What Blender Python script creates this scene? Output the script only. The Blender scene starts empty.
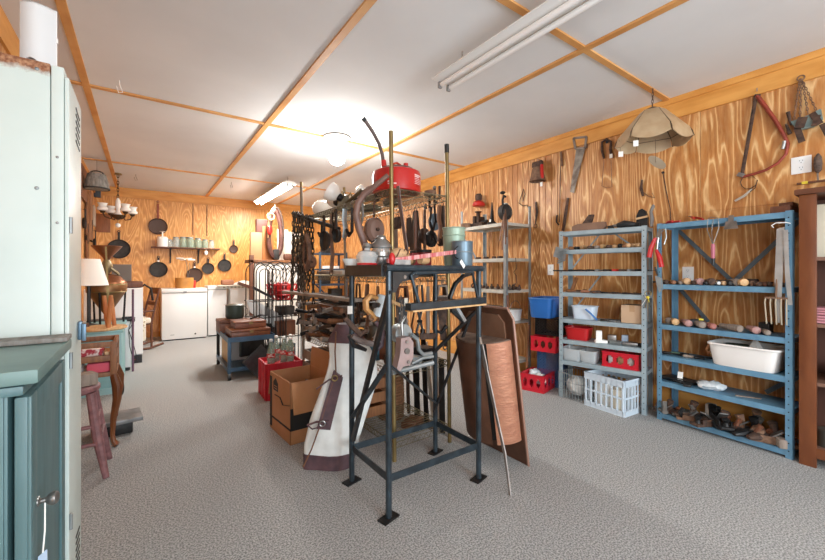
import bpy, bmesh, math, random
from mathutils import Matrix, Vector, Euler
C = bpy.context.scene.collection
sc = bpy.context.scene
PI = math.pi
rnd = random.Random(7)
V = Vector

# ---------------------------------------------------------------- camera model
FPX, U0, V0, CH = 380.0, 412.5, 272.0, 1.2
YAW = math.atan(269.5 / FPX)
FX, FY = math.sin(YAW), math.cos(YAW)
RX, RY = FY, -FX
def ray(u, v):
    a = (u - U0) / FPX
    return FX + a * RX, FY + a * RY, (V0 - v) / FPX
def onz(u, v, z):
    d = ray(u, v); t = (z - CH) / d[2]; return V((d[0] * t, d[1] * t, z))
def onx(u, v, x):
    d = ray(u, v); t = x / d[0]; return V((x, d[1] * t, CH + d[2] * t))
def ony(u, v, y):
    d = ray(u, v); t = y / d[1]; return V((d[0] * t, y, CH + d[2] * t))

# ---------------------------------------------------------------- mesh builder
class MB:
    def __init__(s): s.bm = bmesh.new()
    def faces(s, vs, fs):
        bv = [s.bm.verts.new(v) for v in vs]
        for f in fs:
            try: s.bm.faces.new([bv[i] for i in f])
            except ValueError: pass
        return s
    def box(s, c, d, r=(0, 0, 0), bev=0, seg=2):
        m = Matrix.Translation(c) @ Euler(r).to_matrix().to_4x4() @ Matrix.Diagonal((d[0], d[1], d[2], 1))
        if not bev:
            bmesh.ops.create_cube(s.bm, size=1, matrix=m); return s
        t = bmesh.new(); bmesh.ops.create_cube(t, size=1, matrix=m)
        bmesh.ops.bevel(t, geom=t.edges[:], offset=bev, segments=seg, affect='EDGES', profile=.6)
        s.merge(t); return s
    def mm(s, a, b, bev=0):
        return s.box([(a[i] + b[i]) / 2 for i in range(3)], [abs(b[i] - a[i]) for i in range(3)], bev=bev)
    def merge(s, t):
        mp = {}
        for v in t.verts: mp[v] = s.bm.verts.new(v.co)
        for f in t.faces:
            try: s.bm.faces.new([mp[v] for v in f.verts])
            except ValueError: pass
        t.free(); return s
    def bar(s, p0, p1, w, t, up=(0, 0, 1)):
        p0, p1 = V(p0), V(p1); d = (p1 - p0); L = d.length; x = d.normalized()
        y = V(up).cross(x)
        if y.length < 1e-4: y = V((0, 1, 0)).cross(x)
        if y.length < 1e-4: y = V((1, 0, 0)).cross(x)
        y.normalize(); z = x.cross(y)
        m = Matrix((x, y, z)).transposed().to_4x4(); m.translation = (p0 + p1) / 2
        bmesh.ops.create_cube(s.bm, size=1, matrix=m @ Matrix.Diagonal((L, w, t, 1))); return s
    def tube(s, pts, r, n=8, closed=False, cap=True, flat=1.0):
        pts = [V(p) for p in pts]; N = len(pts)
        rs = r if isinstance(r, (list, tuple)) else [r] * N
        tang = []
        for i in range(N):
            a = pts[i - 1] if (i > 0 or closed) else pts[i]
            b = pts[(i + 1) % N] if (i < N - 1 or closed) else pts[i]
            tang.append((b - a).normalized())
        ref = V((0, 0, 1)) if abs(tang[0].z) < .9 else V((1, 0, 0))
        nv = tang[0].cross(ref).normalized(); rings = []
        for i in range(N):
            nv = (nv - tang[i] * nv.dot(tang[i])).normalized(); bn = tang[i].cross(nv)
            rings.append([s.bm.verts.new(pts[i] + (nv * math.cos(2 * PI * k / n) + bn * (flat * math.sin(2 * PI * k / n))) * rs[i]) for k in range(n)])
        for i in range(N if closed else N - 1):
            a, b = rings[i], rings[(i + 1) % N]
            for k in range(n): s.bm.faces.new((a[k], a[(k + 1) % n], b[(k + 1) % n], b[k]))
        if cap and not closed:
            s.bm.faces.new(rings[0][::-1]); s.bm.faces.new(rings[-1])
        return s
    def cyl(s, p0, p1, r, r1=None, n=14): return s.tube([p0, p1], [r, r if r1 is None else r1], n)
    def lathe(s, prof, n=24, c=(0, 0, 0), m=None, sx=1, sy=1):
        rings = []; m = m or Matrix.Translation(c)
        for r, z in prof:
            if r < 1e-5: rings.append([s.bm.verts.new(m @ V((0, 0, z)))])
            else: rings.append([s.bm.verts.new(m @ V((sx * r * math.cos(2 * PI * k / n), sy * r * math.sin(2 * PI * k / n), z))) for k in range(n)])
        for a, b in zip(rings, rings[1:]):
            for k in range(n):
                q = [a[k % len(a)], a[(k + 1) % len(a)], b[(k + 1) % len(b)], b[k % len(b)]]
                q = list(dict.fromkeys(q))
                if len(q) > 2:
                    try: s.bm.faces.new(q)
                    except ValueError: pass
        return s
    def prism(s, pts, d0, d1, pl='xz'):
        def mk(a, b, d): return {'xz': (a, d, b), 'xy': (a, b, d), 'yz': (d, a, b)}[pl]
        n = len(pts)
        A = [s.bm.verts.new(mk(a, b, d0)) for a, b in pts]; B = [s.bm.verts.new(mk(a, b, d1)) for a, b in pts]
        s.bm.faces.new(A); s.bm.faces.new(B[::-1])
        for i in range(n): s.bm.faces.new((A[i], B[i], B[(i + 1) % n], A[(i + 1) % n]))
        return s
    def ball(s, c, r, sc=(1, 1, 1), n=14, rot=(0, 0, 0)):
        m = Matrix.Translation(c) @ Euler(rot).to_matrix().to_4x4() @ Matrix.Diagonal((sc[0], sc[1], sc[2], 1))
        bmesh.ops.create_uvsphere(s.bm, u_segments=n, v_segments=max(6, n // 2), radius=r, matrix=m); return s
    def ring(s, c, R, r, ax='z', n=24, k=6, sx=1, sy=1):
        pts = []
        for i in range(n):
            a = 2 * PI * i / n; p, q = R * sx * math.cos(a), R * sy * math.sin(a)
            pts.append(V(c) + V({'z': (p, q, 0), 'y': (p, 0, q), 'x': (0, p, q)}[ax]))
        return s.tube(pts, r, k, closed=True)
    def shell(s, grid, th, nrm=None):
        """grid of points -> closed sheet of thickness th"""
        R, K = len(grid), len(grid[0]); g = [[V(p) for p in row] for row in grid]
        def nn(i, j):
            a = g[min(i + 1, R - 1)][j] - g[max(i - 1, 0)][j]; b = g[i][min(j + 1, K - 1)] - g[i][max(j - 1, 0)]
            q = a.cross(b); return q.normalized() if q.length > 1e-9 else V((0, 0, 1))
        A = [[s.bm.verts.new(g[i][j]) for j in range(K)] for i in range(R)]
        B = [[s.bm.verts.new(g[i][j] + nn(i, j) * th) for j in range(K)] for i in range(R)]
        for i in range(R - 1):
            for j in range(K - 1):
                s.bm.faces.new((A[i][j], A[i][j + 1], A[i + 1][j + 1], A[i + 1][j])); s.bm.faces.new((B[i][j], B[i + 1][j], B[i + 1][j + 1], B[i][j + 1]))
        for i in range(R - 1):
            for j in (0, K - 1): s.bm.faces.new((A[i][j], A[i + 1][j], B[i + 1][j], B[i][j]))
        for j in range(K - 1):
            for i in (0, R - 1): s.bm.faces.new((A[i][j], B[i][j], B[i][j + 1], A[i][j + 1]))
        return s
    def xf(s, m): bmesh.ops.transform(s.bm, matrix=m, verts=s.bm.verts[:]); return s
    def mesh(s, name, m, ang=35):
        bmesh.ops.recalc_face_normals(s.bm, faces=s.bm.faces[:])
        me = bpy.data.meshes.new(name); s.bm.to_mesh(me); s.bm.free()
        me.polygons.foreach_set('use_smooth', [True] * len(me.polygons)); me.set_sharp_from_angle(angle=math.radians(ang))
        me.materials.append(m); return me

def tag(o, label=None, cat=None, group=None, kind=None):
    if label: o['label'] = label
    if cat: o['category'] = cat
    if group: o['group'] = group
    if kind: o['kind'] = kind
    return o
def T(name, label, cat, loc=(0, 0, 0), rz=0, group=None, rot=None):
    o = bpy.data.objects.new(name, None); C.objects.link(o); o.empty_display_size = .05
    o.location = loc; o.rotation_euler = rot or (0, 0, rz); return tag(o, label, cat, group)
def P(name, mb, m, par=None, label=None, loc=(0, 0, 0), rot=(0, 0, 0), kind=None):
    o = bpy.data.objects.new(name, mb.mesh(name, m)); C.objects.link(o); o.location = loc; o.rotation_euler = rot
    if par: o.parent = par
    return tag(o, label, kind=kind)
def S(name, mb, m, label, cat, loc=(0, 0, 0), rz=0, group=None, rot=None, kind=None):
    o = P(name, mb, m, None, None, loc, rot or (0, 0, rz)); return tag(o, label, cat, group, kind)
def dup(root, loc, rz=None, label=None, group=None, rot=None):
    r = root.copy(); C.objects.link(r); r.location = loc
    if rz is not None: r.rotation_euler = (0, 0, rz)
    if rot is not None: r.rotation_euler = rot
    if label: r['label'] = label
    if group: r['group'] = group
    for ch in list(root.children):
        c = ch.copy(); C.objects.link(c); c.parent = r
        for g in list(ch.children):
            d = g.copy(); C.objects.link(d); d.parent = c
    return r
def ST(name, mb, m, par=None):
    o = P(name, mb, m, par)
    if not par: o['kind'] = 'structure'
    return o

# ---------------------------------------------------------------- materials
def lin(c):
    if isinstance(c, str): c = [int(c[i:i + 2], 16) / 255 for i in (0, 2, 4)]
    return tuple(x / 12.92 if x <= .04045 else ((x + .055) / 1.055) ** 2.4 for x in c) + (1,)
_mats = {}
def mat(name, col, rough=.6, metal=0, col2=None, scale=8, bump=0, stretch=None, contrast=(.35, .65), bscale=None, detail=4):
    if name in _mats: return _mats[name]
    m = bpy.data.materials.new(name); m.use_nodes = True; nt = m.node_tree; b = nt.nodes['Principled BSDF']
    b.inputs['Base Color'].default_value = lin(col); b.inputs['Roughness'].default_value = rough; b.inputs['Metallic'].default_value = metal
    if col2 or bump:
        tc = nt.nodes.new('ShaderNodeTexCoord'); mp = nt.nodes.new('ShaderNodeMapping'); nt.links.new(tc.outputs['Object'], mp.inputs[0])
        if stretch: mp.inputs['Scale'].default_value = stretch
        nz = nt.nodes.new('ShaderNodeTexNoise'); nz.inputs['Scale'].default_value = scale; nz.inputs['Detail'].default_value = detail
        nt.links.new(mp.outputs[0], nz.inputs['Vector'])
        if col2:
            rp = nt.nodes.new('ShaderNodeValToRGB'); rp.color_ramp.elements[0].position, rp.color_ramp.elements[1].position = contrast
            rp.color_ramp.elements[0].color, rp.color_ramp.elements[1].color = lin(col), lin(col2)
            nt.links.new(nz.outputs['Fac'], rp.inputs[0]); nt.links.new(rp.outputs[0], b.inputs['Base Color'])
        if bump:
            n2 = nz
            if bscale:
                n2 = nt.nodes.new('ShaderNodeTexNoise'); n2.inputs['Scale'].default_value = bscale; nt.links.new(mp.outputs[0], n2.inputs['Vector'])
            bp = nt.nodes.new('ShaderNodeBump'); bp.inputs['Strength'].default_value = bump; bp.inputs['Distance'].default_value = .01
            nt.links.new(n2.outputs['Fac'], bp.inputs['Height']); nt.links.new(bp.outputs[0], b.inputs['Normal'])
    _mats[name] = m; return m
def glassy(name, col, alpha=.35, rough=.1):
    m = mat(name, col, rough); b = m.node_tree.nodes['Principled BSDF']; b.inputs['Alpha'].default_value = alpha; return m
def emis(name, col, s):
    m = mat(name, col, .5); b = m.node_tree.nodes['Principled BSDF']
    b.inputs['Emission Color'].default_value = lin(col); b.inputs['Emission Strength'].default_value = s; return m
def plywood(name, ax, cdark, cmid, clight, bands=9, fx=2.2, fz=.3, panel=1.22):
    """rotary-cut plywood: contour lines of a stretched noise, shifted panel by panel"""
    m = bpy.data.materials.new(name); m.use_nodes = True; nt = m.node_tree; N = nt.nodes.new; L = nt.links.new
    b = nt.nodes['Principled BSDF']; b.inputs['Roughness'].default_value = .42
    tc = N('ShaderNodeTexCoord'); sp = N('ShaderNodeSeparateXYZ'); L(tc.outputs['Object'], sp.inputs[0])
    h = sp.outputs['XYZ'.index(ax)]
    def mth(op, a, bv):
        q = N('ShaderNodeMath'); q.operation = op; L(a, q.inputs[0])
        if isinstance(bv, (int, float)): q.inputs[1].default_value = bv
        else: L(bv, q.inputs[1])
        return q.outputs[0]
    pid = mth('FLOOR', mth('DIVIDE', h, panel), 0)
    cb = N('ShaderNodeCombineXYZ'); L(mth('MULTIPLY', h, fx), cb.inputs[0]); L(mth('MULTIPLY', sp.outputs['Z'], fz), cb.inputs[1]); L(mth('MULTIPLY', pid, 5.37), cb.inputs[2])
    nz = N('ShaderNodeTexNoise'); nz.inputs['Scale'].default_value = 1.6; nz.inputs['Detail'].default_value = 2.5; nz.inputs['Roughness'].default_value = .42; nz.inputs['Distortion'].default_value = .35
    L(cb.outputs[0], nz.inputs['Vector'])
    # ripple that gives the lines their jagged teeth
    cb2 = N('ShaderNodeCombineXYZ'); L(mth('MULTIPLY', h, 60), cb2.inputs[0]); L(mth('MULTIPLY', sp.outputs['Z'], 9), cb2.inputs[1]); L(pid, cb2.inputs[2])
    n2 = N('ShaderNodeTexNoise'); n2.inputs['Scale'].default_value = 1; n2.inputs['Detail'].default_value = 3; L(cb2.outputs[0], n2.inputs['Vector'])
    val = mth('ADD', mth('MULTIPLY', nz.outputs['Fac'], bands * 2.2), mth('MULTIPLY', n2.outputs['Fac'], .35))
    fr = mth('FRACT', val, 0)
    rp = N('ShaderNodeValToRGB'); e = rp.color_ramp.elements
    e[0].position = 0; e[0].color = lin(cmid); e[1].position = 1; e[1].color = lin(cmid)
    for p, c in ((.4, cdark), (.68, cmid), (.86, clight)):
        q = e.new(p); q.color = lin(c)
    L(fr, rp.inputs[0])
    mx = N('ShaderNodeMix'); mx.data_type = 'RGBA'; mx.inputs['Factor'].default_value = .22
    L(rp.outputs[0], mx.inputs['A'])
    r2 = N('ShaderNodeValToRGB'); r2.color_ramp.elements[0].color = lin(cdark); r2.color_ramp.elements[1].color = lin(clight)
    r2.color_ramp.elements[0].position = .3; r2.color_ramp.elements[1].position = .7
    L(n2.outputs['Fac'], r2.inputs[0]); L(r2.outputs[0], mx.inputs['B']); L(mx.outputs['Result'], b.inputs['Base Color'])
    return m
W_BACK = plywood('plywood_back', 'X', 'bf7c38', 'd9994c', 'ecbb74', 9, 2.6, .5)
W_RIGHT = plywood('plywood_right', 'Y', 'a5652d', 'bf8043', 'ebc48c', 12, 1.9, .24)
PINE = mat('pine_trim', 'c5853a', .5, 0, 'd89c50', 3, .05, (1, 1, 5))
BATTEN = mat('batten_wood', 'c98d4e', .55, 0, 'dca768', 4)
CEIL = mat('ceiling_board', 'dbddde', .85, 0, 'e2e4e5', 1.5)
CARPET = mat('carpet', '737473', .95, 0, 'b8b8b6', 130, .25, None, (.38, .62), 220, 4)
TEAL = mat('teal_paint', '486669', .45, 0, '547478', 5, .05, (6, 6, 1))
TEALL = mat('teal_light', '86b3b6', .5, 0, '7aa6aa', 5)
LOCKER = mat('locker_paint', 'c3d0cb', .4, 0, 'cdd8d3', 3)
RUST = mat('rust', '5f4535', .85, 0, '86664f', 25, .2)
RUSTD = mat('rust_dark', '3b2c26', .8, .2, '5e4638', 30, .3)
IRON = mat('black_iron', '1e1e1f', .5, .5, '2f2e2e', 20, .1)
CASTI = mat('cast_iron', '2a2827', .6, .3, '3d3936', 15, .1)
BLUESTL = mat('slate_blue_steel', '232b31', .32, .3, '37434b', 14, .05)
BLACK = mat('black_plastic', '161617', .45)
BLKPAINT = mat('black_paint', '1b1c1e', .4, 0, '2a2b2c', 20)
STEEL = mat('bare_steel', '9b9a98', .35, .8, '7d7b78', 12)
GALV = mat('galvanised', '9fa5a6', .42, .6, '858c8e', 14, .03)
GREYSH = mat('grey_shelf_paint', '8f9ea4', .45, .1, '9dabb0', 10)
BLUESH = mat('blue_shelf_paint', '5a839e', .45, .05, '6892ab', 10)
BLUEDK = mat('dark_blue_steel', '2f4459', .5, .2)
WHITE = mat('white_plastic', 'eef0f0', .45)
WHITEEN = mat('white_enamel', 'f1f1ef', .3)
CREAM = mat('cream_fabric', 'ece5d8', .8)
PAPER = mat('paper_tag', 'f4f2ec', .8)
BRASS = mat('brass_pole', '937f54', .4, .7, '7b6843', 10)
COPPER = mat('copper', '9a6242', .35, .75, '7d5238', 6, .05)
COPPERD = mat('aged_copper', '7c5a3c', .4, .7, '94704c', 5)
WOODM = mat('mid_wood', '744829', .55, 0, '8c5c37', 6, .05, (8, 1, 1))
WOODD = mat('dark_wood', '5a3422', .5, 0, '6b4029', 6, .05, (8, 1, 1))
WOODR = mat('red_mahogany', '63351b', .38, 0, '754223', 4, .03, (5, 5, 1))
WOODL = mat('pale_wood', 'd2ab7c', .55, 0, 'c09766', 6, .05, (8, 1, 1))
WOODG = mat('grey_weathered_wood', '7b6d62', .75, 0, '94867a', 8, .1, (8, 1, 1))
RED = mat('red_plastic', 'b81f22', .4)
REDM = mat('red_enamel', 'b0201c', .3, 0, 'bd2a24', 8)
REDD = mat('dark_red_metal', '7d1a1e', .45)
BLUEP = mat('blue_plastic', '3f76b8', .35)
PURPLE = mat('purple_paint', '6e4a4c', .6, 0, '8a5f60', 30)
CARD = mat('cardboard', 'a9764c', .85, 0, 'b3805a', 5)
LEATH = mat('maroon_leather', '45333a', .6, 0, '5c4246', 18, .1)
HIDE = mat('white_hide', 'dfe2df', .7, 0, 'cfd2cf', 12, .15)
BRLEA = mat('brown_leather', '5d3d2c', .55, 0, '7a5238', 14, .1)
TANL = mat('tan_leather', 'c9a37a', .6, 0, 'b58c62', 10)
GLASS = glassy('clear_glass', 'dfe9e4', .28, .05)
GLASSG = glassy('green_jar_glass', 'b9cdb9', .4, .08)
CLEARP = glassy('clear_plastic', 'd8dee0', .45, .15)
MILK = mat('milk_glass', 'f6f4ee', .25)
DKGREEN = mat('dark_green_enamel', '38423d', .35)
PINK = mat('pink_cloth', 'c98a93', .8)
LBLUE = mat('pale_blue_plastic', 'b9cfe6', .4)

# ---------------------------------------------------------------- the room
XL, XR, YF, YB, H = -.67, 3.74, -3.6, 8.5, 2.7
ST('floor', MB().mm((XL - .1, YF - .1, -.1), (XR + .1, YB + .1, 0)), CARPET)
ST('ceiling', MB().mm((XL - .1, YF - .1, H), (XR + .1, YB + .1, H + .1)), CEIL)
WY0, WY1, WZ0, WZ1 = -3.0, -.8, .9, 2.2           # added side window, unseen behind the camera, to light the right wall
ST('wall_left', MB().mm((XL - .1, WY1, 0), (XL, YB + .1, H)).mm((XL - .1, YF - .1, 0), (XL, WY0, H)).mm((XL - .1, WY0, 0), (XL, WY1, WZ0)).mm((XL - .1, WY0, WZ1), (XL, WY1, H)), W_RIGHT)
wn = ST('added_window_1', MB().mm((XL - .06, WY0, WZ0), (XL + .02, WY0 + .05, WZ1)).mm((XL - .06, WY1 - .05, WZ0), (XL + .02, WY1, WZ1)).mm((XL - .06, WY0, WZ0), (XL + .02, WY1, WZ0 + .05)).mm((XL - .06, WY0, WZ1 - .05), (XL + .02, WY1, WZ1)), PINE)
P('mullion', MB().mm((XL - .05, (WY0 + WY1) / 2 - .02, WZ0), (XL - .01, (WY0 + WY1) / 2 + .02, WZ1)), PINE, wn)
P('pane', MB().mm((XL - .04, WY0 + .04, WZ0 + .04), (XL - .035, WY1 - .04, WZ1 - .04)), glassy('added_window_glass', 'e6eef0', .12, .03), wn)
ST('wall_back', MB().mm((XL, YB, 0), (XR, YB + .1, H)), W_BACK)
wr = MB().mm((XR + .006, YF - .1, 0), (XR + .1, YB + .1, H))
y = YF - .1
while y < 2.5:                                   # wide plywood sheets near the camera
    y1 = min(y + 1.22, 2.5)
    for z0, z1 in ((0, 1.69), (1.694, H)): wr.mm((XR, y + .002, z0), (XR + .02, y1 - .002, z1))
    y = y1
while y < YB:                                    # narrow grooved boards further back
    wr.mm((XR, y + .004, 0), (XR + .02, y + .074, H)); y += .078
ST('wall_right', wr, W_RIGHT)
# wall behind the camera with an open double doorway that lets the daylight in
DX0, DX1, DZ = -.1, 3.2, 2.4
ST('wall_front', MB().mm((XL, YF - .1, 0), (DX0, YF, H)).mm((DX1, YF - .1, 0), (XR, YF, H)).mm((DX0, YF - .1, DZ), (DX1, YF, H)), W_BACK)
ST('door_1', MB().mm((DX0 - .06, YF - .02, 0), (DX0, YF + .03, DZ)).mm((DX1, YF - .02, 0), (DX1 + .06, YF + .03, DZ)).mm((DX0 - .06, YF - .02, DZ), (DX1 + .06, YF + .03, DZ + .07)), PINE)
n = 0
for a, b in (((XR - .018, YF, 2.52), (XR - .001, YB, 2.65)), ((XR - .03, YF, 2.65), (XR - .001, YB, H - .001)),
             ((XL, YB - .018, 2.53), (XR - .03, YB - .001, 2.65)), ((XL, YB - .03, 2.65), (XR - .03, YB - .001, H - .001)),
             ((XL + .001, YF, 2.52), (XL + .018, YB - .03, H - .001))):
    n += 1; ST('trim_%d' % n, MB().mm(a, b), PINE)
for x in (-.37, 1.02, 2.41):
    n += 1; ST('trim_%d' % n, MB().mm((x - .024, YF, H - .016), (x + .024, YB - .031, H - .001)), BATTEN)
for yy in (1.41, 3.98, 6.56):
    for x0, x1 in ((XL + .02, -.395), (-.345, .995), (1.045, 2.385), (2.435, XR - .031)):
        n += 1; ST('trim_%d' % n, MB().mm((x0, yy - .022, H - .014), (x1, yy + .022, H - .001)), BATTEN)
ST('baseboard_right', MB().mm((XR - .015, YF, 0), (XR - .001, YB, .19)), PINE)
ST('baseboard_back', MB().mm((XL, YB - .015, 0), (XR - .016, YB - .001, .1)), PINE)

# ---------------------------------------------------------------- camera, light
cam = bpy.data.cameras.new('camera'); co = bpy.data.objects.new('camera', cam); C.objects.link(co)
co.location = (0, 0, CH); co.rotation_euler = (PI / 2, 0, -YAW); cam.sensor_width = 36; cam.lens = FPX / 825 * 36
cam.shift_y = -8.0 / 825; cam.clip_start = .02; sc.camera = co
w = bpy.data.worlds.new('sky'); sc.world = w; w.use_nodes = True
bg = w.node_tree.nodes['Background']; bg.inputs[0].default_value = (.93, .97, 1, 1); bg.inputs[1].default_value = 1.2
def area(name, loc, rot, sx, sy, e, col=(1, 1, 1)):
    l = bpy.data.lights.new(name, 'AREA'); l.shape = 'RECTANGLE'; l.size, l.size_y, l.energy, l.color = sx, sy, e, col
    o = bpy.data.objects.new(name, l); C.objects.link(o); o.location = loc; o.rotation_euler = rot; return o
area('daylight_doorway', (1.3, YF - .05, 1.35), (-PI / 2, 0, PI), 1.5, 1.9, 215, (.84, .93, 1))
area('added_side_fill', (XL + .03, -1.9, 1.55), (0, -PI / 2, 0), 1.3, 2.2, 105, (.82, .92, 1))  # added fill lamp at the made-up side window
sc.view_settings.view_transform = 'Standard'; sc.view_settings.look = 'None'; sc.view_settings.exposure = 0; sc.view_settings.gamma = 1
sc.view_settings.use_curve_mapping = False
sc.cycles.max_bounces = 8; sc.cycles.diffuse_bounces = 6; sc.cycles.transparent_max_bounces = 16
# ================================================================ right wall: shelving
def steel_unit(label, name, p_left, p_right, depth, top, zs, mpaint, mpan, group=None, pw=.036, holes=True, diag=True, post_top=None, brace_m=None, bw=.03):
    """p_left/p_right: floor points of the front posts as seen from the room; returns (thing, length)"""
    a, b = V((p_left[0], p_left[1], 0)), V((p_right[0], p_right[1], 0)); Lh = (b - a).length
    rz = math.atan2(b.y - a.y, b.x - a.x)
    t = T('shelving_unit' if not name else name, label, 'shelving', a, rz)
    ph = post_top or top
    hm = mat('hole_shadow', '1a1d20', .9)
    for px, sx in ((0, 1), (Lh, -1)):
        for py, sy in ((0, 1), (depth, -1)):
            m = MB().mm((px, py, 0), (px + sx * pw, py + sy * .003, ph)).mm((px, py, 0), (px + sx * .003, py + sy * pw, ph))
            post = P('post', m, mpaint, t)
            if holes and py == 0:
                hb = MB(); z = .05
                while z < ph - .02:
                    hb.cyl((px + sx * pw * .55, -.0012, z), (px + sx * pw * .55, .002, z), .0045, n=6); z += .05
                P('bolt_hole', hb, hm, post, 'row of dark punched bolt holes')
    for z in zs:
        m = MB().mm((.004, .004, z - .003), (Lh - .004, depth - .004, z))
        m.mm((.004, .003, z - .038), (Lh - .004, .006, z)).mm((.004, depth - .006, z - .032), (Lh - .004, depth - .003, z))
        m.mm((.003, .006, z - .032), (.006, depth - .006, z)).mm((Lh - .006, .006, z - .032), (Lh - .003, depth - .006, z))
        P('shelf', m, mpan, t)
    if diag:
        for a_, b_ in diag: P('brace', MB().bar((a_[0], depth + .001, a_[1]), (b_[0], depth + .001, b_[1]), bw, .003, (0, 1, 0)), brace_m or mpaint, t)
    return t, Lh
class Frame:
    def __init__(s, t, L, dep): s.t, s.L, s.d = t, L, dep; s.rz = t.rotation_euler[2]; s.o = t.location.copy()
    def w(s, lx, ly, lz): c, q = math.cos(s.rz), math.sin(s.rz); return V((s.o.x + c * lx - q * ly, s.o.y + q * lx + c * ly, lz))
    def lx(s, u, ly):                       # distance along the shelf for a sight line
        d = ray(u, V0); c, q = math.cos(s.rz), math.sin(s.rz)
        ax, ay = s.o.x - q * ly, s.o.y + c * ly
        # ax + c*k = d0*t ; ay + q*k = d1*t
        return (ay * d[0] - ax * d[1]) / (c * d[1] - q * d[0])
    def at(s, u, ly, lz): return s.w(s.lx(u, ly), ly, lz)

GZ = [1.585, 1.41, 1.205, 1.005, .755, .555, .355]
gt, gL = steel_unit('narrow grey steel shelving unit of seven shelves left of the blue unit', 'shelving_unit', (3.273, 2.172), (3.429, 1.458), .27, 1.59, GZ, GREYSH, GREYSH,
                    bw=.014, diag=[((.0, 1.2), (.3, 1.58)), ((.73, 1.3), (.4, 1.58)), ((.02, .78), (.32, 1.2))])
G = Frame(gt, gL, .27)
BZ = [1.588, 1.10, .775, .525, .315, .055]
bt, bL = steel_unit('wide blue steel shelving unit of six shelves beside the red-brown bookcase', 'shelving_unit', (3.431, 1.38), (3.377, .573), .28, 1.595, BZ, BLUESH, BLUESH,
                    diag=[((.03, 1.56), (.42, 1.11)), ((.78, 1.56), (.40, 1.11)), ((.03, 1.08), (.25, .80)), ((.78, .5), (.6, .33))], brace_m=mat('brace_grey', '59656c', .5, .3))
B = Frame(bt, bL, .28)
ft, fL = steel_unit('tall galvanised shelving unit against grooved wall behind the black work stand', 'shelving_unit', (3.27, 3.56), (3.25, 2.81), .42, 1.96, [1.75, 1.354, 1.0, .65, .2], GALV, mat('pale_shelf_paint', 'bdbab0', .5, .1, 'a9a59a', 10),
                    diag=False, holes=False)
F = Frame(ft, fL, .42)
nt_, nL = steel_unit('dark slate shelving unit far back beyond the wire rack', 'shelving_unit', (2.97, 7.5), (3.6, 7.5), .42, 1.62, [1.6, 1.27, .95, .62, .2], mat('far_slate', '36526a', .5, .1), BLUEDK, diag=[((.05, .95), (.4, .62))], holes=False)

# ---------- brown bookcase at the right edge
bk = T('bookcase', 'red-brown wooden bookcase at right edge, open shelves with pink cloth', 'bookcase', (3.36, -.42, 0))
P('side_panel', MB().mm((.012, .935, 0), (.36, .96, 1.68)), WOODR, bk)
P('side_panel', MB().mm((.012, -.02, 0), (.36, .005, 1.68)), WOODR, bk)
P('stile', MB().mm((-.008, .885, 0), (.012, .962, 1.68), .003), WOODR, bk)
P('stile', MB().mm((-.008, -.02, 0), (.012, .05, 1.68), .003), WOODR, bk)
P('top_board', MB().mm((-.03, -.04, 1.68), (.37, .98, 1.715), .006), WOODD, bk)
P('back_panel', MB().mm((.345, .005, .05), (.36, .935, 1.68)), mat('bookcase_back', '4c2c20', .6), bk)
for z in (.1, .5, .86, 1.27): P('shelf', MB().mm((.012, .005, z), (.345, .935, z + .022)), mat('bookcase_shelf', '7b5a4a', .5), bk)
P('bottom_rail', MB().mm((-.004, .05, .06), (.012, .885, .12)), WOODR, bk)
def folded(name, label, loc, col, h=.05, sx=.2, sy=.28, group=None):
    m = MB()
    for k in range(3): m.box((0, 0, h * (k + .5) / 3), (sx - .006 * k, sy - .008 * k, h / 3 - .002), bev=.007)
    return S(name, m, col, label, 'cloth', loc, group=group)
folded('folded_towel', 'folded pink cloth, lower of the two on the bookcase shelf', (3.48, .365, .884), PINK)
folded('folded_towel', 'folded pink cloth, upper of the two on the bookcase shelf', (3.48, .37, .936), PINK, .045, .19, .26)
S('leaning_board', MB().box((0, 0, .17), (.012, .16, .34), bev=.002), mat('cream_board', 'd9d2bd', .6), 'pale cream board leaning inside the bookcase on its third shelf', 'board', (3.5, .42, 1.293), rot=(0, .1, 0))
S('storage_tin', MB().lathe([(0, 0), (.06, 0), (.06, .1), (.055, .105), (0, .105)]), mat('dull_tin', '6b6860', .4, .6), 'dull round tin on the lowest shelf of the bookcase', 'tin', (3.46, .42, .122))
S('timber_offcut', MB().mm((-.05, -.11, 0), (.05, .11, .045), .004).mm((-.03, -.02, .045), (.04, .1, .075), .003), WOODD, 'brown wood offcut on top of the blue shelving beside the bookcase', 'offcut', B.w(.74, .14, 1.589), B.rz)
S('timber_strip', MB().mm((-.02, -.42, 0), (.02, .42, .018)), PINE, 'long thin pine strip lying along the back of the blue shelving top', 'timber', B.w(.41, .24, 1.589), 0)

# ---------- wall fittings
def outlet(label, y, z, n):
    t = T('wall_outlet', label, 'outlet', (XR, y, z), group=None)
    P('cover_plate', MB().box((-.004, 0, 0), (.006, .075 * n, .118), bev=.002), WHITEEN, t)
    for dz in (.024, -.024):
        s = P('socket', MB().cyl((-.0068, 0, dz), (-.009, 0, dz), .0165, n=16), WHITE, t)
        P('slot', MB().mm((-.0098, -.008, dz + .002), (-.009, -.006, dz + .01)).mm((-.0098, .006, dz + .002), (-.009, .008, dz + .01)).cyl((-.0098, 0, dz - .007), (-.009, 0, dz - .007), .0025, n=8), BLACK, s)
outlet('white wall outlet above the bookcase, below the steel trap', .592, 1.945, 1.35)
outlet('white wall outlet behind the blue shelving unit, second shelf gap', 1.265, 1.185, 1.1)
outlet('white wall outlet left of the grey shelving, above the blue bin', 2.585, 1.225, 1)

# ---------- hanging things on the right wall
XW = XR - .002
def hook(par, p): P('nail', MB().tube([p, (p[0] - .03, p[1], p[2]), (p[0] - .034, p[1], p[2] + .012)], .0025, 6), STEEL, par)
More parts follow.
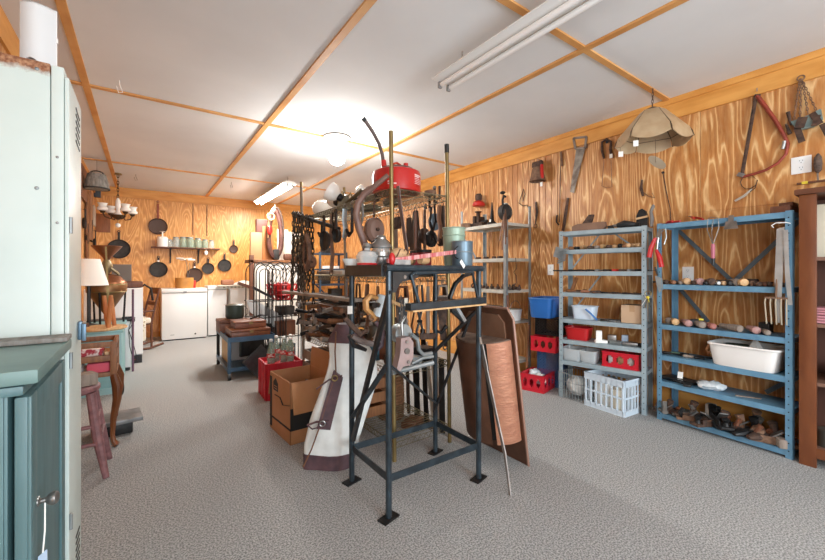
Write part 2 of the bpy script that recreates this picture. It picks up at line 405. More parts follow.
# bow saw
bs = T('bow_saw', 'red-framed bow saw hanging on plywood wall right of the shade lamp', 'saw', (XW - .025, .82, 2.5))
def loc(o, u, v, dx=0):
    p = onx(u, v, o.location.x + dx); return p - o.location
P('frame', MB().tube([loc(bs, *q) for q in ((757, 96), (765, 106), (775, 120), (784, 135), (788, 144), (786, 154), (778, 163), (766, 170), (754, 174), (742, 177))], [.015, .014, .013, .012, .011, .01, .01, .01, .01, .01], 8), mat('rusty_red', '9a3d2a', .55, .1, '7d3324', 14), bs)
P('blade', MB().tube([loc(bs, 756, 96), loc(bs, 749, 136), loc(bs, 742, 175)], .012, 6, flat=.2), RUSTD, bs)
P('handle_clamp', MB().tube([loc(bs, 785, 141), loc(bs, 783, 149)], [.013, .01], 8), STEEL, bs)
P('tension_clamp', MB().box(loc(bs, 741, 175), (.02, .045, .03), (0.5, 0, 0), bev=.004), STEEL, bs); P('tension_clamp', MB().box(loc(bs, 757, 97), (.02, .035, .04), (.3, 0, 0), bev=.006), RUSTD, bs)
P('nail', MB().tube([loc(bs, 757, 91, .02), loc(bs, 757, 91, -.01), loc(bs, 757, 88, -.012)], .003, 6), STEEL, bs)
# sickle
sk = T('sickle', 'small sickle with curved rusty blade hanging under the bow saw', 'sickle', (XW - .015, .86, 1.89))
P('blade', MB().tube([loc(sk, *q) for q in ((756, 179), (752, 175.5), (747, 175), (742.5, 177.5), (740.5, 182), (742, 186.5), (746, 189), (751, 188.5), (756, 185), (757.5, 180), (755, 188), (750, 192))], [.004, .006, .007, .008, .008, .008, .008, .008, .008, .008, .008, .006], 8, flat=.3), RUSTD, sk)
P('handle', MB().tube([loc(sk, 752, 189), loc(sk, 744, 196), loc(sk, 735, 201)], [.007, .01, .008], 8), mat('bone_handle', 'b7aea1', .5), sk)
# jaw trap with chain
tr = T('jaw_trap', 'steel animal trap hanging on chains at top right of wall', 'trap', (XW - .03, .56, 2.3))
P('jaw_plate', MB().prism([(a.y, a.z) for a in [loc(tr, *q) for q in ((791, 122), (805, 117), (821, 109), (823, 119), (814, 127), (797, 131))]], -.012, .012, 'yz'), mat('verdigris_steel', '6d8280', .5, .4, '8a9a96', 12), tr)
for q0, q1, ww in (((797, 128), (802, 142), .035), ((818, 115), (814, 126), .03), ((803, 117), (799, 128), .05), ((822, 124), (828, 135), .03), ((812, 113), (820, 124), .035)):
    P('spring', MB().bar(loc(tr, *q0, -.014), loc(tr, *q1, -.03), ww, .006, (1, 0, 0)), RUSTD, tr)
def chain_links(p0, p1, n=0, r=.0026, w=.009, sag=0):
    m = MB(); p0, p1 = V(p0), V(p1); L = (p1 - p0).length; n = n or max(3, int(L / (w * 2.1)))
    for i in range(n):
        f0, f1 = i / n, (i + 1) / n; a = p0.lerp(p1, f0); b = p0.lerp(p1, f1)
        a.z -= sag * 4 * f0 * (1 - f0); b.z -= sag * 4 * f1 * (1 - f1)
        d = (b - a).normalized(); c = (a + b) / 2; h = (b - a).length * .68
        s = V((0, 1, 0)) if i % 2 else V((1, 0, 0)); s = (s - d * s.dot(d)).normalized()
        m.tube([c + d * (h * math.cos(k * PI / 4)) + s * (w * .55 * math.sin(k * PI / 4)) for k in range(8)], r, 4, closed=True)
    return m
for q0, q1 in (((800, 79), (794, 119)), ((801, 79), (800, 117)), ((802, 79), (808, 113)), ((802, 80), (816, 110))):
    P('chain', chain_links(loc(tr, *q0), loc(tr, *q1)), RUST, tr)
P('ring', MB().ring(loc(tr, 801, 78), .018, .004, 'x'), RUST, tr)
P('jaw_tip', MB().cyl(loc(tr, 788, 112), loc(tr, 791, 125), .012, .006), RUSTD, tr)
P('jaw_tip', MB().cyl(loc(tr, 786, 124), loc(tr, 790, 134), .006, .012), RUSTD, tr)
# brush, ruler stick
wb = T('wire_brush', 'round dark brush on a twisted stem hanging right of the wall outlet', 'brush', (XW - .03, .55, 1.95))
P('bristles', MB().lathe([(.004, .03), (.018, .05), (.022, .09), (.018, .14), (.004, .165)], 14, m=Matrix.Translation(loc(wb, 818, 163) - V((0, 0, .1)))), mat('dark_bristle', '4a3c34', .9, 0, '6a574b', 60, .6), wb)
P('stem', MB().tube([loc(wb, 817, 163), loc(wb, 818, 180)], .005, 6), STEEL, wb)
fs = T('folding_rule', 'thin wooden stick with yellow tape on a shelf edge above the bookcase', 'stick', (XW - .03, .6, 1.8))
P('stick', MB().bar(loc(fs, 797, 184), loc(fs, 832, 179.5), .018, .012), WOODD, fs)
P('tape_band', MB().bar(loc(fs, 802, 183.2, -.001), loc(fs, 808, 182.4, -.001), .022, .017), mat('yellow_tape', 'd8c23a', .5), fs, 'bright yellow tape band')
# tiffany shade lamp hung on chain
sl = T('pendant_lamp', 'fluted tan slag-glass shade lamp hanging on chain from ceiling batten', 'lamp', (3.36, 1.385, 2.2))
rad = lambda z: 0
SH = mat('slag_glass', 'bda685', .35, 0, 'ad9270', 9); LEAD = mat('lead_came', '5b4c3a', .5, .5)
prof = [(.05, .305), (.09, .293), (.245, .12), (.262, .06), (.272, .02)]
for k in range(6):
    m = MB(); g = []
    a0, a1 = (k - .488) * PI / 3 + .35, (k + .488) * PI / 3 + .35
    for r, z in prof:
        row = []
        for j in range(6):
            a = a0 + (a1 - a0) * j / 5; rr = r * math.cos(PI / 6) / math.cos(((a - .35 - k * PI / 3 + PI) % (2 * PI)) - PI)
            dz = 0 if z > .05 else .035 * (abs(j - 2.5) / 2.5) ** 2
            row.append((rr * math.cos(a), rr * math.sin(a), z + dz))
        g.append(row)
    P('glass_panel', m.shell(g, .005), SH, sl)
    m = MB(); a = (k + .5) * PI / 3 + .35; f = 1.0
    m.tube([(r * math.cos(a), r * math.sin(a), z + (.03 if r > .25 else 0)) for r, z in prof], .004, 6); m2 = [(.246 * math.cos(q) , .246 * math.sin(q), .12) for q in (a - PI / 3, a)]
    m.tube(m2, .0035, 6); P('lead_came', m, LEAD, sl)
P('cap', MB().lathe([(.0, .335), (.02, .33), (.06, .31), (.06, .3), (0, .3)]), LEAD, sl)
P('chain', chain_links((0, 0, .335), (.01, 0, .485), r=.0025, w=.012), RUSTD, sl)
P('price_tag', MB().box((-.235, .02, -.0), (.002, .035, .045), (0, 0, .6)), PAPER, sl); P('price_tag', MB().box((-.12, .19, -.02), (.002, .035, .045), (0, 0, .6)), PAPER, sl)
P('tag_string', MB().tube([(-.235, .02, .02), (-.235, .02, .11)], .0015, 4).tube([(-.12, .19, 0), (-.13, .2, .1)], .0015, 4), mat('string', '6b6258', .9), sl)
dp = T('hanging_dish', 'small round metal dish hanging tilted below the shade lamp', 'dish', (3.36, 1.36, 2.07))
P('dish', MB().lathe([(0, 0), (.05, .003), (.075, .012), (.076, .016), (.05, .008), (0, .005)], 24, m=Euler((.9, -.5, 0)).to_matrix().to_4x4()), mat('tin_dish', 'c2b29a', .35, .4), dp)
P('wire', MB().tube([(0, 0, 0), (0, .002, .2)], .0015, 5), RUSTD, dp)
# bell
be = T('hand_bell', 'rusty iron cowbell hung with red handle near the board joint', 'bell', (XW - .08, 2.7, 2.28))
P('bell_body', MB().lathe([(0, .11), (.055, .105), (.065, .06), (.085, -.03), (.092, -.05), (.086, -.05), (.058, .06), (.05, .095), (0, .1)], 20), RUST, be)
P('yoke', MB().box((0, 0, .14), (.03, .14, .05), bev=.01).cyl((0, -.06, .16), (0, .06, .16), .02), RUSTD, be)
P('handle', MB().tube([(-.02, -.07, .12), (-.03, -.08, .03), (-.02, -.075, -.03)], .018, 8), REDM, be, 'red painted grip')
P('price_tag', MB().box((-.03, -.07, -.1), (.002, .03, .045)), PAPER, be); P('nail', MB().tube([(.08, 0, .2), (0, 0, .2), (0, 0, .15)], .003, 6), STEEL, be)
# red bell shaped lamp to its left (far)
rb = T('warning_lamp', 'small red and brown wall lamp left of the galvanised shelving top', 'lamp', (XW - .09, 3.62, 2.07))
P('red_cup', MB().lathe([(0, .0), (.07, 0), (.085, .01), (.08, .05), (.05, .075), (0, .08)], 20), REDM, rb); P('base', MB().lathe([(.035, .07), (.045, .1), (.045, .15), (.03, .17), (0, .17)], 16), RUSTD, rb)
# hand saw
hs = T('hand_saw', 'worn hand saw hanging handle up on the plywood wall', 'saw', (XW - .01, 2.25, 2.3))
P('blade', MB().prism([(a.y, a.z) for a in [loc(hs, *q) for q in ((576.5, 147), (585, 149), (574, 193), (570, 192))]], -.001, .001, 'yz'), mat('worn_saw_steel', '8e887f', .5, .5, '5e5148', 14), hs)
hp = [loc(hs, *q) for q in ((574, 138.5), (587, 137), (585.5, 148), (576, 149))]
m = MB()
for i in range(4): m.bar(hp[i], hp[(i + 1) % 4], .022, .03, (1, 0, 0))
P('handle', m, WOODG, hs)
# tongs
tg = T('blacksmith_tongs', 'iron tongs hanging jaws up beside the hand saw', 'tongs', (XW - .012, 1.96, 2.35))
pc = loc
P('jaw', MB().tube([loc(tg, *q) for q in ((607, 139), (602, 142), (602, 150), (604, 158.5))], [.01, .012, .014, .009], 8), RUSTD, tg)
P('jaw', MB().tube([loc(tg, *q) for q in ((606, 139), (611, 142), (610.5, 150), (612, 158))], [.01, .012, .014, .009], 8), RUSTD, tg)
P('rivet', MB().cyl(loc(tg, 607, 142, .01), loc(tg, 607, 142, -.014), .014), IRON, tg)
P('price_tag', MB().box(loc(tg, 611, 156, -.02), (.002, .028, .04)), PAPER, tg)
P('wire_loop', MB().tube([loc(tg, *q) for q in ((604, 160), (602, 186), (607, 188), (612, 187), (611, 160))], .003, 5), RUST, tg)
def strap(name, label, cat, qs, r, m, dx=-.012, flat=.35):
    o = T(name, label, cat, onx(qs[0][0], qs[0][1], XW + dx)); P('shaft', MB().tube([loc(o, *q) for q in qs], r, 8, flat=flat), m, o); P('nail', MB().cyl((-.012, 0, .0), (XR + .004 - o.location.x, 0, .0), .003, n=8), STEEL, o); return o
o = strap('iron_hook_bar', 'long thin iron rod hanging right of the cowbell', 'rod', ((561, 152), (560.5, 170), (560, 200), (559.5, 222)), .004, RUSTD, flat=1); P('wooden_grip', MB().tube([loc(o, 561, 152), loc(o, 562, 166)], .014, 8), RUST, o)
o = strap('draw_knife', 'flat rusty iron bar leaning above left end of grey shelving', 'bar', ((568, 198), (566, 212), (563, 231)), [.016, .02, .018], RUSTD)
o = strap('latch_hook', 'rusty iron latch hanging above the centre of the grey shelving', 'hook', ((642, 180), (641, 188), (643, 196)), [.008, .014, .01], RUSTD, flat=.7); P('wire', MB().tube([loc(o, 643, 192), loc(o, 648, 196), loc(o, 655, 198), loc(o, 652, 193)], .003, 6), RUST, o)
o = strap('wall_rod', 'thin slanted iron rod hanging between lamp and blue shelving', 'rod', ((663, 173), (666, 190), (670, 208), (671, 222)), .004, RUSTD, flat=1); P('knob', MB().ball(loc(o, 663, 172.5), .011), IRON, o)
o = strap('wire_hanger', 'bent wire loop hanging above the galvanised shelving', 'wire', ((523, 201), (525, 194), (523.5, 189), (521, 197), (519, 203), (523, 206), (527, 205), (529, 209)), .005, RUSTD, flat=1)
o = strap('eye_bolt', 'rusty twisted eye hook hanging right of the wire loop', 'hook', ((536, 202), (537, 212), (535.5, 224)), [.014, .02, .006], RUSTD, flat=.5); P('ring', MB().ring(loc(o, 535.5, 226), .022, .004, 'x'), RUSTD, o)
o = strap('iron_staple', 'small black staple on the wall low left of the tongs', 'staple', ((557, 215), (556.5, 222), (559, 225)), .008, IRON, flat=1)
for i, (u, v) in enumerate(((727, 98), (720, 96.5))): pass
# ================================================================ things on the shelves
TM = [WOODM, WOODG, WOODL, RUSTD, RUST, TANL, mat('pinkish_wood', 'a9807a', .6), STEEL]
def handled_tool(name, label, cat, p, ang, L, hm, sm, hr=.016, group=None, kind=0, pitch=0):
    """tool lying on a shelf: origin at its handle end, pointing along ang"""
    t = T(name, label, cat, p + V((0, 0, hr)), group=group, rot=(0, -pitch, ang))
    hl = L * .52
    P('handle', MB().tube([(0, 0, 0), (.006, 0, 0), (hl * .3, 0, 0), (hl * .7, 0, 0), (hl, 0, 0)], [hr * .6, hr * .95, hr, hr * .75, hr * .62], 10), hm, t)
    z = -hr + .006
    if kind == 0: P('blade', MB().tube([(hl, 0, 0), (hl + .03, 0, z * .5)], .006, 6).box(((hl + L) / 2 + .01, 0, z * .7), (L - hl, .018, .004)), sm, t)
    elif kind == 1: P('shaft', MB().tube([(hl, 0, 0), (L, 0, z * .5)], .006, 8).ball((L, 0, z * .4), .009), sm, t)
    elif kind == 2: P('head', MB().box((L - .02, 0, 0), (.035, .1, hr * 1.7), bev=.006).tube([(hl, 0, 0), (L - .03, 0, 0)], hr * .6, 8), sm, t)
    else: P('hook', MB().tube([(hl, 0, 0), (L * .8, 0, 0), (L * .9, .025, 0), (L * .8, .05, 0)], .005, 6), sm, t)
    return t
ORD = ['first', 'second', 'third', 'fourth', 'fifth', 'sixth', 'seventh', 'eighth', 'ninth', 'tenth', 'eleventh', 'twelfth', 'thirteenth', 'fourteenth', 'fifteenth', 'sixteenth', 'seventeenth', 'eighteenth', 'nineteenth', 'twentieth']
# --- blue unit, upper tool shelf: handles point towards the room
us = [660, 667, 674, 681, 688, 695, 701, 707, 713, 719, 725, 731, 738, 745, 753, 760, 766, 772, 779, 787]
names = ['wood_chisel', 'screwdriver', 'hand_file', 'claw_hammer', 'wood_rasp', 'gouge', 'awl', 'caulking_tool']
hm_ = [WOODM, RUSTD, WOODM, WOODG, TANL, RUSTD, TM[6], IRON, RUSTD, STEEL, TANL, IRON, WOODG, WOODL, RUST, RUSTD, WOODD, RUSTD, WOODM, RUSTD]
hn = {id(WOODM): 'brown', id(RUSTD): 'dark rusty', id(WOODG): 'grey wooden', id(TANL): 'tan', id(TM[6]): 'pinkish', id(IRON): 'black iron', id(STEEL): 'bare steel', id(WOODL): 'pale wooden', id(RUST): 'rust-brown', id(WOODD): 'dark brown'}
for i, u in enumerate(us):
    k = rnd.choice((0, 1, 1, 0, 3)); ly = rnd.uniform(.012, .05); big = .027 if i in (4, 6, 8, 12, 13) else rnd.uniform(.015, .021)
    p = B.at(u, ly, BZ[1] + .0005)
    handled_tool(names[(i * 5 + 1) % 8], '%s handled hand tool, %s from left on blue unit upper tool shelf' % (hn[id(hm_[i])], ORD[i]), 'tool', p, B.rz + PI / 2 + rnd.uniform(.62, .78), .25, hm_[i], RUSTD, big, 'hand tools on the blue unit upper tool shelf', 0 if k == 3 else k)
# --- blue unit, second tool shelf
def mallet(label, u, ly, ang, L, r, hm, sm, kind=0):
    return handled_tool('turning_chisel', label, 'tool', B.at(u, ly, BZ[2] + .001), B.rz + PI / 2 + ang, L, hm, sm, r, 'turned tools on the blue unit second tool shelf', kind)
mallet('pale wooden tool handle lying at far left of second tool shelf', 669, .06, 0.43, 0.28, 0.027, WOODG, STEEL)
mallet('tan wooden handle aimed outward, second from left on second tool shelf', 676, .02, 0.59, 0.34, 0.027, WOODL, STEEL)
mallet('pinkish wooden handle aimed outward, third from left on second tool shelf', 689, .015, 0.63, 0.34, 0.027, TM[6], RUSTD)
mallet('grey fluted wooden handle pointing straight out, fourth on second tool shelf', 703, .01, 0.73, 0.31, 0.027, WOODG, STEEL)
mallet('short reddish handle between the grey ones on second tool shelf', 714, .015, 0.82, 0.28, 0.023, mat('reddish_wood', '9b5f55', .6), RUSTD)
mallet('fat grey-brown handle pointing right, sixth on second tool shelf', 741, .02, 1.01, 0.34, 0.026, WOODG, RUSTD)
mallet('thick pale handle near the right post on second tool shelf', 757, .02, 0.57, 0.31, 0.026, TM[6], STEEL)
mallet('slim pale handle at right end of second tool shelf', 768, .01, 0.51, 0.31, 0.019, WOODG, STEEL)
def slab(name, label, cat, p, sx, sy, h, m, rz=0, bev=.004, group=None): return S(name, MB().box((0, 0, h / 2), (sx, sy, h), bev=bev), m, label, cat, p, rz, group)
slab('work_glove', 'dark crumpled glove behind handles on the second tool shelf', 'glove', B.at(697, .14, BZ[2] + .001), .12, .09, .05, mat('dark_cloth', '3a3d42', .9, 0, '4c4f54', 30, .5), .4, .02)
slab('tape_roll', 'small yellow tape reel behind the handles on second tool shelf', 'tape', B.at(701, .1, BZ[2] + .052), .03, .03, .015, mat('yellow_tape', 'd8c23a', .5), .4, .004)
slab('iron_block', 'black iron block in back right corner of second tool shelf', 'block', B.at(766, .2, BZ[2] + .001), .06, .09, .07, IRON, B.rz, .006)
slab('iron_clamp', 'black iron clamp behind handles at centre of upper tool shelf', 'clamp', B.at(722, .2, BZ[1] + .001), .1, .05, .04, IRON, B.rz, .01)
slab('iron_clamp', 'black iron clamp behind handles right of centre of upper tool shelf', 'clamp', B.at(751, .2, BZ[1] + .001), .08, .05, .05, RUSTD, B.rz, .01)
# --- blue unit, top: red pliers, hanging things
def pliers(label, p, rz, m, group=None, rot=None):
    t = T('garden_shears', label, 'shears', p, rz, group, rot)
    P('handle', MB().tube([(0, .03, .014), (.05, .032, .016), (.1, .012, .014), (.13, 0, .012)], [.008, .01, .009, .006], 8), m, t)
    P('handle', MB().tube([(0, -.03, .014), (.05, -.032, .016), (.1, -.012, .014), (.13, 0, .012)], [.008, .01, .009, .006], 8), m, t)
    P('blade', MB().box((.165, .006, .012), (.08, .02, .006), (0, 0, -.1)).box((.165, -.008, .012), (.08, .016, .006), (0, 0, .12)), STEEL, t)
    return t
pliers('red handled shears lying on the blue unit top, left of the pair', B.w(.12, .05, 1.592), .9, REDM)
pliers('red handled shears leaning up on the blue unit top, right of pair', B.w(.25, .1, 1.598), .6, REDM, rot=(.2, -.25, .6))
hg = T('whisk', 'wire whisk with pink and black handle hanging from blue unit top', 'whisk', B.at(713, -.008, 1.59))
P('wire_loop', MB().tube([(0, .03, 0), (0, .035, -.08), (0, .01, -.16), (0, 0, -.19)], .0025, 5).tube([(0, -.03, .0), (0, -.035, -.07), (0, -.01, -.16), (0, 0, -.19)], .0025, 5).tube([(0, .03, 0), (0, .01, .012), (0, -.03, 0)], .0025, 5).tube([(0.01, 0, -.0), (0.012, .012, -.1), (0, 0, -.19)], .0025, 5), STEEL, hg)
P('handle', MB().tube([(0, 0, -.185), (0, 0, -.2), (0, 0, -.29)], [.011, .013, .012], 10), mat('pink_grip', 'b06070', .5), hg); P('grip_end', MB().cyl((0, 0, -.29), (0, 0, -.335), .013, .011), BLACK, hg)
sc_ = T('paint_scraper', 'small flat steel scraper blade hanging from blue unit top edge', 'scraper', B.at(731, -.006, 1.56))
P('blade', MB().prism([(-.03, 0), (.03, 0), (.04, -.055), (-.04, -.055)], -.002, .002, 'yz'), STEEL, sc_); P('tang', MB().box((0, 0, .018), (.005, .03, .045)), STEEL, sc_)
# shears and forks hanging on the right post
ck = T('sheep_shears', 'long steel hand shears hanging from ring on blue unit right post', 'shears', B.at(782, -.012, 1.5))
P('ring', MB().tube([(0, .04, .0), (0, .05, .015), (0, .03, .03), (0, -.02, .028), (0, -.04, .02)], .003, 6), WHITEEN, ck)
P('blade', MB().prism([(-.012, 0), (.025, -.01), (.035, -.35), (.02, -.62), (.01, -.62), (-.005, -.3)], -.004, .004, 'yz'), mat('shear_steel', 'bfc0bf', .35, .6, 'a8a9a8', 9), ck)
P('blade', MB().prism([(-.03, -.02), (-.008, -.02), (-.015, -.3), (-.03, -.5), (-.05, -.5), (-.035, -.25)], -.010, -.005, 'yz'), mat('shear_steel', 'bfc0bf', .35, .6), ck)
fk = T('hand_rake', 'small rusty tined rake hanging against the shears on blue unit', 'rake', B.at(776, -.03, 1.03))
ck.location.z = 1.49
P('crossbar', MB().bar((0, -.055, 0), (0, .055, 0), .01, .014), RUST, fk)
for k in range(5): P('tine', MB().tube([(0, -.05 + k * .025, 0), (-.015, -.052 + k * .026, -.03), (0, -.05 + k * .024, -.17)], .0038, 6), mat('pale_tine', 'b4a892', .5, .3), fk)
P('shaft', MB().tube([(0, 0, 0), (0.02, .0, .14)], .006, 6), RUST, fk)
# --- blue unit: tub, odds
tub = T('storage_tub', 'off-white plastic dish tub full of odds on the blue unit', 'tub', B.w(.545, .13, BZ[3] + .001), B.rz)
TUBM = mat('tub_plastic', 'e6e2dd', .4)
def tubshape(sx, sy, h, taper=.88, th=.004, n=24, pw=.32):
    def rr(s): return [(math.copysign(abs(math.cos(a)) ** pw, math.cos(a)) * sx / 2 * s, math.copysign(abs(math.sin(a)) ** pw, math.sin(a)) * sy / 2 * s) for a in [2 * PI * k / n for k in range(n)]]
    m = MB(); rows = [(taper * .97, 0), (taper, .008), ((1 + taper) / 2, h * .5), (1, h), (1 - th * 2 / sx, h), ((1 + taper) / 2 - 2 * th / sx, h * .5), (taper - 2 * th / sx, .012)]
    rings = [[m.bm.verts.new((x, y, z)) for x, y in rr(s)] for s, z in rows]
    for a, b in zip(rings, rings[1:]):
        for k in range(n): m.bm.faces.new((a[k], a[(k + 1) % n], b[(k + 1) % n], b[k]))
    m.bm.faces.new(rings[0][::-1]); m.bm.faces.new(rings[-1]); return m
def rimring(sx, sy, z, r, n=32, pw=.32):
    return MB().tube([(math.copysign(abs(math.cos(a)) ** pw, math.cos(a)) * sx / 2, math.copysign(abs(math.sin(a)) ** pw, math.sin(a)) * sy / 2, z) for a in [2 * PI * k / n for k in range(n)]], r, 6, closed=True)
P('body', tubshape(.40, .29, .155), TUBM, tub); P('rim', rimring(.405, .295, .152, .009), TUBM, tub)
P('handle', MB().tube([(-.2, -.07, .145), (-.228, -.06, .09), (-.228, -.03, .05), (-.2, -.02, .1)], .008, 6), mat('wood_handle_tan', 'a87046', .5), tub, 'tan wooden handle')
slab('leather_scrap', 'green-black rumpled scrap lying inside the white tub', 'scrap', B.w(.48, .13, BZ[3] + .085), .2, .14, .06, mat('green_scrap', '4f5b4a', .9, 0, '7d8069', 25, .5), .2, .02)
S('paper_cone', MB().cyl((0, 0, 0), (.02, 0, .12), .06, .004, 4), PAPER, 'white paper packet standing in the white tub', 'packet', B.w(.59, .13, BZ[3] + .09), .4)
for i, (u, ly, m, lb) in enumerate(((662, .04, IRON, 'black flat tool at left end of the blue unit fourth shelf'), (670, .06, mat('green_rag', '5f7a63', .9), 'green handled tool second on the blue unit fourth shelf'), (683, .04, WOODG, 'grey notched wooden tool third on the blue unit fourth shelf'), (694, .05, IRON, 'black knobbed tool fourth on the blue unit fourth shelf'))):
    handled_tool('hand_tool', lb, 'tool', B.at(u, ly + .02, BZ[3] + .001), B.rz + .3 + .5 * (i % 2), .13, m, IRON, .013, 'tools left of the white tub', 1)
kb = T('knife_roll', 'black folded tool pouch with white tag on blue unit low shelf', 'pouch', B.at(672, .06, BZ[4] + .002), B.rz)
P('pouch', MB().box((.03, .06, .012), (.26, .15, .022), (0, 0, -.25), bev=.009).box((.12, -.03, .01), (.05, .1, .02), (0, 0, .4), bev=.006), BLACK, kb)
P('tag', MB().box((.05, .02, .05), (.035, .002, .07), (-.4, 0, .2)), PAPER, kb); P('strap', MB().bar((-.06, -.03, .03), (.16, .03, .034), .02, .006), IRON, kb)
m = MB().ball((0, 0, .03), .075, (1.25, .8, .42), 16); bmesh.ops.scale(m.bm, vec=(1, 1, 1), verts=m.bm.verts[:])
for v in m.bm.verts: v.co += V((rnd.uniform(-.008, .008),) * 3)
S('plastic_bag', m, mat('clear_bag', 'b9c3c8', .25, 0, 'd7dde0', 30, .6), 'crumpled clear plastic bag beside the black pouch', 'bag', B.at(711, .08, BZ[4] + .002), B.rz)
slab('wood_shaving', 'thin brown stick lying at the middle of blue unit low shelf', 'stick', B.at(748, .08, BZ[4] + .001), .14, .018, .008, WOODG, B.rz + .5, .002)
# --- blue unit, bottom: iron lasts and plane bodies
def shoe_last(label, p, rz, s, m, roll=0):
    t = T('shoe_last', label, 'shoe last', p, group='iron lasts on the blue unit bottom shelf', rot=(roll, 0, rz))
    P('sole', MB().tube([(-.06 * s, 0, .02 * s), (-.02 * s, 0, .022 * s), (.03 * s, 0, .02 * s), (.065 * s, 0, .014 * s)], [.018 * s, .02 * s, .026 * s, .012 * s], 10, flat=.7), m, t)
    P('ankle', MB().tube([(-.045 * s, 0, .02 * s), (-.05 * s, 0, .055 * s), (-.04 * s, 0, .085 * s)], [.016 * s, .014 * s, .019 * s], 8), m, t)
    return t
def plane_body(label, p, rz, s, m, m2, roll=0):
    t = T('block_plane', label, 'plane', p, group='iron lasts on the blue unit bottom shelf', rot=(roll, 0, rz))
    P('sole', MB().box((0, 0, .008 * s), (.16 * s, .05 * s, .012 * s), bev=.002).box((0, .023 * s, .02 * s), (.1 * s, .004, .03 * s)).box((0, -.023 * s, .02 * s), (.1 * s, .004, .03 * s)), m, t)
    P('knob', MB().lathe([(.012 * s, .014 * s), (.009 * s, .03 * s), (.017 * s, .045 * s), (0, .058 * s)], 12, c=(.055 * s, 0, 0)), m2, t)
    P('tote', MB().tube([(-.05 * s, 0, .014 * s), (-.06 * s, 0, .04 * s), (-.045 * s, 0, .07 * s)], .011 * s, 8), m2, t)
    P('iron', MB().box((.0, 0, .04 * s), (.07 * s, .034 * s, .006 * s), (0, -.7, 0)), STEEL, t)
    return t
cols = {'dark rusty': RUSTD, 'black': IRON, 'brown': RUST, 'grey': mat('dull_iron_grey', '6d6862', .6, .4)}
spots = [(661, .02, 0, 'grey'), (668, .05, 1, 'dark rusty'), (676, .03, 0, 'dark rusty'), (684, .06, 0, 'grey'), (692, .03, 1, 'brown'), (702, .08, 0, 'dark rusty'), (708, .03, 1, 'dark rusty'), (715, .07, 0, 'black'), (722, .04, 1, 'black'), (729, .08, 0, 'brown'), (734, .03, 0, 'dark rusty'), (741, .07, 1, 'dark rusty'), (746, .03, 0, 'black'), (753, .06, 1, 'black'), (758, .1, 0, 'brown'), (763, .04, 0, 'dark rusty'), (769, .1, 0, 'grey'), (775, .05, 1, 'brown')]
for i, (u, ly, k, cn) in enumerate(spots):
    s = 1.25 + .25 * (i > 4); p = B.at(u, ly, BZ[5] + .001 + (.03 if i in (8, 14) else 0)); rz = B.rz + rnd.uniform(-1.2, 1.2) + (PI if i % 3 == 0 else 0)
    if k: plane_body('%s iron block plane, %s from left in the bottom row of blue unit' % (cn, ORD[i]), p, rz, s, cols[cn], WOODD if i % 2 else IRON)
    else: shoe_last('%s iron shoe last, %s from left in the bottom row of blue unit' % (cn, ORD[i]), p, rz, s, cols[cn])
slab('wooden_block', 'pale wooden block at bottom right of blue unit by the post', 'block', B.at(780, .04, BZ[5] + .001), .05, .12, .06, WOODG, B.rz + .6, .01)
slab('wooden_block', 'whitish lump of wood resting on the bottom pile of blue unit', 'block', B.at(711, .16, BZ[5] + .001), .06, .07, .13, mat('pale_lump', 'a79d92', .8), B.rz, .015)

# --- grey unit
def gt_(name, label, u, ly, zi, ang, L, hm, sm, r=.014, kind=0): return handled_tool(name, label, 'tool', G.at(u, ly, GZ[zi] + .001), G.rz + ang, L, hm, sm, r, 'tools on grey unit shelf %d' % (zi + 1), kind)
pb = T('jointer_plane', 'long old wooden plane with raised iron on grey unit top', 'plane', G.at(573, .1, GZ[0] + .001), G.rz)
P('stock', MB().prism([(0, 0), (.27, 0), (.3, .03), (.29, .075), (.05, .07), (0, .05)], -.03, .03, 'xz'), mat('plane_stock', '6e5142', .7, 0, '83634f', 8), pb)
P('iron', MB().prism([(.09, .07), (.17, .075), (.19, .15), (.15, .15)], -.022, .022, 'xz'), RUSTD, pb)
slab('iron_weight', 'small black iron lump on grey unit top right of plane', 'weight', G.at(611, .1, GZ[0] + .001), .05, .05, .035, IRON, G.rz, .01)
hb = T('hand_drill', 'black hand drill lying on grey unit top at centre', 'drill', G.at(617, .1, GZ[0] + .001), G.rz)
P('body', MB().tube([(0, 0, .03), (.06, 0, .04), (.12, 0, .032), (.16, 0, .03)], [.02, .034, .026, .012], 10), BLKPAINT, hb); P('handle', MB().tube([(.1, 0, .03), (.18, 0, .025)], [.018, .02], 8), BLACK, hb); P('chuck', MB().cyl((-.04, 0, .03), (0, 0, .03), .01, .016), STEEL, hb)
cb = T('cobbler_anvil', 'dark rounded iron stand with pale band on grey unit top', 'anvil', G.at(637, .12, GZ[0] + .001), G.rz)
P('body', MB().prism([(0, 0), (.085, 0), (.085, .08), (.07, .14), (.045, .16), (.02, .15), (0, .1)], -.03, .03, 'xz'), IRON, cb); P('band', MB().bar((-.003, -.031, .075), (.088, -.031, .09), .008, .016, (0, 0, 1)), TANL, cb)
S('sharpening_stone', MB().tube([(0, 0, 0), (.004, 0, .07), (-.004, 0, .13), (.012, 0, .17), (.014, 0, .185)], [.026, .028, .022, .026, .016], 10, flat=.5), mat('slate_grey', '6f6a66', .7, 0, '7f7a75', 12), 'upright grey curved stone tool at right end of grey unit top', 'stone', G.at(651.5, .1, GZ[0] + .001), G.rz)
L2 = [('brown', WOODM, 569), ('black', IRON, 575), ('tan', TANL, 581), ('dark rusty', RUSTD, 588), ('grey wooden', WOODG, 595), ('pale', WOODL, 601), ('dark rusty', RUSTD, 607), ('tan', TANL, 613), ('black', IRON, 619), ('brown', WOODM, 624)]
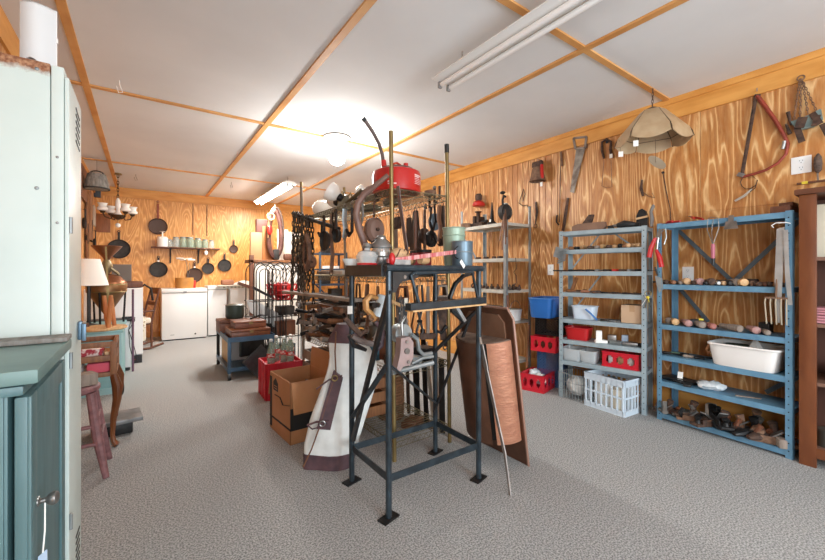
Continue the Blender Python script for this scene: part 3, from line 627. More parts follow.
for i, (cn, m, u) in enumerate(L2):
    gt_('wood_chisel', '%s handled tool, %s from left on grey unit second shelf' % (cn, ORD[i]), u, .02 + .03 * (i % 3), 1, 1.15 + .1 * ((i * 7) % 5) / 5, .2, m, RUSTD, .017 + .005 * (i % 3 == 2), i % 2)
for i, (u, dz) in enumerate(((629, 0), (634, .0), (640, .0))):
    gt_('spokeshave', 'fat pinkish wooden handle, %s of three at right of grey unit second shelf' % ORD[i], u, .03 + .05 * (i == 1), 1, 2.3, .2, TANL, RUSTD, .02, 0)
for i, (u, cn, m) in enumerate(((568, 'black', IRON), (577, 'dark', RUSTD), (586, 'black', IRON), (595, 'grey', STEEL), (603, 'black', IRON), (612, 'red', REDM), (619, 'dark', RUSTD), (627, 'grey', STEEL), (635, 'dark', IRON))):
    gt_('metal_file', '%s handled file, %s from left on grey unit third shelf' % (cn, ORD[i]), u, .02, 2, .75 + .08 * (i % 2), .17, m, IRON, .010, i % 2)
gt_('iron_poker', 'long thin black rod sticking out left of grey unit third shelf', 553, -.02, 2, .12, .3, IRON, IRON, .007, 1)
gt_('claw_hammer', 'wooden handled hammer at left on grey unit fourth shelf', 566, .05, 3, .15, .18, WOODM, RUSTD, .015, 2)
gt_('claw_hammer', 'brown handled hammer second from left on grey unit fourth shelf', 581, .03, 3, -.25, .17, mat('pinky_brown', 'a06d52', .6), RUSTD, .014, 2)
for i, u in enumerate((600, 611, 622, 633)): gt_('cold_chisel', 'dark flat iron, %s of four right of hammers on grey unit fourth shelf' % ORD[i], u, .03 + .02 * (i % 2), 3, .1 - .2 * (i % 2), .13, IRON, RUSTD, .009, 0)
S('wooden_wedge', MB().prism([(0, 0), (.03, 0), (.075, .13), (.05, .14)], -.012, .012, 'xz'), WOODM, 'leaning brown wooden wedge in the left corner of grey unit fourth shelf', 'wedge', G.at(570, .2, GZ[3] + .001), G.rz)
# fifth shelf: pale tub, box
tb = T('plastic_tub', 'pale blue-white plastic tub on grey unit, blue brush leaning on it', 'tub', G.at(585, .12, GZ[4] + .001), G.rz)
P('body', tubshape(.21, .16, .12, .86), mat('pale_tub', 'cfdbe6', .35), tb); P('rim', rimring(.212, .162, .118, .005), mat('pale_tub', 'cfdbe6', .35), tb)
S('dish_brush', MB().tube([(0, 0, .008), (-.05, 0, .06), (-.1, 0, .10)], .008, 8), BLUEP, 'bright blue plastic handle leaning on the pale tub', 'handle', G.at(597, .015, GZ[4] + .001), G.rz)
cbx = T('cardboard_box', 'closed small tan cardboard box at right of grey unit fifth shelf', 'box', G.at(634.5, .13, GZ[4] + .001), G.rz)
P('carton', MB().box((0, 0, .078), (.17, .18, .155), bev=.003), mat('tan_card', 'c0a183', .85), cbx); P('tape', MB().mm((-.02, -.092, .1), (.02, -.0905, .156)).mm((-.02, -.091, .1555), (.02, .091, .157)), mat('parcel_tape', 'b08d6a', .4), cbx)
for i, u in enumerate((600, 608, 616)): gt_('putty_knife', 'flat dark scraper, %s of three between tub and box on grey unit' % ORD[i], u, .03 + .02 * i, 4, .3, .12, IRON, STEEL, .009, 0)
# sixth shelf: red bin, papers, junk
rb_ = T('red_bin', 'plain red plastic bin on grey unit sixth shelf', 'bin', G.at(579, .12, GZ[5] + .001), G.rz)
P('body', tubshape(.22, .18, .115, .86), RED, rb_); P('rim', rimring(.222, .182, .112, .006), RED, rb_)
for i, (u, ly, sx, sy, h, m, rz, lb) in enumerate(((599, .03, .05, .04, .11, PAPER, .3, 'crumpled white paper packet standing right of the red bin'), (601, .02, .1, .06, .025, PAPER, .5, 'white folded papers lying in front of the packet'), (612, .1, .07, .06, .07, STEEL, .2, 'grey metal lump behind papers on grey unit'), (617, .04, .1, .07, .03, GALV, -.3, 'flat galvanised plate on grey unit sixth shelf'), (625, .12, .05, .04, .08, LBLUE, .1, 'small pale blue bottle box on grey unit sixth shelf'), (630, .05, .12, .09, .028, STEEL, .2, 'stack of grey steel plates at centre right of grey unit sixth shelf'), (641, .07, .07, .07, .022, IRON, 0, 'black flat iron plate at right end of grey unit sixth shelf'))):
    slab('metal_part' if m in (STEEL, GALV, IRON) else 'paper_packet', lb, 'part' if m in (STEEL, GALV, IRON) else 'packet', G.at(u, ly + sy / 2, GZ[5] + .001 + (.0 if i != 1 else 0)), sx, sy, h, m, G.rz + rz, .006)
# seventh shelf: clear boxes and red crate
def clear_box(label, p, rz, sx, sy, h, seed):
    t = T('clear_box', label, 'box', p, rz); P('body', tubshape(sx, sy, h, .88), CLEARP, t); P('rim', rimring(sx, sy, h, .004), CLEARP, t)
    return t
clear_box('clear plastic box, left of two on grey unit seventh shelf', G.at(574, .11, GZ[6] + .001), G.rz, .19, .2, .11, 1)
clear_box('clear plastic box, right of two on grey unit next to red crate', G.at(590.5, .11, GZ[6] + .001), G.rz, .15, .2, .11, 2)
for i, (u, lb) in enumerate(((573, 'heap of small pale parts in the left clear box'), (590.5, 'heap of small pale parts in the right clear box'))):
    slab('screw_packet', lb, 'parts', G.at(u, .11, GZ[6] + .014), .1, .13, .04, mat('pale_parts', 'b6bcbc', .6, 0, '7f8688', 60, .6), G.rz, .012)
def bottle_crate(label, p, rz, sx, sy, h, m, group=None, cut=True):
    """open plastic drinks crate with windows in its walls"""
    t = T('bottle_crate', label, 'crate', p, rz, group)
    b = MB().mm((-sx / 2, -sy / 2, 0), (sx / 2, sy / 2, .006))
    P('base', b, m, t)
    def wall(L, y, ax):
        w = MB(); q = (lambda a, z0, bb, z1: w.mm((a, y - .003, z0), (bb, y + .003, z1))) if ax == 0 else (lambda a, z0, bb, z1: w.mm((y - .003, a, z0), (y + .003, bb, z1)))
        q(-L / 2, 0, L / 2, h * .24); q(-L / 2, h * .76, L / 2, h)
        nn = 3 if L > .2 else 2
        for k in range(nn + 1): a = -L / 2 + (L - .03) * k / nn; q(a, h * .24, a + .03, h * .76)
        for k in range(nn):                       # chamfered window corners and a middle post
            a = -L / 2 + (L - .03) * k / nn + .03; bb = -L / 2 + (L - .03) * (k + 1) / nn
            for xa, xb in ((a, a + .012), (bb - .012, bb)): q(xa, h * .24, xb, h * .34); q(xa, h * .66, xb, h * .76)
        for z in (.0, h - .012):
            if ax == 0: w.mm((-L / 2 - .004, y - .007, z), (L / 2 + .004, y + .007, z + .012))
            else: w.mm((y - .007, -L / 2 - .004, z), (y + .007, L / 2 + .004, z + .012))
        P('side_wall', w, m, t)
    for y in (-sy / 2, sy / 2): wall(sx, y, 0)
    for x in (-sx / 2, sx / 2): wall(sy, x, 1)
    return t
REDC = mat('crate_red', 'c01c2c', .4)
bottle_crate('red plastic bottle crate on the seventh shelf of grey unit', G.at(623.5, .145, GZ[6] + .001), G.rz, .285, .235, .135, REDC)
for i, (u, ly, m, lb) in enumerate(((613, .08, PAPER, 'white rag in left of the shelf crate'), (622, .07, TANL, 'tan leather scrap in middle of the shelf crate'), (632, .08, PAPER, 'white paper wad in right of the shelf crate'))):
    slab('scrap_item', lb, 'scrap', G.at(u, ly + .05, GZ[6] + .01), .06, .1, .09, m, G.rz, .02)
# floor: wire basket, milk crate
wbk = T('wire_basket', 'grey wire basket with plastic bag under grey shelving', 'basket', (3.40, 2.055, 0), -1.6)
wm = MB(); sx, sy, h = .24, .26, .24
for z in (.01, .08, .16, h): wm.tube([(-sx / 2, -sy / 2, z), (sx / 2, -sy / 2, z), (sx / 2, sy / 2, z), (-sx / 2, sy / 2, z)], .003 if z < h else .005, 5, closed=True)
for k in range(9):
    for y in (-sy / 2, sy / 2): x = -sx / 2 + sx * k / 8; wm.tube([(x, y, .01), (x, y, h)], .0022, 4)
    for x in (-sx / 2, sx / 2): y = -sy / 2 + sy * k / 8; wm.tube([(x, y, .01), (x, y, h)], .0022, 4)
    x = -sx / 2 + sx * k / 8; wm.tube([(x, -sy / 2, .01), (x, sy / 2, .01)], .0022, 4)
P('basket_wire', wm, GALV, wbk)
m = MB().ball((0, 0, .095), .1, (.95, 1.0, .9), 14)
for v in m.bm.verts: v.co += V((rnd.uniform(-.012, .012), rnd.uniform(-.012, .012), rnd.uniform(-.012, .012)))
S('plastic_bag', m, mat('grey_bag', 'c4c4c0', .3, 0, 'e0e0dc', 25, .5), 'whitish plastic bag bundled inside the wire basket', 'bag', (3.40, 2.055, .016), -1.6)
mk = T('milk_crate', 'pale blue-white plastic milk crate on floor under grey shelving', 'crate', (3.235, 1.545, 0), -1.65)
MKM = mat('crate_white', 'c9d6e0', .4); a_, b_ = .36, .31; h = .30
def crate_wall(p0, d, L):
    m = MB(); n_ = 7 if L > .33 else 6; d = V(d)
    def q(s0, z0, s1, z1, th=.006):
        pa, pb_ = V(p0) + d * s0, V(p0) + d * s1; m.bar((pa.x, pa.y, (z0 + z1) / 2), (pb_.x, pb_.y, (z0 + z1) / 2), th, z1 - z0)
    q(0, 0, L, .045, .012); q(0, h - .06, L, h, .012); q(0, .14, L, .155, .008); q(0, h - .012, L, h, .02)
    for k in range(n_ + 1): s = .012 + (L - .024) * k / n_; pa = V(p0) + d * s; m.box((pa.x, pa.y, h / 2), (.012, .012, h - .02))
    return m
for p0, d, L in (((-a_, 0, 0), (1, 0, 0), a_), ((-a_, b_, 0), (1, 0, 0), a_), ((-a_, 0, 0), (0, 1, 0), b_), ((0, 0, 0), (0, 1, 0), b_)): P('side_wall', crate_wall(p0, d, L), MKM, mk)
m = MB()
for k in range(7): m.mm((-a_ + .01, .02 + k * .045, .004), (-.01, .03 + k * .045, .012))
P('base', m.mm((-a_ + .01, .01, .002), (-.01, b_ - .01, .008)), MKM, mk)
MF = Frame(mk, a_, b_)
for i, (lx, ly, sx, sy, hh, m, lb) in enumerate(((-.25, .12, .14, .1, .2, PAPER, 'white paper bundle at left inside the milk crate'), (-.12, .1, .08, .1, .18, mat('manila', 'd8cdb8', .8), 'cream carton in the middle of the milk crate'), (-.06, .2, .07, .07, .2, mat('grey_fold', 'a9afb2', .8), 'grey folded cloth at right inside the milk crate'), (-.26, .22, .1, .08, .23, mat('slate_carton', '5f6a70', .8), 'slate carton at the back of the milk crate'))):
    slab('carton', lb, 'carton', MF.w(lx, ly, .013), sx, sy, hh, m, G.rz + .2 * i, .012)
# hung on the left post: curry combs; on the right post: red handled shears, keys
cc = T('curry_comb', 'rippled grey metal curry comb hanging on grey unit left post', 'comb', G.at(564, -.012, 1.42), G.rz)
m = MB()
for k in range(6): m.box((-.012 * k - .01, 0, -.01 - .018 * k), (.08, .006, .014), (.3, .0, .0))
P('blade', m.xf(Euler((0, -.4, 0)).to_matrix().to_4x4()), GALV, cc); P('back_plate', MB().box((-.05, .006, -.035), (.09, .004, .1), (0, .3, 0)), GALV, cc)
rs = T('lopping_shears', 'red grip lopping shears hanging between grey and blue units', 'shears', G.at(654, -.03, 1.32), G.rz)
P('grip', MB().tube([(.01, -.0, .16), (-.02, 0, .08), (-.035, 0, .0)], [.012, .019, .018], 10), RED, rs); P('grip', MB().tube([(.015, 0, .06), (.04, -.01, .0), (.055, -.01, -.08)], [.012, .019, .018], 10), RED, rs)
P('blade', MB().box((.03, .006, .17), (.03, .005, .12), (0, .3, 0)).tube([(.02, 0, .06), (.03, 0, .16)], .006, 6), STEEL, rs); P('hook', MB().tube([(.05, 0, .2), (.08, 0, .23), (.085, 0, .16), (.07, 0, .1)], .004, 6), GALV, rs)
sv = T('tin_snips', 'grey steel snips hanging low on grey unit right post', 'snips', G.at(655, -.02, 1.12), G.rz)
P('blade', MB().prism([(0, .05), (.05, .03), (.06, -.06), (.03, -.09), (.01, -.02)], -.004, .004, 'xz'), GALV, sv); P('handle', MB().tube([(.02, 0, .05), (.0, 0, .12)], .007, 6), IRON, sv)
ky = T('key_bunch', 'bunch of brass and steel keys hanging on grey unit right post', 'keys', G.at(648, -.015, 1.02), G.rz)
P('ring', MB().ring((0, 0, 0), .022, .003, 'y'), BRASS, ky)
for i, (dx, dz, m) in enumerate(((-.045, -.08, WHITEEN), (-.02, -.1, BRASS), (.0, -.1, mat('brass_bright', 'b79a4f', .4, .7)), (.02, -.09, DKGREEN), (.012, -.05, mat('yellow_tape', 'd8c23a', .5)))):
    P('key', MB().bar((0, -.004 * i, -.02), (dx, -.004 * i, dz - .02), .003, .014, (0, 1, 0)).ball((dx * .2, -.004 * i, -.03), .012, (1, .25, 1), 8), m, ky)
# ================================================================ bins between the shelving units
BRZ = -.12 - PI / 2 + .0
def lattice_crate(label, p, rz, sx, sy, h, m):
    t = T('lattice_crate', label, 'crate', p, rz)
    P('base', MB().mm((-sx / 2, -sy / 2, 0), (sx / 2, sy / 2, .006)), m, t)
    for (x0, y0, x1, y1) in ((-sx / 2, -sy / 2, sx / 2, -sy / 2), (-sx / 2, sy / 2, sx / 2, sy / 2), (-sx / 2, -sy / 2, -sx / 2, sy / 2), (sx / 2, -sy / 2, sx / 2, sy / 2)):
        b = MB(); a, c = V((x0, y0, 0)), V((x1, y1, 0)); L = (c - a).length; d = (c - a) / L
        for z in (.006, h - .006): b.bar(a + V((0, 0, z)), c + V((0, 0, z)), .008, .014)
        for q in (a, c): b.box((q.x, q.y, h / 2), (.014, .014, h))
        n_ = int(L / .03)
        for k in range(n_):
            s0, s1 = L * k / n_, L * (k + 1) / n_
            zz = .012
            while zz < h - .03:
                b.bar(a + d * s0 + V((0, 0, zz)), a + d * s1 + V((0, 0, zz + .03)), .005, .006); b.bar(a + d * s1 + V((0, 0, zz)), a + d * s0 + V((0, 0, zz + .03)), .005, .006); zz += .03
        P('side_wall', b, m, t)
    return t
SRZ = G.rz + .02
lo = bottle_crate('red plastic bottle crate on the floor, full of plastic bags', (3.335, 2.46, 0), SRZ, .24, .30, .17, REDC)
for i, (dx, dy, sx, m, lb) in enumerate(((-.02, -.05, .13, mat('grey_bag', 'c4c4c0', .3, 0, 'e0e0dc', 25, .5), 'grey plastic bag in front of the floor crate'), (.03, .06, .14, mat('clear_bag', 'b9c3c8', .25), 'clear plastic bag at back of the floor crate'))):
    b = MB().ball((0, 0, .1), sx / 2, (1, 1, .85), 12)
    for v in b.bm.verts: v.co += V((rnd.uniform(-.012, .012), rnd.uniform(-.012, .012), rnd.uniform(-.012, .012)))
    c, q = math.cos(SRZ), math.sin(SRZ); S('plastic_bag', b, m, lb, 'bag', (3.335 + dx, 2.46 + dy, .01 if i == 0 else .02))
lattice_crate('blue lattice plastic crate standing behind the floor red crate', (3.585, 2.45, 0), SRZ, .25, .2, .385, mat('crate_blue', '3f6a9c', .45))
up = bottle_crate('red plastic bottle crate stacked above the blue lattice crate', (3.47, 2.42, .39), SRZ, .25, .32, .15, REDC)
lattice_crate('black lattice plastic crate under the translucent blue bin', (3.52, 2.42, .548), SRZ, .24, .26, .18, BLACK)
for i, dy in enumerate((-.05, .04)): slab('dark_bottle', 'brown lump inside the upper red crate, %s' % ('right' if i == 0 else 'left'), 'lump', (3.42, 2.42 + dy, .40), .08, .08, .07, WOODD, .3, .02)
bb = T('storage_bin', 'translucent blue plastic bin on top of the crate stack', 'bin', (3.44, 2.43, .735), SRZ)
BT = glassy('blue_translucent', '2f6bb5', .85, .25)
P('body', tubshape(.25, .40, .2, .88), BT, bb); P('rim', rimring(.255, .405, .197, .006), BLUEP, bb)
P('contents', MB().box((0, 0, .06), (.18, .3, .1), bev=.03), mat('bin_contents', '8fa3bd', .8, 0, 'c9d3de', 12), bb)
S('roller_stick', MB().cyl((0, 0, 0), (.05, 0, .62), .011, .011), WOODM, 'brown wooden stick standing left of the crate stack', 'stick', (3.4, 2.66, .0))
# ================================================================ galvanised unit goods
vz = T('bench_vise', 'rusty brown iron vise on top left of galvanised unit', 'vise', F.at(473, .1, 1.751), F.rz)
P('base', MB().box((.05, .06, .03), (.2, .12, .06), bev=.01), RUSTD, vz); P('jaw', MB().box((.0, .06, .1), (.035, .1, .1), bev=.006).box((.07, .06, .09), (.045, .1, .09), bev=.006), RUSTD, vz)
P('screw', MB().cyl((.07, .06, .07), (.19, .06, .07), .018), IRON, vz); P('handle_column', MB().cyl((.03, .06, .1), (.03, .06, .19), .024).lathe([(.03, .19), (.045, .2), (.045, .205), (0, .21)], 14, c=(.03, .06, 0)), RUSTD, vz)
oc = T('oil_can', 'black oil can with tall pointed spout on galvanised unit top', 'oil can', F.at(492, .1, 1.751), F.rz)
P('body', MB().lathe([(0, 0), (.06, 0), (.062, .02), (.03, .05), (.022, .07), (.02, .12), (.006, .27), (0, .27)], 18), IRON, oc); P('plate', MB().box((0, 0, .004), (.16, .12, .008), bev=.002), RUSTD, oc); P('paper_tag', MB().box((.02, -.05, .05), (.025, .002, .03)), PAPER, oc)
slab('iron_shackle', 'small rusty lump at left front corner of galvanised unit top', 'shackle', F.at(466, .03, 1.751), .12, .06, .06, RUST, F.rz + .4, .02)
sb = T('snatch_block', 'black iron snatch block with leather straps hung on galvanised post', 'pulley', F.w(fL - .02, -.03, 1.86))
P('sheave', MB().cyl((.04, -.03, 0), (.04, .03, 0), .085, n=24).ring((.04, -.032, 0), .06, .01, 'y', 20), CASTI, sb); P('hook', MB().tube([(.01, 0, .05), (0, 0, .13), (.02, 0, .18), (.05, 0, .17)], .012, 8).ball((0, 0, .21), .03, (1, 1, .6)), IRON, sb)
for k, (a_, z_) in enumerate(((-.05, -.42), (-.09, -.32), (.0, -.36), (.02, -.28))): P('strap', MB().tube([(.0, -.035, .02), (a_ * .4, -.04, z_ * .3), (a_ * .8, -.04, z_ * .7), (a_, -.04, z_)], .012, 6, flat=.4), BRLEA, sb)
wc = T('wire_hook_line', 'thin rusty wire with hooks hanging right of galvanised post', 'wire', F.w(fL + .0, .12, 1.36))
P('wire', MB().tube([(0, -.03, 0), (.02, -.03, -.12), (-.03, -.03, -.16), (.01, -.03, -.2), (.02, -.03, -.28), (-.02, -.03, -.3)], .004, 6), RUSTD, wc); P('hook', MB().ring((-.01, -.03, -.31), .02, .004, 'y'), RUSTD, wc)
for i, u in enumerate((476, 482, 487, 492, 498, 503, 510, 515, 519)):
    p = F.at(u, .05 + .04 * (i % 2), 1.001)
    t = T('iron_fitting', 'dark iron fitting, %s from left on the galvanised shelf behind the stand' % ORD[i], 'fitting', p, rnd.uniform(0, 3), 'iron fittings on galvanised shelf')
    P('body', MB().box((0, 0, .02), (.07, .04, .035), bev=.01).ring((.03, 0, .03), .025, .009, 'y', 14), RUSTD if i != 5 else RUST, t)
for i, u in enumerate((478, 486, 494, 500)):
    slab('iron_part', 'small dark iron part, %s from left on galvanised middle shelf' % ORD[i], 'part', F.at(u, .05, 1.355), .06, .05, .025, RUSTD, .4 * i, .008, 'small parts on galvanised middle shelf')
bu = T('white_pail', 'white pail with wire handle on low galvanised shelf near crate stack', 'pail', F.w(fL - .08, .22, .651))
P('body', MB().lathe([(0, 0), (.075, 0), (.09, .12), (.094, .12), (.09, .125), (.086, .12), (.072, .01), (0, .01)], 22), WHITE, bu); P('handle', MB().tube([(.09 * math.cos(a), -.02, .12 + .1 * math.sin(a)) for a in [PI * k / 10 for k in range(11)]], .003, 6), STEEL, bu)
P('lid', MB().lathe([(0, .118), (.088, .118), (.09, .128), (0, .13)]), GALV, bu)
S('broom_stick', MB().cyl((0, 0, 0), (.0, .02, .95), .012, .012), WOODD, 'brown pole standing in front of galvanised unit right side', 'pole', (3.22, 2.74, 0))

# ================================================================ the black work stand
sd = T('work_stand', 'tall black steel work stand with braced legs in the foreground', 'stand', (0, 0, 0))
LX0, LX1, LY0, LY1, HT = .975, 1.587, 1.575, 1.975, 1.235
for x, y in ((LX0, LY0), (LX0, LY1), (LX1, LY0), (LX1, LY1)):
    g = P('leg', MB().tube([(x, y, .006), (x, y, HT - .03)], .0155, 10), BLUESTL, sd)
    P('foot_plate', MB().box((x, y, .004), (.1, .055, .008), (0, 0, .25)), IRON, g)
for a, b in (((LX0, LY0), (LX1, LY0)), ((LX0, LY0), (LX0, LY1)), ((LX1, LY0), (LX1, LY1)), ((LX0, LY1), (LX1, LY1))):
    P('rail', MB().bar((*a, .195), (*b, .195), .006, .036), BLUESTL, sd)
P('top_plate', MB().mm((LX0 - .02, LY0 + .01, HT - .012), (LX1 + .01, LY1 + .02, HT)), BLKPAINT, sd)
P('top_edge', MB().tube([(LX0 - .02, LY0 - .005, HT - .016), (LX1 + .02, LY0 - .005, HT - .016)], .0175, 10).tube([(LX1 + .005, LY0, HT - .016), (LX1 + .005, LY1, HT - .016)], .0165, 10), BLUESTL, sd)
P('side_board', MB().mm((LX0 - .03, LY0 + .02, HT - .055), (LX0 - .018, LY1 + .02, HT)), BLKPAINT, sd, 'flat black side board')
P('side_board', MB().mm((LX0 - .03, LY1 + .016, HT - .06), (LX1, LY1 + .03, HT - .012)), BLKPAINT, sd)
q = lambda u, v, y=LY0 - .02: ony(u, v, y)
P('gusset', MB().prism([(0, 0), (.17, 0), (.15, -.03), (.05, -.05), (.015, -.1), (0, -.1)], -.004, .004, 'xz').xf(Matrix.Translation((LX0 + .015, LY0 - .01, HT - .035))), BLKPAINT, sd)
P('gusset_bolt', MB().cyl((LX0 + .085, LY0 - .018, HT - .06), (LX0 + .085, LY0 - .01, HT - .06), .009), STEEL, sd)
# hung trapezoid step frame
yf = LY0 - .025
P('step_hanger', MB().tube([q(415, 273, yf), q(411, 275, yf), q(419, 303, yf)], .0085, 8), BLUESTL, sd); P('step_hanger', MB().tube([q(415, 273, yf), q(472, 271.5, yf), q(478, 299, yf)], .0085, 8), BLUESTL, sd)
P('step_plate', MB().bar(q(408, 307, yf), q(483, 300, yf), .05, .034, (0, 0, 1)), BLUESTL, sd); P('step_board', MB().bar(q(409, 311, yf), q(482, 304, yf), .07, .008, (0, 0, 1)), WOODL, sd, 'pale wooden underside board')
# hoop and braces
P('hoop', MB().tube([q(473, 273, 1.72), q(463, 276, 1.72), q(455, 284, 1.72), q(450, 297, 1.72), q(452, 311, 1.72), q(463, 321, 1.72)], .017, 8, flat=.7), BLKPAINT, sd)
P('hoop_end', MB().bar(q(455, 306, 1.71), q(464, 321, 1.71), .02, .03, (0, 1, 0)), mat('grey_strap', 'a9adaf', .5, .4), sd, 'pale grey strap end')
P('brace', MB().bar(q(482, 305, 1.62), q(430, 356, 1.95), .022, .012, (0, 1, 0)), BLKPAINT, sd); P('brace', MB().bar(q(470, 318, 1.8), q(434, 412, 1.97), .016, .012, (0, 1, 0)), BLKPAINT, sd)
P('brace', MB().bar((LX0 + .005, LY0 + .02, .745), (LX0, LY1, .36), .008, .034, (1, 0, 0)), BLUESTL, sd); P('brace', MB().bar((LX0 + .01, LY0 + .01, .745), (LX1, LY1, .33), .008, .036, (0, 1, 0)), BLUESTL, sd)
P('brace', MB().bar(q(390, 290, LY0 - .01), q(353, 440, LY1 - .02), .026, .018, (1, 0, 0)), BLKPAINT, sd, 'long black diagonal bar')
# tags on the stand
P('price_tag', MB().box(q(350, 310, LY1 - .03), (.03, .002, .045)), PAPER, sd, 'white paper price tag')
P('price_tag', MB().box(q(462.5, 264, LY0 - .028), (.022, .002, .05), (0, -.8, .2)), PAPER, sd, 'white paper price tag')
P('price_tag', MB().box(q(406, 302, LY0 - .0), (.02, .002, .04)), mat('old_tag', 'b9b1a2', .8), sd, 'aged paper price tag')
# ---- on the stand
ZT = HT + .001
jk = T('bumper_jack', 'red and white striped long lever lying along the stand top', 'lever', (LX0 + .04, LY0 + .06, ZT))
P('lever_bar', MB().bar((-.01, .0, .02), (.5, .02, .085), .016, .022, (0, 0, 1)), mat('faded_red', 'b5484c', .5, 0, 'd8a9a5', 6, 0, (12, 1, 1)), jk)
P('foot', MB().box((.485, .02, .045), (.03, .035, .09), (0, .1, 0), bev=.005), REDD, jk); P('red_tip', MB().ball((.01, -.01, .03), .022, (.8, .8, 1.5)), RED, jk, 'bright red rounded tip')
P('base_block', MB().box((.07, .0, .014), (.1, .04, .027), bev=.005), mat('worn_white', 'c9c4be', .6, 0, '8d8a88', 20), jk)
P('wire_loop', MB().ring((.47, .0, .075), .035, .003, 'y', 20), IRON, jk)
S('red_toolbox', MB().box((0, 0, .035), (.17, .08, .07), bev=.006).box((0, 0, .074), (.05, .03, .012), bev=.004), REDD, 'dark red metal box at back of the stand top', 'box', (LX0 + .38, LY1 - .08, ZT), .0)
ln = T('kerosene_lantern', 'grey metal camp lantern with domed lid on the stand', 'lantern', (LX0 + .075, LY0 + .2, ZT))
P('fount', MB().lathe([(0, 0), (.055, 0), (.062, .01), (.062, .04), (.05, .05), (.05, .07)], 22), STEEL, ln); P('globe', MB().lathe([(.046, .055), (.05, .075), (.046, .1), (.04, .1)], 20), glassy('lantern_glass', '8f9696', .6), ln)
P('dome', MB().lathe([(.062, .095), (.06, .105), (.04, .125), (.028, .14), (.028, .15), (.018, .162), (0, .165)], 22), STEEL, ln); P('bail', MB().tube([(.07 * math.cos(a), 0, .08 + .07 * math.sin(a)) for a in [PI * k / 8 for k in range(9)]], .0025, 6), IRON, ln)
gl = T('baseball_glove', 'tan leather baseball glove beside the lantern on stand', 'glove', (LX0 + .19, LY0 + .2, ZT))
P('palm', MB().ball((0, 0, .05), .062, (1.05, .8, .8), 18).ball((.06, -.02, .028), .032, (1.2, 1, .8)), TANL, gl)
for k in range(3): P('lace', MB().tube([(-.05 + .03 * k, -.045 + .008 * k, .03), (-.035 + .03 * k, -.045, .06), (-.01 + .03 * k, -.03, .09)], .0035, 6), BRLEA, gl)
S('wooden_mallet_head', MB().tube([(0, 0, .03), (.03, 0, .03), (.06, 0, .03)], [.022, .028, .022], 12), TANL, 'small tan wooden block right of the baseball glove', 'block', (LX0 + .255, LY0 + .09, ZT), .2)
gj = T('glass_lamp_font', 'clear glass oil lamp base with red ring at left on stand', 'oil lamp', (LX0 - .01, LY0 + .2, ZT))
P('font', MB().lathe([(0, 0), (.045, 0), (.05, .02), (.06, .045), (.045, .07), (.016, .08), (.014, .1), (0, .1)], 20), glassy('lamp_font_glass', 'd3d7d6', .55, .08), gj); P('red_ring', MB().ring((0, 0, .006), .05, .006), RED, gj); P('burner', MB().lathe([(.02, .09), (.024, .1), (.018, .115), (0, .12)], 14), STEEL, gj)
S('glass_dish', MB().lathe([(0, 0), (.03, 0), (.05, .035), (.047, .035), (.028, .006), (0, .006)], 18), glassy('clear_glass2', 'e6ebea', .5), 'small clear glass dish left of the lantern on stand', 'dish', (LX0 - .055, LY0 + .3, ZT))
# pails
pl = T('galvanised_pail', 'blue-grey metal pail nested in a green one on stand', 'pail', (LX1 - .05, LY0 + .085, ZT))
P('body', MB().lathe([(0, 0), (.058, 0), (.06, .005), (.062, .11), (.062, .145), (.058, .145), (.056, .01), (0, .01)], 24), mat('blue_grey_tin', '5f7482', .4, .4, '6f838f', 8), pl)
for z in (.08, .142): P('band', MB().ring((0, 0, z), .0625, .003), GALV, pl)
pg = T('green_pail', 'pale green metal pail with wire bail on stand right end', 'pail', (LX1 - .005, LY0 + .21, ZT))
P('body', MB().lathe([(0, 0), (.06, 0), (.068, .17), (.07, .235), (.066, .235), (.058, .01), (0, .01)], 24), mat('sage_tin', '8fa592', .45, .2, '9fb3a0', 8), pg); P('rim', MB().ring((0, 0, .235), .069, .005), mat('sage_tin', '8fa592', .45), pg); P('band', MB().ring((0, 0, .19), .0695, .004), mat('sage_tin', '8fa592', .45), pg)
P('bail', MB().tube([(.07, 0, .19), (.1, -.03, .13), (.125, -.06, .06), (.12, -.06, .05)], .006, 6), GALV, pg)
# scythe snath : bent brown pole
sn = T('scythe_snath', 'curved brown bent wooden scythe handle rising from stand', 'scythe handle', ony(368, 262, 1.9))
pts = [ony(u, v, y) - sn.location for u, v, y in ((368, 262, 1.9), (365, 245, 1.9), (359, 228, 1.89), (356, 214, 1.88), (358, 203, 1.86), (364, 194, 1.84), (372, 188, 1.8), (381, 181, 1.76), (388, 175, 1.73))]
P('shaft', MB().tube(pts, [.02, .02, .02, .019, .0185, .018, .016, .014, .012], 10), mat('snath_wood', '5f463e', .5, 0, '775a50', 10, .05), sn); P('collar', MB().tube([pts[0], pts[0] + V((0, 0, .02))], .036, 12), RUSTD, sn)
bt_ = T('leather_belt', 'long grey-brown leather strap with holes hanging at rack corner', 'strap', ony(398, 186, 1.97))
bp = [ony(u, v, 1.97) - bt_.location for u, v in ((398, 186), (400, 205), (403, 225), (406, 245), (408, 258))]
m = MB()
for a, b in zip(bp, bp[1:]): m.bar(a, b, .005, .032, (0, 1, 0))
P('strap', m, mat('strap_leather', '6a5854', .6, 0, '7c6a64', 14), bt_)
for k in range(7):
    a = bp[0].lerp(bp[-1], .3 + .1 * k); P('strap_hole', MB().cyl(a + V((0.004, -.004, 0)), a + V((.004, -.0035, 0)), .005, n=8), BLACK, bt_)
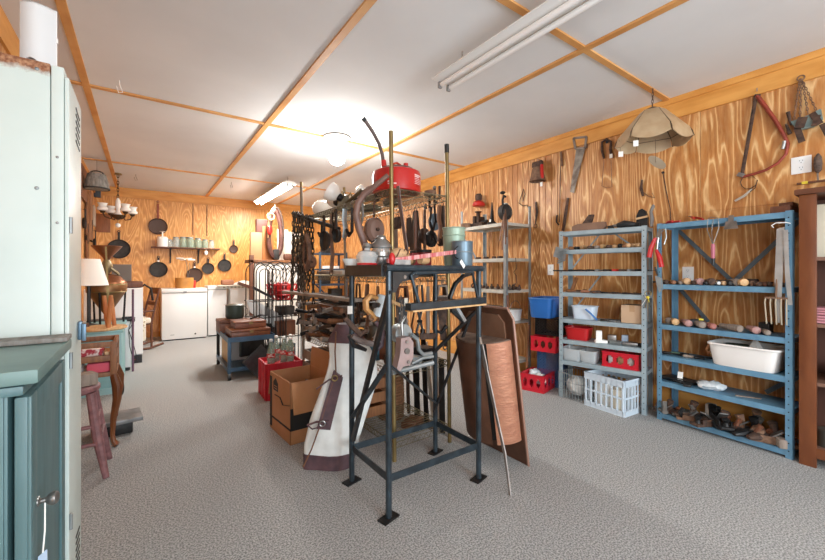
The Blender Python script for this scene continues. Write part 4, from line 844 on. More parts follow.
# ---- inside the stand
wp = T('wooden_hook', 'pale yellow C-shaped wooden pulley cheek hanging in stand', 'pulley', ony(371, 306, 1.72))
P('cheek', MB().tube([ony(u, v, 1.72) - wp.location for u, v in ((377, 298), (370, 296), (365.5, 301), (366, 309), (371, 314), (374, 318), (372, 321))], [.017, .022, .024, .024, .024, .026, .018], 10, flat=.6), mat('yellow_wood', 'c99a63', .5, 0, 'b8864f', 8), wp)
P('pin', MB().cyl((.005, -.03, .005), (.06, .03, 0), .014), BLACK, wp); P('eye', MB().ring(ony(372, 317, 1.705) - wp.location, .014, .006, 'y'), RUST, wp)
ch = T('chain_hoist', 'pinkish grey chain hoist body hanging inside the stand', 'hoist', ony(404, 352, 1.7))
P('side_plate', MB().prism([(-.035, .08), (.02, .085), (.045, .05), (.045, -.03), (.02, -.07), (-.02, -.07), (-.05, -.1), (-.065, -.09), (-.04, 0)], -.025, .025, 'xz'), mat('pink_grey_iron', '97827f', .55, .3, 'a8928e', 14), ch)
P('bolt', MB().cyl((.0, -.035, .01), (0, -.024, .01), .016), STEEL, ch); P('bolt', MB().cyl((.0, -.035, .06), (0, -.024, .06), .009).cyl((.01, -.035, -.05), (.01, -.024, -.05), .009), STEEL, ch)
P('crank', MB().tube([(.05, 0, .09), (.09, 0, .06), (.1, 0, 0), (.13, 0, -.03), (.19, 0, -.03)], .012, 8).tube([(.05, 0, -.07), (.12, 0, -.05), (.2, 0, -.05)], .009, 8), GALV, ch)
P('drum', MB().cyl((.02, .03, .09), (.02, .09, .09), .055, n=18), GALV, ch); P('hook', MB().tube([(-.01, 0, .09), (-.015, 0, .16), (.01, 0, .19), (.02, 0, .16)], .009, 8), STEEL, ch)
P('chain', chain_links((-.01, .0, .16), (-.02, .0, .3), r=.003, w=.012), STEEL, ch); P('base_rail', MB().tube([(-.08, 0, -.1), (.05, .02, -.1), (.2, .0, -.085)], .014, 8), GALV, ch)
for i, (qs, m, lb, cat) in enumerate((
    (((345, 318), (352, 326), (360, 334), (368, 330)), RUSTD, 'dark curved iron hook, upper left in the stand', 'hook'),
    (((352, 336), (360, 341), (372, 344), (380, 341)), mat('grey_brown_iron', '6e625d', .6, .3), 'grey-brown curved iron bar below the wooden pulley', 'bar'),
    (((349, 335), (354, 345), (366, 350)), IRON, 'black bent iron jutting left of the stand leg', 'bar'),
    (((376, 322), (383, 332), (381, 346), (374, 352)), LEATH, 'purple-brown leather loop beside front stand leg', 'strap'),
    (((384, 324), (378, 333), (374, 342)), WOODG, 'grey wooden peg among the hooks in the stand', 'peg'))):
    yy = 1.78 + .03 * i; o = T('iron_hook' if cat in ('hook', 'bar') else ('leather_loop' if cat == 'strap' else 'wooden_peg'), lb, cat, ony(qs[0][0], qs[0][1], yy)); P('body', MB().tube([ony(u, v, yy) - o.location for u, v in qs], [.012] + [.016] * (len(qs) - 2) + [.01], 8), m, o)
for i, (u0, v0, u1, v1, m) in enumerate(((388, 300, 402, 306, WOODL), (400, 313, 410, 330, STEEL), (396, 285, 398, 332, RUSTD))):
    o = T('hanging_rod', ['pale wooden dowel sticking out behind front stand leg', 'grey steel strip crossing above the chain hoist', 'thin rusty rod hanging left of the step frame'][i], 'rod', ony(u0, v0, 1.82)); P('shaft', MB().tube([(0, 0, 0), ony(u1, v1, 1.82) - o.location], .011 if i == 0 else .007, 8), m, o)
S('pale_can', MB().lathe([(0, 0), (.03, 0), (.03, .12), (.026, .125), (0, .125)], 16), mat('pale_blue_tin', 'c3ced2', .4), 'pale blue-white tin tube behind wooden pulley in stand', 'tin', ony(377.5, 306, 1.86) - V((0, 0, .06)), rot=(0, .3, 0))
# blade leaning on the leg
sy_ = T('hay_knife', 'long grey saw-like blade leaning on stand front right leg', 'blade', (1.607, 1.36, 0))
bl = [V((0, 0, 0)), ony(505, 455, 1.42) - sy_.location, ony(494, 405, 1.5) - sy_.location, ony(486, 368, 1.545) - sy_.location, ony(481, 344, 1.56) - sy_.location]
m = MB()
for k, (a, b) in enumerate(zip(bl, bl[1:])): m.bar(a, b, .006, [.018, .026, .032, .042][k], (0.3, 1, 0))
P('blade', m, mat('worn_blade', '8d8580', .55, .4, 'a59d97', 16), sy_); P('tang', MB().tube([bl[-1], bl[-1] + V((-.006, .004, .04))], .009, 6), WOODG, sy_)
# ---- leaning board with copper drum
dr = T('copper_boiler', 'brown leaning metal tray with a half round copper drum', 'boiler', (1.95, 1.74, 0), rot=(0, -.155, 0))
PB = mat('brown_sheet', '55392a', .45, .3, '6d4a38', 7, .05)
P('back_sheet', MB().prism([(-.235, 0), (.235, 0), (.235, .93), (.2, .99), (-.2, .99), (-.235, .93)], -.006, .006, 'yz'), PB, dr)
P('edge_rim', MB().tube([(-.004, -.237, 0), (-.004, -.237, .93), (-.004, -.2, .992), (-.004, .2, .992), (-.004, .237, .93), (-.004, .237, 0)], .009, 6), mat('pinkish_edge', '8d6a5a', .5, .2), dr)
P('raised_panel', MB().prism([(-.17, .78), (.17, .78), (.17, .9), (.13, .95), (-.13, .95), (-.17, .9)], -.016, -.004, 'yz'), mat('tan_sheet', '7d5c48', .45, .3, '8f6b55', 7), dr)
def drum(a0, a1, m, nm, z0, z1, r=.205):
    g = [[(-.01 - .88 * r * math.sin(a), -r * math.cos(a), z) for a in [a0 + (a1 - a0) * k / 14 for k in range(15)]] for z in [z0 + (z1 - z0) * j / 3 for j in range(4)]]
    P(nm, MB().shell(g, .004), m, dr)
drum(.0, .86, mat('bright_copper', 'a8725a', .45, .35, 'bb8569', 12, .25, (1, 1, 3), (.3, .7), 28), 'copper_sheet', .16, .8)
drum(1.0, PI, PB, 'iron_sheet', .16, .8)
P('drum_lid', MB().prism([(-.01, -.2), *[(-.01 - .17 * math.sin(a), -.2 * math.cos(a)) for a in [PI * k / 16 for k in range(1, 16)]], (-.01, .2)], .795, .803, 'xy'), mat('dusty_lid', '5c4538', .6, .2, '8a7566', 14), dr)
P('drum_gap_dark', MB().tube([(-.02, 0, .17), (-.02, 0, .78)], .15, 20), BLACK, dr)  # black core painted as the dark inside the open gap
# ================================================================ wire rack
wr_ = T('wire_rack', 'tall brass-posted wire rack loaded with tools and lamps', 'rack', (1.525, 2.86, 0), rot=(0, -.013, 0))
RXa, RXb, RYa, RYb, RH = -.225, .235, -.83, .83, 2.09
for x, y in ((RXa, RYa), (RXb, RYa), (RXa, RYb), (RXb, RYb)):
    po = P('post', MB().cyl((x, y, 0), (x, y, RH - .05), .0135).ring((x, y, 1.5), .0145, .002), BRASS if y < 0 else mat('dull_post', '7d7365', .5, .5), wr_)
    P('post_cap', MB().cyl((x, y, RH - .06 if (x > 0 and y < 0) else RH - .05), (x, y, RH), .0165 if (x > 0 and y < 0) else .0137), BLACK if (x > 0 and y < 0) else BRASS, po)
WIRE = mat('shelf_wire', '8e8468', .45, .6, '6f6650', 10)
for z in (1.73, 1.17, .575, .12):
    m = MB()
    for zz in (z, z - .035):
        m.tube([(RXa, RYa, zz), (RXb, RYa, zz), (RXb, RYb, zz), (RXa, RYb, zz)], .0035, 5, closed=True)
    for (x0, y0, x1, y1, n_) in ((RXa, RYa, RXa, RYb, 34), (RXb, RYa, RXb, RYb, 34), (RXa, RYa, RXb, RYa, 10), (RXa, RYb, RXb, RYb, 10)):
        m.tube([(x0 + (x1 - x0) * k / (2 * n_), y0 + (y1 - y0) * k / (2 * n_), z if k % 2 else z - .035) for k in range(2 * n_ + 1)], .0024, 4)
    nn = 48
    for k in range(1, nn): y = RYa + (RYb - RYa) * k / nn; m.tube([(RXa, y, z + .003), (RXb, y, z + .003)], .0022, 4)
    for x in (RXa + .15, RXb - .15): m.tube([(x, RYa, z - .003), (x, RYb, z - .003)], .003, 4)
    P('wire_shelf', m, WIRE, wr_)
ZR = 1.737
# gas can
gc = T('gas_can', 'round red metal gasoline can with flexible spout on rack', 'gas can', (1.42, 2.19, ZR))
P('body', MB().lathe([(0, 0), (.16, 0), (.165, .006), (.165, .12), (.158, .142), (.115, .162), (.05, .172), (0, .172)], 36), REDM, gc)
P('top_plate', MB().lathe([(.12, .1615), (.115, .167), (.05, .178), (0, .178)], 24), mat('worn_top', '8d8478', .5, .4, '6d665c', 20), gc)
P('handle', MB().tube([(-.05, -.03, .16), (-.05, -.03, .19), (0, 0, .212), (.05, .03, .212), (.05, .03, .17)], .008, 8), REDM, gc)
P('filler_cap', MB().cyl((.055, -.03, .16), (.055, -.03, .21), .02, .016), REDM, gc)
P('spout_neck', MB().cyl((-.085, .02, .15), (-.09, .025, .22), .022, .016), REDM, gc)
P('spout', MB().tube([(-.09, .025, .19), (-.098, .03, .26), (-.12, .035, .33), (-.16, .045, .4), (-.205, .05, .455), (-.225, .052, .475)], .0125, 8), mat('spout_metal', '5b4a45', .45, .3), gc)
P('spout_tip', MB().tube([(-.215, .051, .466), (-.232, .053, .482)], .015, 8), IRON, gc)
lm = MB(); 
for i, (z, w_) in enumerate(((.1, .5), (.089, .3), (.078, .55), (.067, .6), (.056, .58), (.045, .42))):
    a0 = -1.35; lm.shell([[(.1662 * math.cos(a), .1662 * math.sin(a), zz) for a in [a0 + w_ * k / 6 for k in range(7)]] for zz in (z, z + (.008 if i < 2 else .0035))], .0004)
P('printed_lettering', lm, mat('faded_white_print', 'e6c9c4', .6), gc, 'faded white lines of printed text')
lm = MB()
for z, w_ in ((.03, .35), (.045, .2)): lm.shell([[(.1662 * math.cos(a), .1662 * math.sin(a), zz) for a in [-2.5 + w_ * k / 6 for k in range(7)]] for zz in (z, z + .008)], .0004)
P('printed_mark', lm, mat('faded_white_print', 'e6c9c4', .6), gc, 'faded white printed mark')
# old ceiling lights lying on the rack
cl = T('light_fixture', 'old light fixture with three milk-glass shades lying on rack', 'lamp', (1.44, 3.05, ZR))
P('hub', MB().lathe([(0, 0), (.06, 0), (.07, .03), (.05, .09), (.03, .13), (0, .14)], 18), mat('tarnished', '77705f', .4, .7), cl)
for k, (dx, dy, dz, rx, ry) in enumerate(((-.1, -.1, .09, -.5, -.9), (.07, -.08, .1, .3, .9), (-.02, .13, .09, -1.0, .2))):
    mm_ = Matrix.Translation((dx, dy, dz)) @ Euler((rx, ry, 0)).to_matrix().to_4x4()
    sh = P('shade', MB().lathe([(.022, 0), (.05, .02), (.075, .06), (.08, .1), (.076, .1), (.07, .062), (.045, .026), (.02, .006)], 22, m=mm_), MILK, cl)
    P('holder', MB().lathe([(0, -.035), (.025, -.03), (.034, -.005), (.03, .015), (0, .015)], 16, m=mm_), IRON, sh)
    P('arm', MB().tube([(0, 0, .1), (dx * .5, dy * .5, .15), tuple(mm_ @ V((0, 0, -.03)))], .008, 6), BRASS, cl)
c2 = T('glass_globe', 'white milk-glass globe shade at the far end of rack', 'shade', (1.42, 3.52, ZR))
P('globe', MB().lathe([(.035, 0), (.06, .01), (.09, .05), (.095, .09), (.075, .135), (.045, .15), (.04, .16), (0, .16)], 24), MILK, c2); P('collar', MB().lathe([(.03, -.0), (.04, 0), (.042, .012), (.036, .015)], 18), BRASS, c2)
S('iron_lamp_arm', MB().tube([(0, 0, .03), (.03, -.1, .07), (.03, -.22, .1), (.0, -.34, .06), (.02, -.42, .03)], [.012, .016, .016, .012, .01], 8), mat('dark_brass', '5e5644', .5, .6), 'dark curved lamp arm lying along the rack top', 'lamp arm', (1.36, 2.86, ZR))
S('wooden_pulley_shell', MB().lathe([(0, 0), (.055, 0), (.075, .03), (.07, .07), (.04, .1), (0, .1)], 18), WOODG, 'grey wooden dome between gas can and light fixture', 'dome', (1.4, 2.5, ZR))
for i, (x, y, sz, m, lb) in enumerate(((1.64, 2.6, (.1, .14, .05), RUSTD, 'rusty iron lump on rack top behind the gas can'), (1.62, 2.95, (.12, .2, .045), IRON, 'black iron casting on rack top right side'), (1.66, 2.12, (.06, .08, .04), RUST, 'rusty fitting on rack top beside the near right post'))): slab('iron_casting', lb, 'casting', (x, y, ZR), *sz, m, .3 * i, .015)
# things hanging from the rack top
def onr(u, v, x): return onx(u, v, x)
def pulley(name, label, p, r, th, m, m2, drop=.1, ax='y', rz=0, tagged=False):
    t = T(name, label, 'pulley', p, rz)
    P('cheek', MB().lathe([(0, -th), (r * .75, -th), (r, -th * .4), (r, th * .1), (r * .8, th * .2), (0, th * .2)], 22, m=Matrix.Diagonal((1, 1, 1.25, 1)) @ Euler((PI / 2, 0, 0)).to_matrix().to_4x4()), m, t)
    P('cheek', MB().lathe([(0, th), (r * .75, th), (r, th * .5), (r, th * .35), (0, th * .3)], 22, m=Matrix.Translation((0, .0, 0)) @ Matrix.Diagonal((1, 1, 1.25, 1)) @ Euler((PI / 2, 0, 0)).to_matrix().to_4x4()), m, t)
    P('axle', MB().cyl((0, -th * 1.25, 0), (0, th * 1.25, 0), r * .18), m2, t)
    P('hook', MB().tube([(0, 0, r * 1.1), (0, 0, r * 1.1 + drop * .6), (r * .3, 0, r * 1.1 + drop), (r * .5, 0, r * 1.1 + drop * .8)], .007, 8), m2, t)
    if tagged: P('price_tag', MB().box((r * .6, -th * 1.5, -r * .2), (.028, .002, .05), (0, .2, 0)), PAPER, t)
    return t
pulley('wooden_pulley', 'big brown wooden pulley block hanging at left rack edge', onr(374, 230, 1.27), .068, .045, mat('pulley_wood', '6b5146', .6, 0, '7d6053', 10), RUSTD, .16)
pulley('steel_pulley', 'grey-blue steel pulley with white tag hanging at rack right edge', onr(434.5, 222, 1.79), .052, .022, mat('blue_grey_steel', '74848f', .4, .5), IRON, .1, tagged=True)
pulley('iron_pulley', 'black iron pulley hanging below the tagged steel pulley', onr(431, 239, 1.8), .05, .03, IRON, STEEL, .12)
pulley('iron_pulley', 'black iron pulley hanging left of the tagged steel pulley', onr(424, 236, 1.82), .05, .03, RUSTD, IRON, .2)
def board(name, label, cat, u, v0, v1, w0, w1, x, m, y_side=None):
    a = onr(u, v0, x) if y_side is None else ony(u, v0, y_side); b = onr(u, v1, x) if y_side is None else ony(u, v1, y_side)
    t = T(name, label, cat, a); h = a.z - b.z
    P('blade', MB().prism([(-w0 / 2, 0), (w0 / 2, 0), (w1 / 2, -h), (-w1 / 2, -h)], -.006, .006, 'yz'), m, t); P('loop', MB().ring((0, 0, .012), .014, .003, 'x', 14), IRON, t)
    return t
board('leather_strop', 'dark brown tapered leather piece hanging at centre of rack edge', 'leather', 415.5, 211, 250, .06, .15, 1.79, mat('dark_leather', '3b2d27', .6, 0, '4a3a31', 14))
board('leather_strop', 'narrow dark leather piece hanging left of the tapered one', 'leather', 409, 218, 247, .06, .07, 1.79, mat('dark_leather', '3b2d27', .6))
board('iron_plate', 'dark square iron plate hanging high at left of rack edge', 'plate', 397.5, 217, 229, .1, .1, 1.79, RUSTD)
board('leather_strop', 'tall dark leather strip hanging close to the right rack post', 'leather', 442, 206, 246, .05, .07, 1.79, mat('dark_leather', '3b2d27', .6))
board('canvas_bag', 'grey felt strip hanging behind the lantern on rack', 'bag', 395, 228, 252, .07, .08, 1.79, WOODG)
for i, (u, v, lb) in enumerate(((437, 191, 'rusty clamp gripping the rack edge beside right post'), (432, 199, 'small iron wrench hanging near the right rack post'))):
    o = T('iron_clamp', lb, 'clamp', onr(u, v, 1.76)); P('frame', MB().tube([(0, -.03, .03), (0, -.03, -.06), (0, .03, -.06), (0, .03, .02)], .009, 8), RUSTD, o); P('screw', MB().cyl((0, .03, .02), (0, .03, -.09), .006).ball((0, .03, .03), .014), STEEL, o)
# pans and bar hanging off the left rack side
def skillet(label, p, r, hl, m, ax, group=None, hm=None, depth=.03, ang=0, th=.02, tagm=None):
    """frying pan hung by its handle; local x = along the wall, y = out of the wall, z up; origin at pan centre"""
    t = T('skillet', label, 'pan', p, ax, group)
    R_ = Euler((PI / 2, 0, 0)).to_matrix().to_4x4()
    P('pan_body', MB().lathe([(0, .0), (r * .86, .0), (r * .9, .004), (r, depth), (r * 1.02, depth), (r * .93, .007), (r * .85, .005), (0, .005)], 30, m=Matrix.Translation((0, 0, 0)) @ R_), m, t)
    hnd = P('handle', MB().bar((0, -depth + .004, r * .97), (0, -depth + .004, r + hl * .8), .032, .014, (0, 1, 0)).ring((0, -depth + .004, r + hl * .9), .017, .006, 'y', 14), hm or m, t)
    if tagm: P('price_tag', MB().box((0, -depth - .004, r + hl * .15), (.03, .002, .03)), PAPER, hnd)
    if ax != -PI / 2: P('nail', MB().cyl((0, -depth, r + hl * .9 + .012), (0, .006, r + hl * .9 + .012), .004, n=8), STEEL, t)
    return t
skillet('round black skillet hanging at far left side of wire rack', onr(327, 241, 1.25), .085, .12, CASTI, -PI / 2)
skillet('small dark pan hanging on rack left side near pulley', onr(339, 236, 1.25), .055, .15, CASTI, -PI / 2)
ib = T('iron_bar', 'long black iron bar slung along the rack holding chains', 'bar', (1.22, 3.78, 1.785))
P('bar', MB().tube([(0, 0, 0), (.04, -1.0, -.245)], .017, 8), IRON, ib); P('bracket', MB().bar((0.01, -.12, -.03), (.07, -.12, -.03), .02, .01), RUSTD, ib)
hb2 = T('handle_iron', 'short black iron hook hanging under the rack far corner', 'hook', onr(322, 232, 1.25)); P('shaft', MB().tube([(0, 0, .09), (0, 0, 0), (0, .05, -.03), (0, .08, 0)], .012, 8), IRON, hb2)
# chains: big heap of steel chain draped over the bar
CHM = mat('chain_steel', '34302c', .55, .5, '5c564d', 20)
chs = [(.02, -.06, .0, 1.05), (.0, -.11, .02, 1.12), (.03, -.17, .0, .7), (-.02, -.3, .02, .98), (.02, -.36, -.01, .6), (-.02, -.42, .02, 1.05)]
for i, (dx, dy, sx_, drop) in enumerate(chs):
    p = V((1.225 + .04 * -dy, 3.78 + dy, 1.785 + .245 * dy + .02))
    t = T('log_chain', 'rusty steel chain draped over the black bar, %s from the far end' % ORD[i], 'chain', p, group='chains draped over the bar')
    P('chain', chain_links((.02, 0, 0), (.03 + sx_, .04 * (i % 2), -drop), r=.0058, w=.022), CHM, t); P('chain', chain_links((-.02, 0, 0), (-.05 - sx_, -.03, -drop * .8), r=.0058, w=.022), CHM, t)
    if i % 3 == 0: P('hook', MB().tube([(.03 + sx_, .04 * (i % 2), -drop), (.03, .05, -drop - .06), (.06, .09, -drop - .06), (.06, .1, -drop - .02)], .012, 8), IRON, t)
wl = pulley('rope_pulley', 'brown leather horse harness loop hanging under the chains', onr(311, 262, 1.25), .05, .03, BRLEA, RUSTD, .2)
S('harness_loop', MB().tube([(0, .0, .2), (0, -.05, .1), (0, -.06, -.02), (0, 0, -.1), (0, .06, -.02), (0, .05, .1)], .022, 8, closed=True), mat('harness', '5b4032', .6, 0, '7b5a46', 12), 'brown leather harness collar hanging beside the rack far post', 'harness', onr(307, 258, 1.2))
# middle shelf load
Z2 = 1.18
ms = [(1.36, 2.95, .1, .25, .035, mat('pale_papers', 'd5d2cb', .8, 0, 'b7b2a8', 10), 'white magazines stacked on the rack middle shelf'), (1.42, 3.3, .2, .2, .03, WOODG, 'grey boards on the far end of the rack middle shelf'), (1.35, 2.6, .08, .2, .06, RUSTD, 'rusty iron box on the rack middle shelf'), (1.6, 2.4, .16, .22, .08, WOODD, 'dark brown box on rack middle shelf behind stand'), (1.6, 3.0, .15, .3, .1, BRLEA, 'brown leather case on the rack middle shelf')]
for i, (x, y, sx, sy, h, m, lb) in enumerate(ms): slab('leather_case' if i == 4 else ['magazine_stack', 'plank_stack', 'iron_box', 'wooden_box'][i], lb, 'case' if i == 4 else ['magazines', 'planks', 'box', 'box'][i], (x, y, Z2), sx, sy, h, m, .05 * i, .008)
S('top_plank', MB().box((0, 0, .012), (.08, 1.45, .024), bev=.003), WOODG, 'long weathered grey plank lying on top of the lumber pile', 'plank', (1.19, 3.1, .99), .04)
# low shelf: pile of old lumber and tool handles
k = 0
wcols = [('grey', WOODG), ('dark brown', WOODD), ('brown', WOODM), ('rust-brown', RUST), ('black', IRON), ('pale', mat('pale_grey_wood', 'a0958a', .75, 0, '877c70', 10))]
for lay in range(9):
    for j in range(5):
        cn, m = wcols[(lay * 2 + j * 3 + (lay * j) % 2) % 6]; L = rnd.uniform(.3, .75); z = .585 + lay * .044; x = 1.3 + j * .085 + rnd.uniform(-.02, .02); yy = 3.0 + rnd.uniform(-.28, .28) + (.25 if lay % 2 else 0)
        if yy + L / 2 > 3.75: yy = 3.75 - L / 2
        w_ = rnd.uniform(.03, .07); h_ = rnd.uniform(.022, .038)
        lab = '%s timber in rack pile, layer %s from bottom, %s from aisle' % (cn, ['one', 'two', 'three', 'four', 'five', 'six', 'seven', 'eight', 'nine'][lay], ORD[j])
        t = T('timber_piece', lab, 'timber', (x, yy, z), rnd.uniform(-.12, .12), 'old timber piled on the rack')
        if (lay + j) % 3 == 0: P('shaft', MB().tube([(0, -L / 2, h_ / 2 + .004), (0, 0, h_ / 2 + .004), (.01, L / 2, h_ / 2 + .004)], [h_ * .45, h_ * .55, h_ * .4], 8), m, t)
        else: P('board', MB().box((0, 0, h_ / 2), (w_, L, h_), bev=.003), m, t)
# pegs poking out towards the aisle (end grain, dark iron)
for i in range(22):
    cn, m = wcols[(i * 5 + i // 3) % 6]; yy = 2.42 + .055 * i; z = .62 + .09 * ((i * 7) % 5); L = rnd.uniform(.14, .28)
    t = T('tool_head', '%s tool end poking out of the rack pile, %s from the near end' % (cn, (ORD + ['twenty-first', 'twenty-second'])[i]), 'tool', (1.285, yy, z), rnd.uniform(-.5, .5), 'tool ends poking from the rack pile')
    P('shaft', MB().tube([(.12, 0, .015), (0, 0, .015), (-L * .45, 0, .01 + rnd.uniform(-.03, .03))], [.014, .016, .02], 8), m, t)
    if i % 2: P('head', MB().box((-L * .45, 0, .01), (.03, .1, .04), (rnd.uniform(-.5, .5), 0, 0), bev=.006), [RUSTD, STEEL, WOODG][i % 3], t)
# below the low shelf and around: wicker basket, standing slats
wk = T('wicker_basket', 'round brown wicker basket on floor under the wire rack', 'basket', (1.68, 2.68, 0))
m = MB()
for i in range(15): m.ring((0, 0, .012 + .024 * i), .098 + .004 * math.sin(i * .3), .013, 'z', 26, 6)
P('weave', m, mat('wicker', '6d4a31', .8, 0, '8a6243', 30, .4), wk); P('base', MB().cyl((0, 0, .0), (0, 0, .01), .095), mat('wicker', '6d4a31', .8), wk)
for i, (x, y, h, tl, ww, m, lb) in enumerate(((1.88, 2.3, .62, .12, .05, mat('pale_slat', 'd3c9bb', .7), 'pale wooden slat leaning at right of rack, nearest'), (1.84, 2.4, .75, .07, .04, IRON, 'black iron strip standing beside the pale slat'), (1.82, 2.5, .7, .02, .05, IRON, 'black wide strip standing behind the rack right post'), (1.95, 2.45, .65, .18, .035, mat('pale_slat', 'd3c9bb', .7), 'second pale slat leaning behind black strips'), (1.9, 2.6, .6, .1, .05, WOODD, 'dark brown board leaning right of rack'), (1.84, 2.65, .8, .05, .03, RUSTD, 'rusty rod-like strip standing right of the rack'), (1.82, 2.18, .55, .03, .045, BLKPAINT, 'short black strip nearest the rack right post'))):
    S('standing_slat', MB().box((0, 0, h / 2), (.012, ww, h)), m, lb, 'slat', (x, y, .004), rot=(0, -tl, .3))
slab('floor_board', 'brown flat board on floor between basket and slats', 'board', (1.72, 2.42, 0), .18, .12, .05, WOODD, .5, .01)
slab('floor_part', 'rusty flat iron part on floor behind the stand', 'part', (1.84, 2.33, 0), .12, .06, .015, RUSTD, .8, .004)

# ================================================================ white hide chaps leaning left of the stand
hd = T('hide_panel', 'tall white hide bellows with maroon leather trim and straps', 'bellows', (.80, 2.28, 0), math.atan2(-.132, .232))
ha = hd.rotation_euler[2]; hdx, hdy = math.cos(ha), math.sin(ha)
def onh(u, v):
    d = ray(u, v); # plane through base point along hd x axis
    nx, ny = -hdy, hdx; t = (.80 * nx + 2.28 * ny) / (d[0] * nx + d[1] * ny); p = (d[0] * t, d[1] * t)
    return (p[0] - .80) * hdx + (p[1] - 2.28) * hdy, CH + d[2] * t
rowsL = [(304, 468), (303.5, 446), (310, 419), (321, 389), (328, 368), (329.5, 355), (328, 340), (337, 325)]
rowsR = [(352, 466), (358, 444), (366, 416), (375, 388), (378, 368), (374, 355), (366, 341), (352, 322)]
prf = []
for a, b in zip(rowsL, rowsR):
    x0, z0 = onh(*a); x1, z1 = onh(*b); prf.append(((z0 + z1) / 2, x0, x1))
prf[0] = (0.0, prf[0][1], prf[0][2])
def hrow(z):
    for (z0, a0, b0), (z1, a1, b1) in zip(prf, prf[1:]):
        if z <= z1: f = max(0, (z - z0) / (z1 - z0)); return a0 + (a1 - a0) * f, b0 + (b1 - b0) * f
    return prf[-1][1:]
def hband(name, z0, z1, m, grow=0, skew=0, nz=10):
    b = MB(); rings = []
    for i in range(nz + 1):
        z = z0 + (z1 - z0) * i / nz; x0, x1 = hrow(z); c = (x0 + x1) / 2; hw = (x1 - x0) / 2 + grow; ring_ = []
        for k_ in range(28):
            a = 2 * PI * k_ / 28; px = c + hw * math.copysign(abs(math.cos(a)) ** .8, math.cos(a)); py = (.045 + grow) * math.sin(a) + .012 * math.sin(px * 22 + z * 5)
            ring_.append(b.bm.verts.new((px, py, max(.001, z + (skew * (px - c) if z in (z1,) or skew else 0)))))
        rings.append(ring_)
    for r0, r1 in zip(rings, rings[1:]):
        for k_ in range(28): b.bm.faces.new((r0[k_], r0[(k_ + 1) % 28], r1[(k_ + 1) % 28], r1[k_]))
    b.bm.faces.new(rings[0][::-1]); b.bm.faces.new(rings[-1]); return P(name, b, m, hd)
zt = prf[-1][0]; hband('body', .0, zt - .01, HIDE, 0, nz=18)
hband('top_cap', zt - .115, zt, LEATH, .004, nz=8); hband('bottom_band', .0, .09, LEATH, .004, nz=5)
def hp_(u, v, out=.05):
    x, z = onh(u, v); return (x, -out, z)
P('leather_patch', MB().prism([hp_(*q_)[::2] for q_ in ((334.5, 368), (343.6, 376), (331.5, 426), (318, 425))], -.062, -.035, 'xz'), LEATH, hd, 'maroon leather patch')
def hstrap(nm, qs, m, r=.012): P(nm, MB().tube([hp_(u, v, .062) for u, v in qs], r, 8, flat=.4), m, hd)
hstrap('strap', ((318, 386), (330, 377), (343, 373)), LEATH); hstrap('strap', ((309, 421), (318, 418), (330, 417)), LEATH); hstrap('strap', ((309, 421), (314, 425), (324, 422)), LEATH, .008)
P('buckle', MB().ring(hp_(336, 375, .072), .016, .004, 'y', 12), BRASS, hd); P('buckle', MB().ring(hp_(324, 419, .072), .016, .004, 'y', 12), STEEL, hd)
P('seam_cord', MB().tube([hp_(*q_, .058) for q_ in ((337, 330), (336, 350), (337, 372), (330, 392), (322, 420), (313, 445), (305, 462))], .005, 6), BRLEA, hd)
# ================================================================ cardboard box with flaps
bx = T('cardboard_box', 'open brown cardboard moving box with hanging front flap', 'box', (.83, 2.63, 0), .06)
W_, D_, H_ = .33, .42, .43
P('side', MB().mm((0, 0, 0), (W_, .005, H_)), CARD, bx); P('side', MB().mm((0, D_ - .005, 0), (W_, D_, H_)), CARD, bx); P('side', MB().mm((0, 0, 0), (.005, D_, H_)), CARD, bx); P('side', MB().mm((W_ - .005, 0, 0), (W_, D_, H_)), CARD, bx)
P('bottom', MB().mm((0, 0, 0.001), (W_, D_, .006)), CARD, bx)
P('flap', MB().box((W_ / 2, -.03, H_ - .105), (W_ - .01, .004, .21), (-.2, 0, 0)), CARD, bx); P('flap', MB().box((W_ / 2, D_ + .03, H_ - .1), (W_ - .01, .004, .19), (.25, 0, 0)), CARD, bx); P('flap', MB().box((W_ + .006, D_ / 2, H_ + .075), (.004, D_ - .01, .16), (0, .08, 0)), CARD, bx); P('flap', MB().box((.04, D_ / 2 + .02, H_ - .06), (.004, D_ - .04, .14), (0, -.5, 0)), CARD, bx)
BKI = mat('black_ink', '1f1e1d', .8)
P('printed_band', MB().mm((.0, -.0012, .095), (W_, .0, .25)), BKI, bx, 'black printed band')
P('printed_line', MB().bar((-.001, .0, .105), (-.001, D_, .095), .002, .014), BKI, bx, 'thin black printed line')
P('printed_stripe', MB().mm((-.0012, D_ - .05, .02), (.0, D_ - .005, .4)), BKI, bx, 'dark printed edge stripe')
zz_ = MB()
for a, b in (((.0, .275), (.13, .245)), ((.13, .245), (.19, .285)), ((.19, .285), (.3, .28))): zz_.bar((-.001, a[0], a[1]), (-.001, b[0], b[1]), .002, .014, (1, 0, 0))
P('printed_zigzag', zz_, BKI, bx, 'black printed zigzag line')
P('house_icon', MB().prism([(.24, .31), (.34, .31), (.34, .37), (.29, .405), (.24, .37)], -.0014, 0, 'yz'), BKI, bx, 'black printed house icon')
P('house_icon_line', MB().mm((-.002, .255, .325), (-.0013, .325, .33)).mm((-.002, .255, .342), (-.0013, .325, .347)), CARD, bx)
for i, (x, y, a, L, m, lb) in enumerate(((.1, .12, .9, .25, WOODG, 'grey stick poking out of the cardboard box, left'), (.18, .2, .4, .28, WOODM, 'brown stick poking out of the cardboard box, middle'), (.2, .1, -.4, .22, BRLEA, 'dark leather strap rolled inside the cardboard box'))):
    S('box_stick', MB().tube([(0, 0, .02), (L * .4 * math.cos(a), L * .4 * math.sin(a), .18), (L * .7 * math.cos(a), L * .7 * math.sin(a), .36)], [.016, .016, .012], 8), m, lb, 'stick', (.83 + x, 2.63 + y, .008))
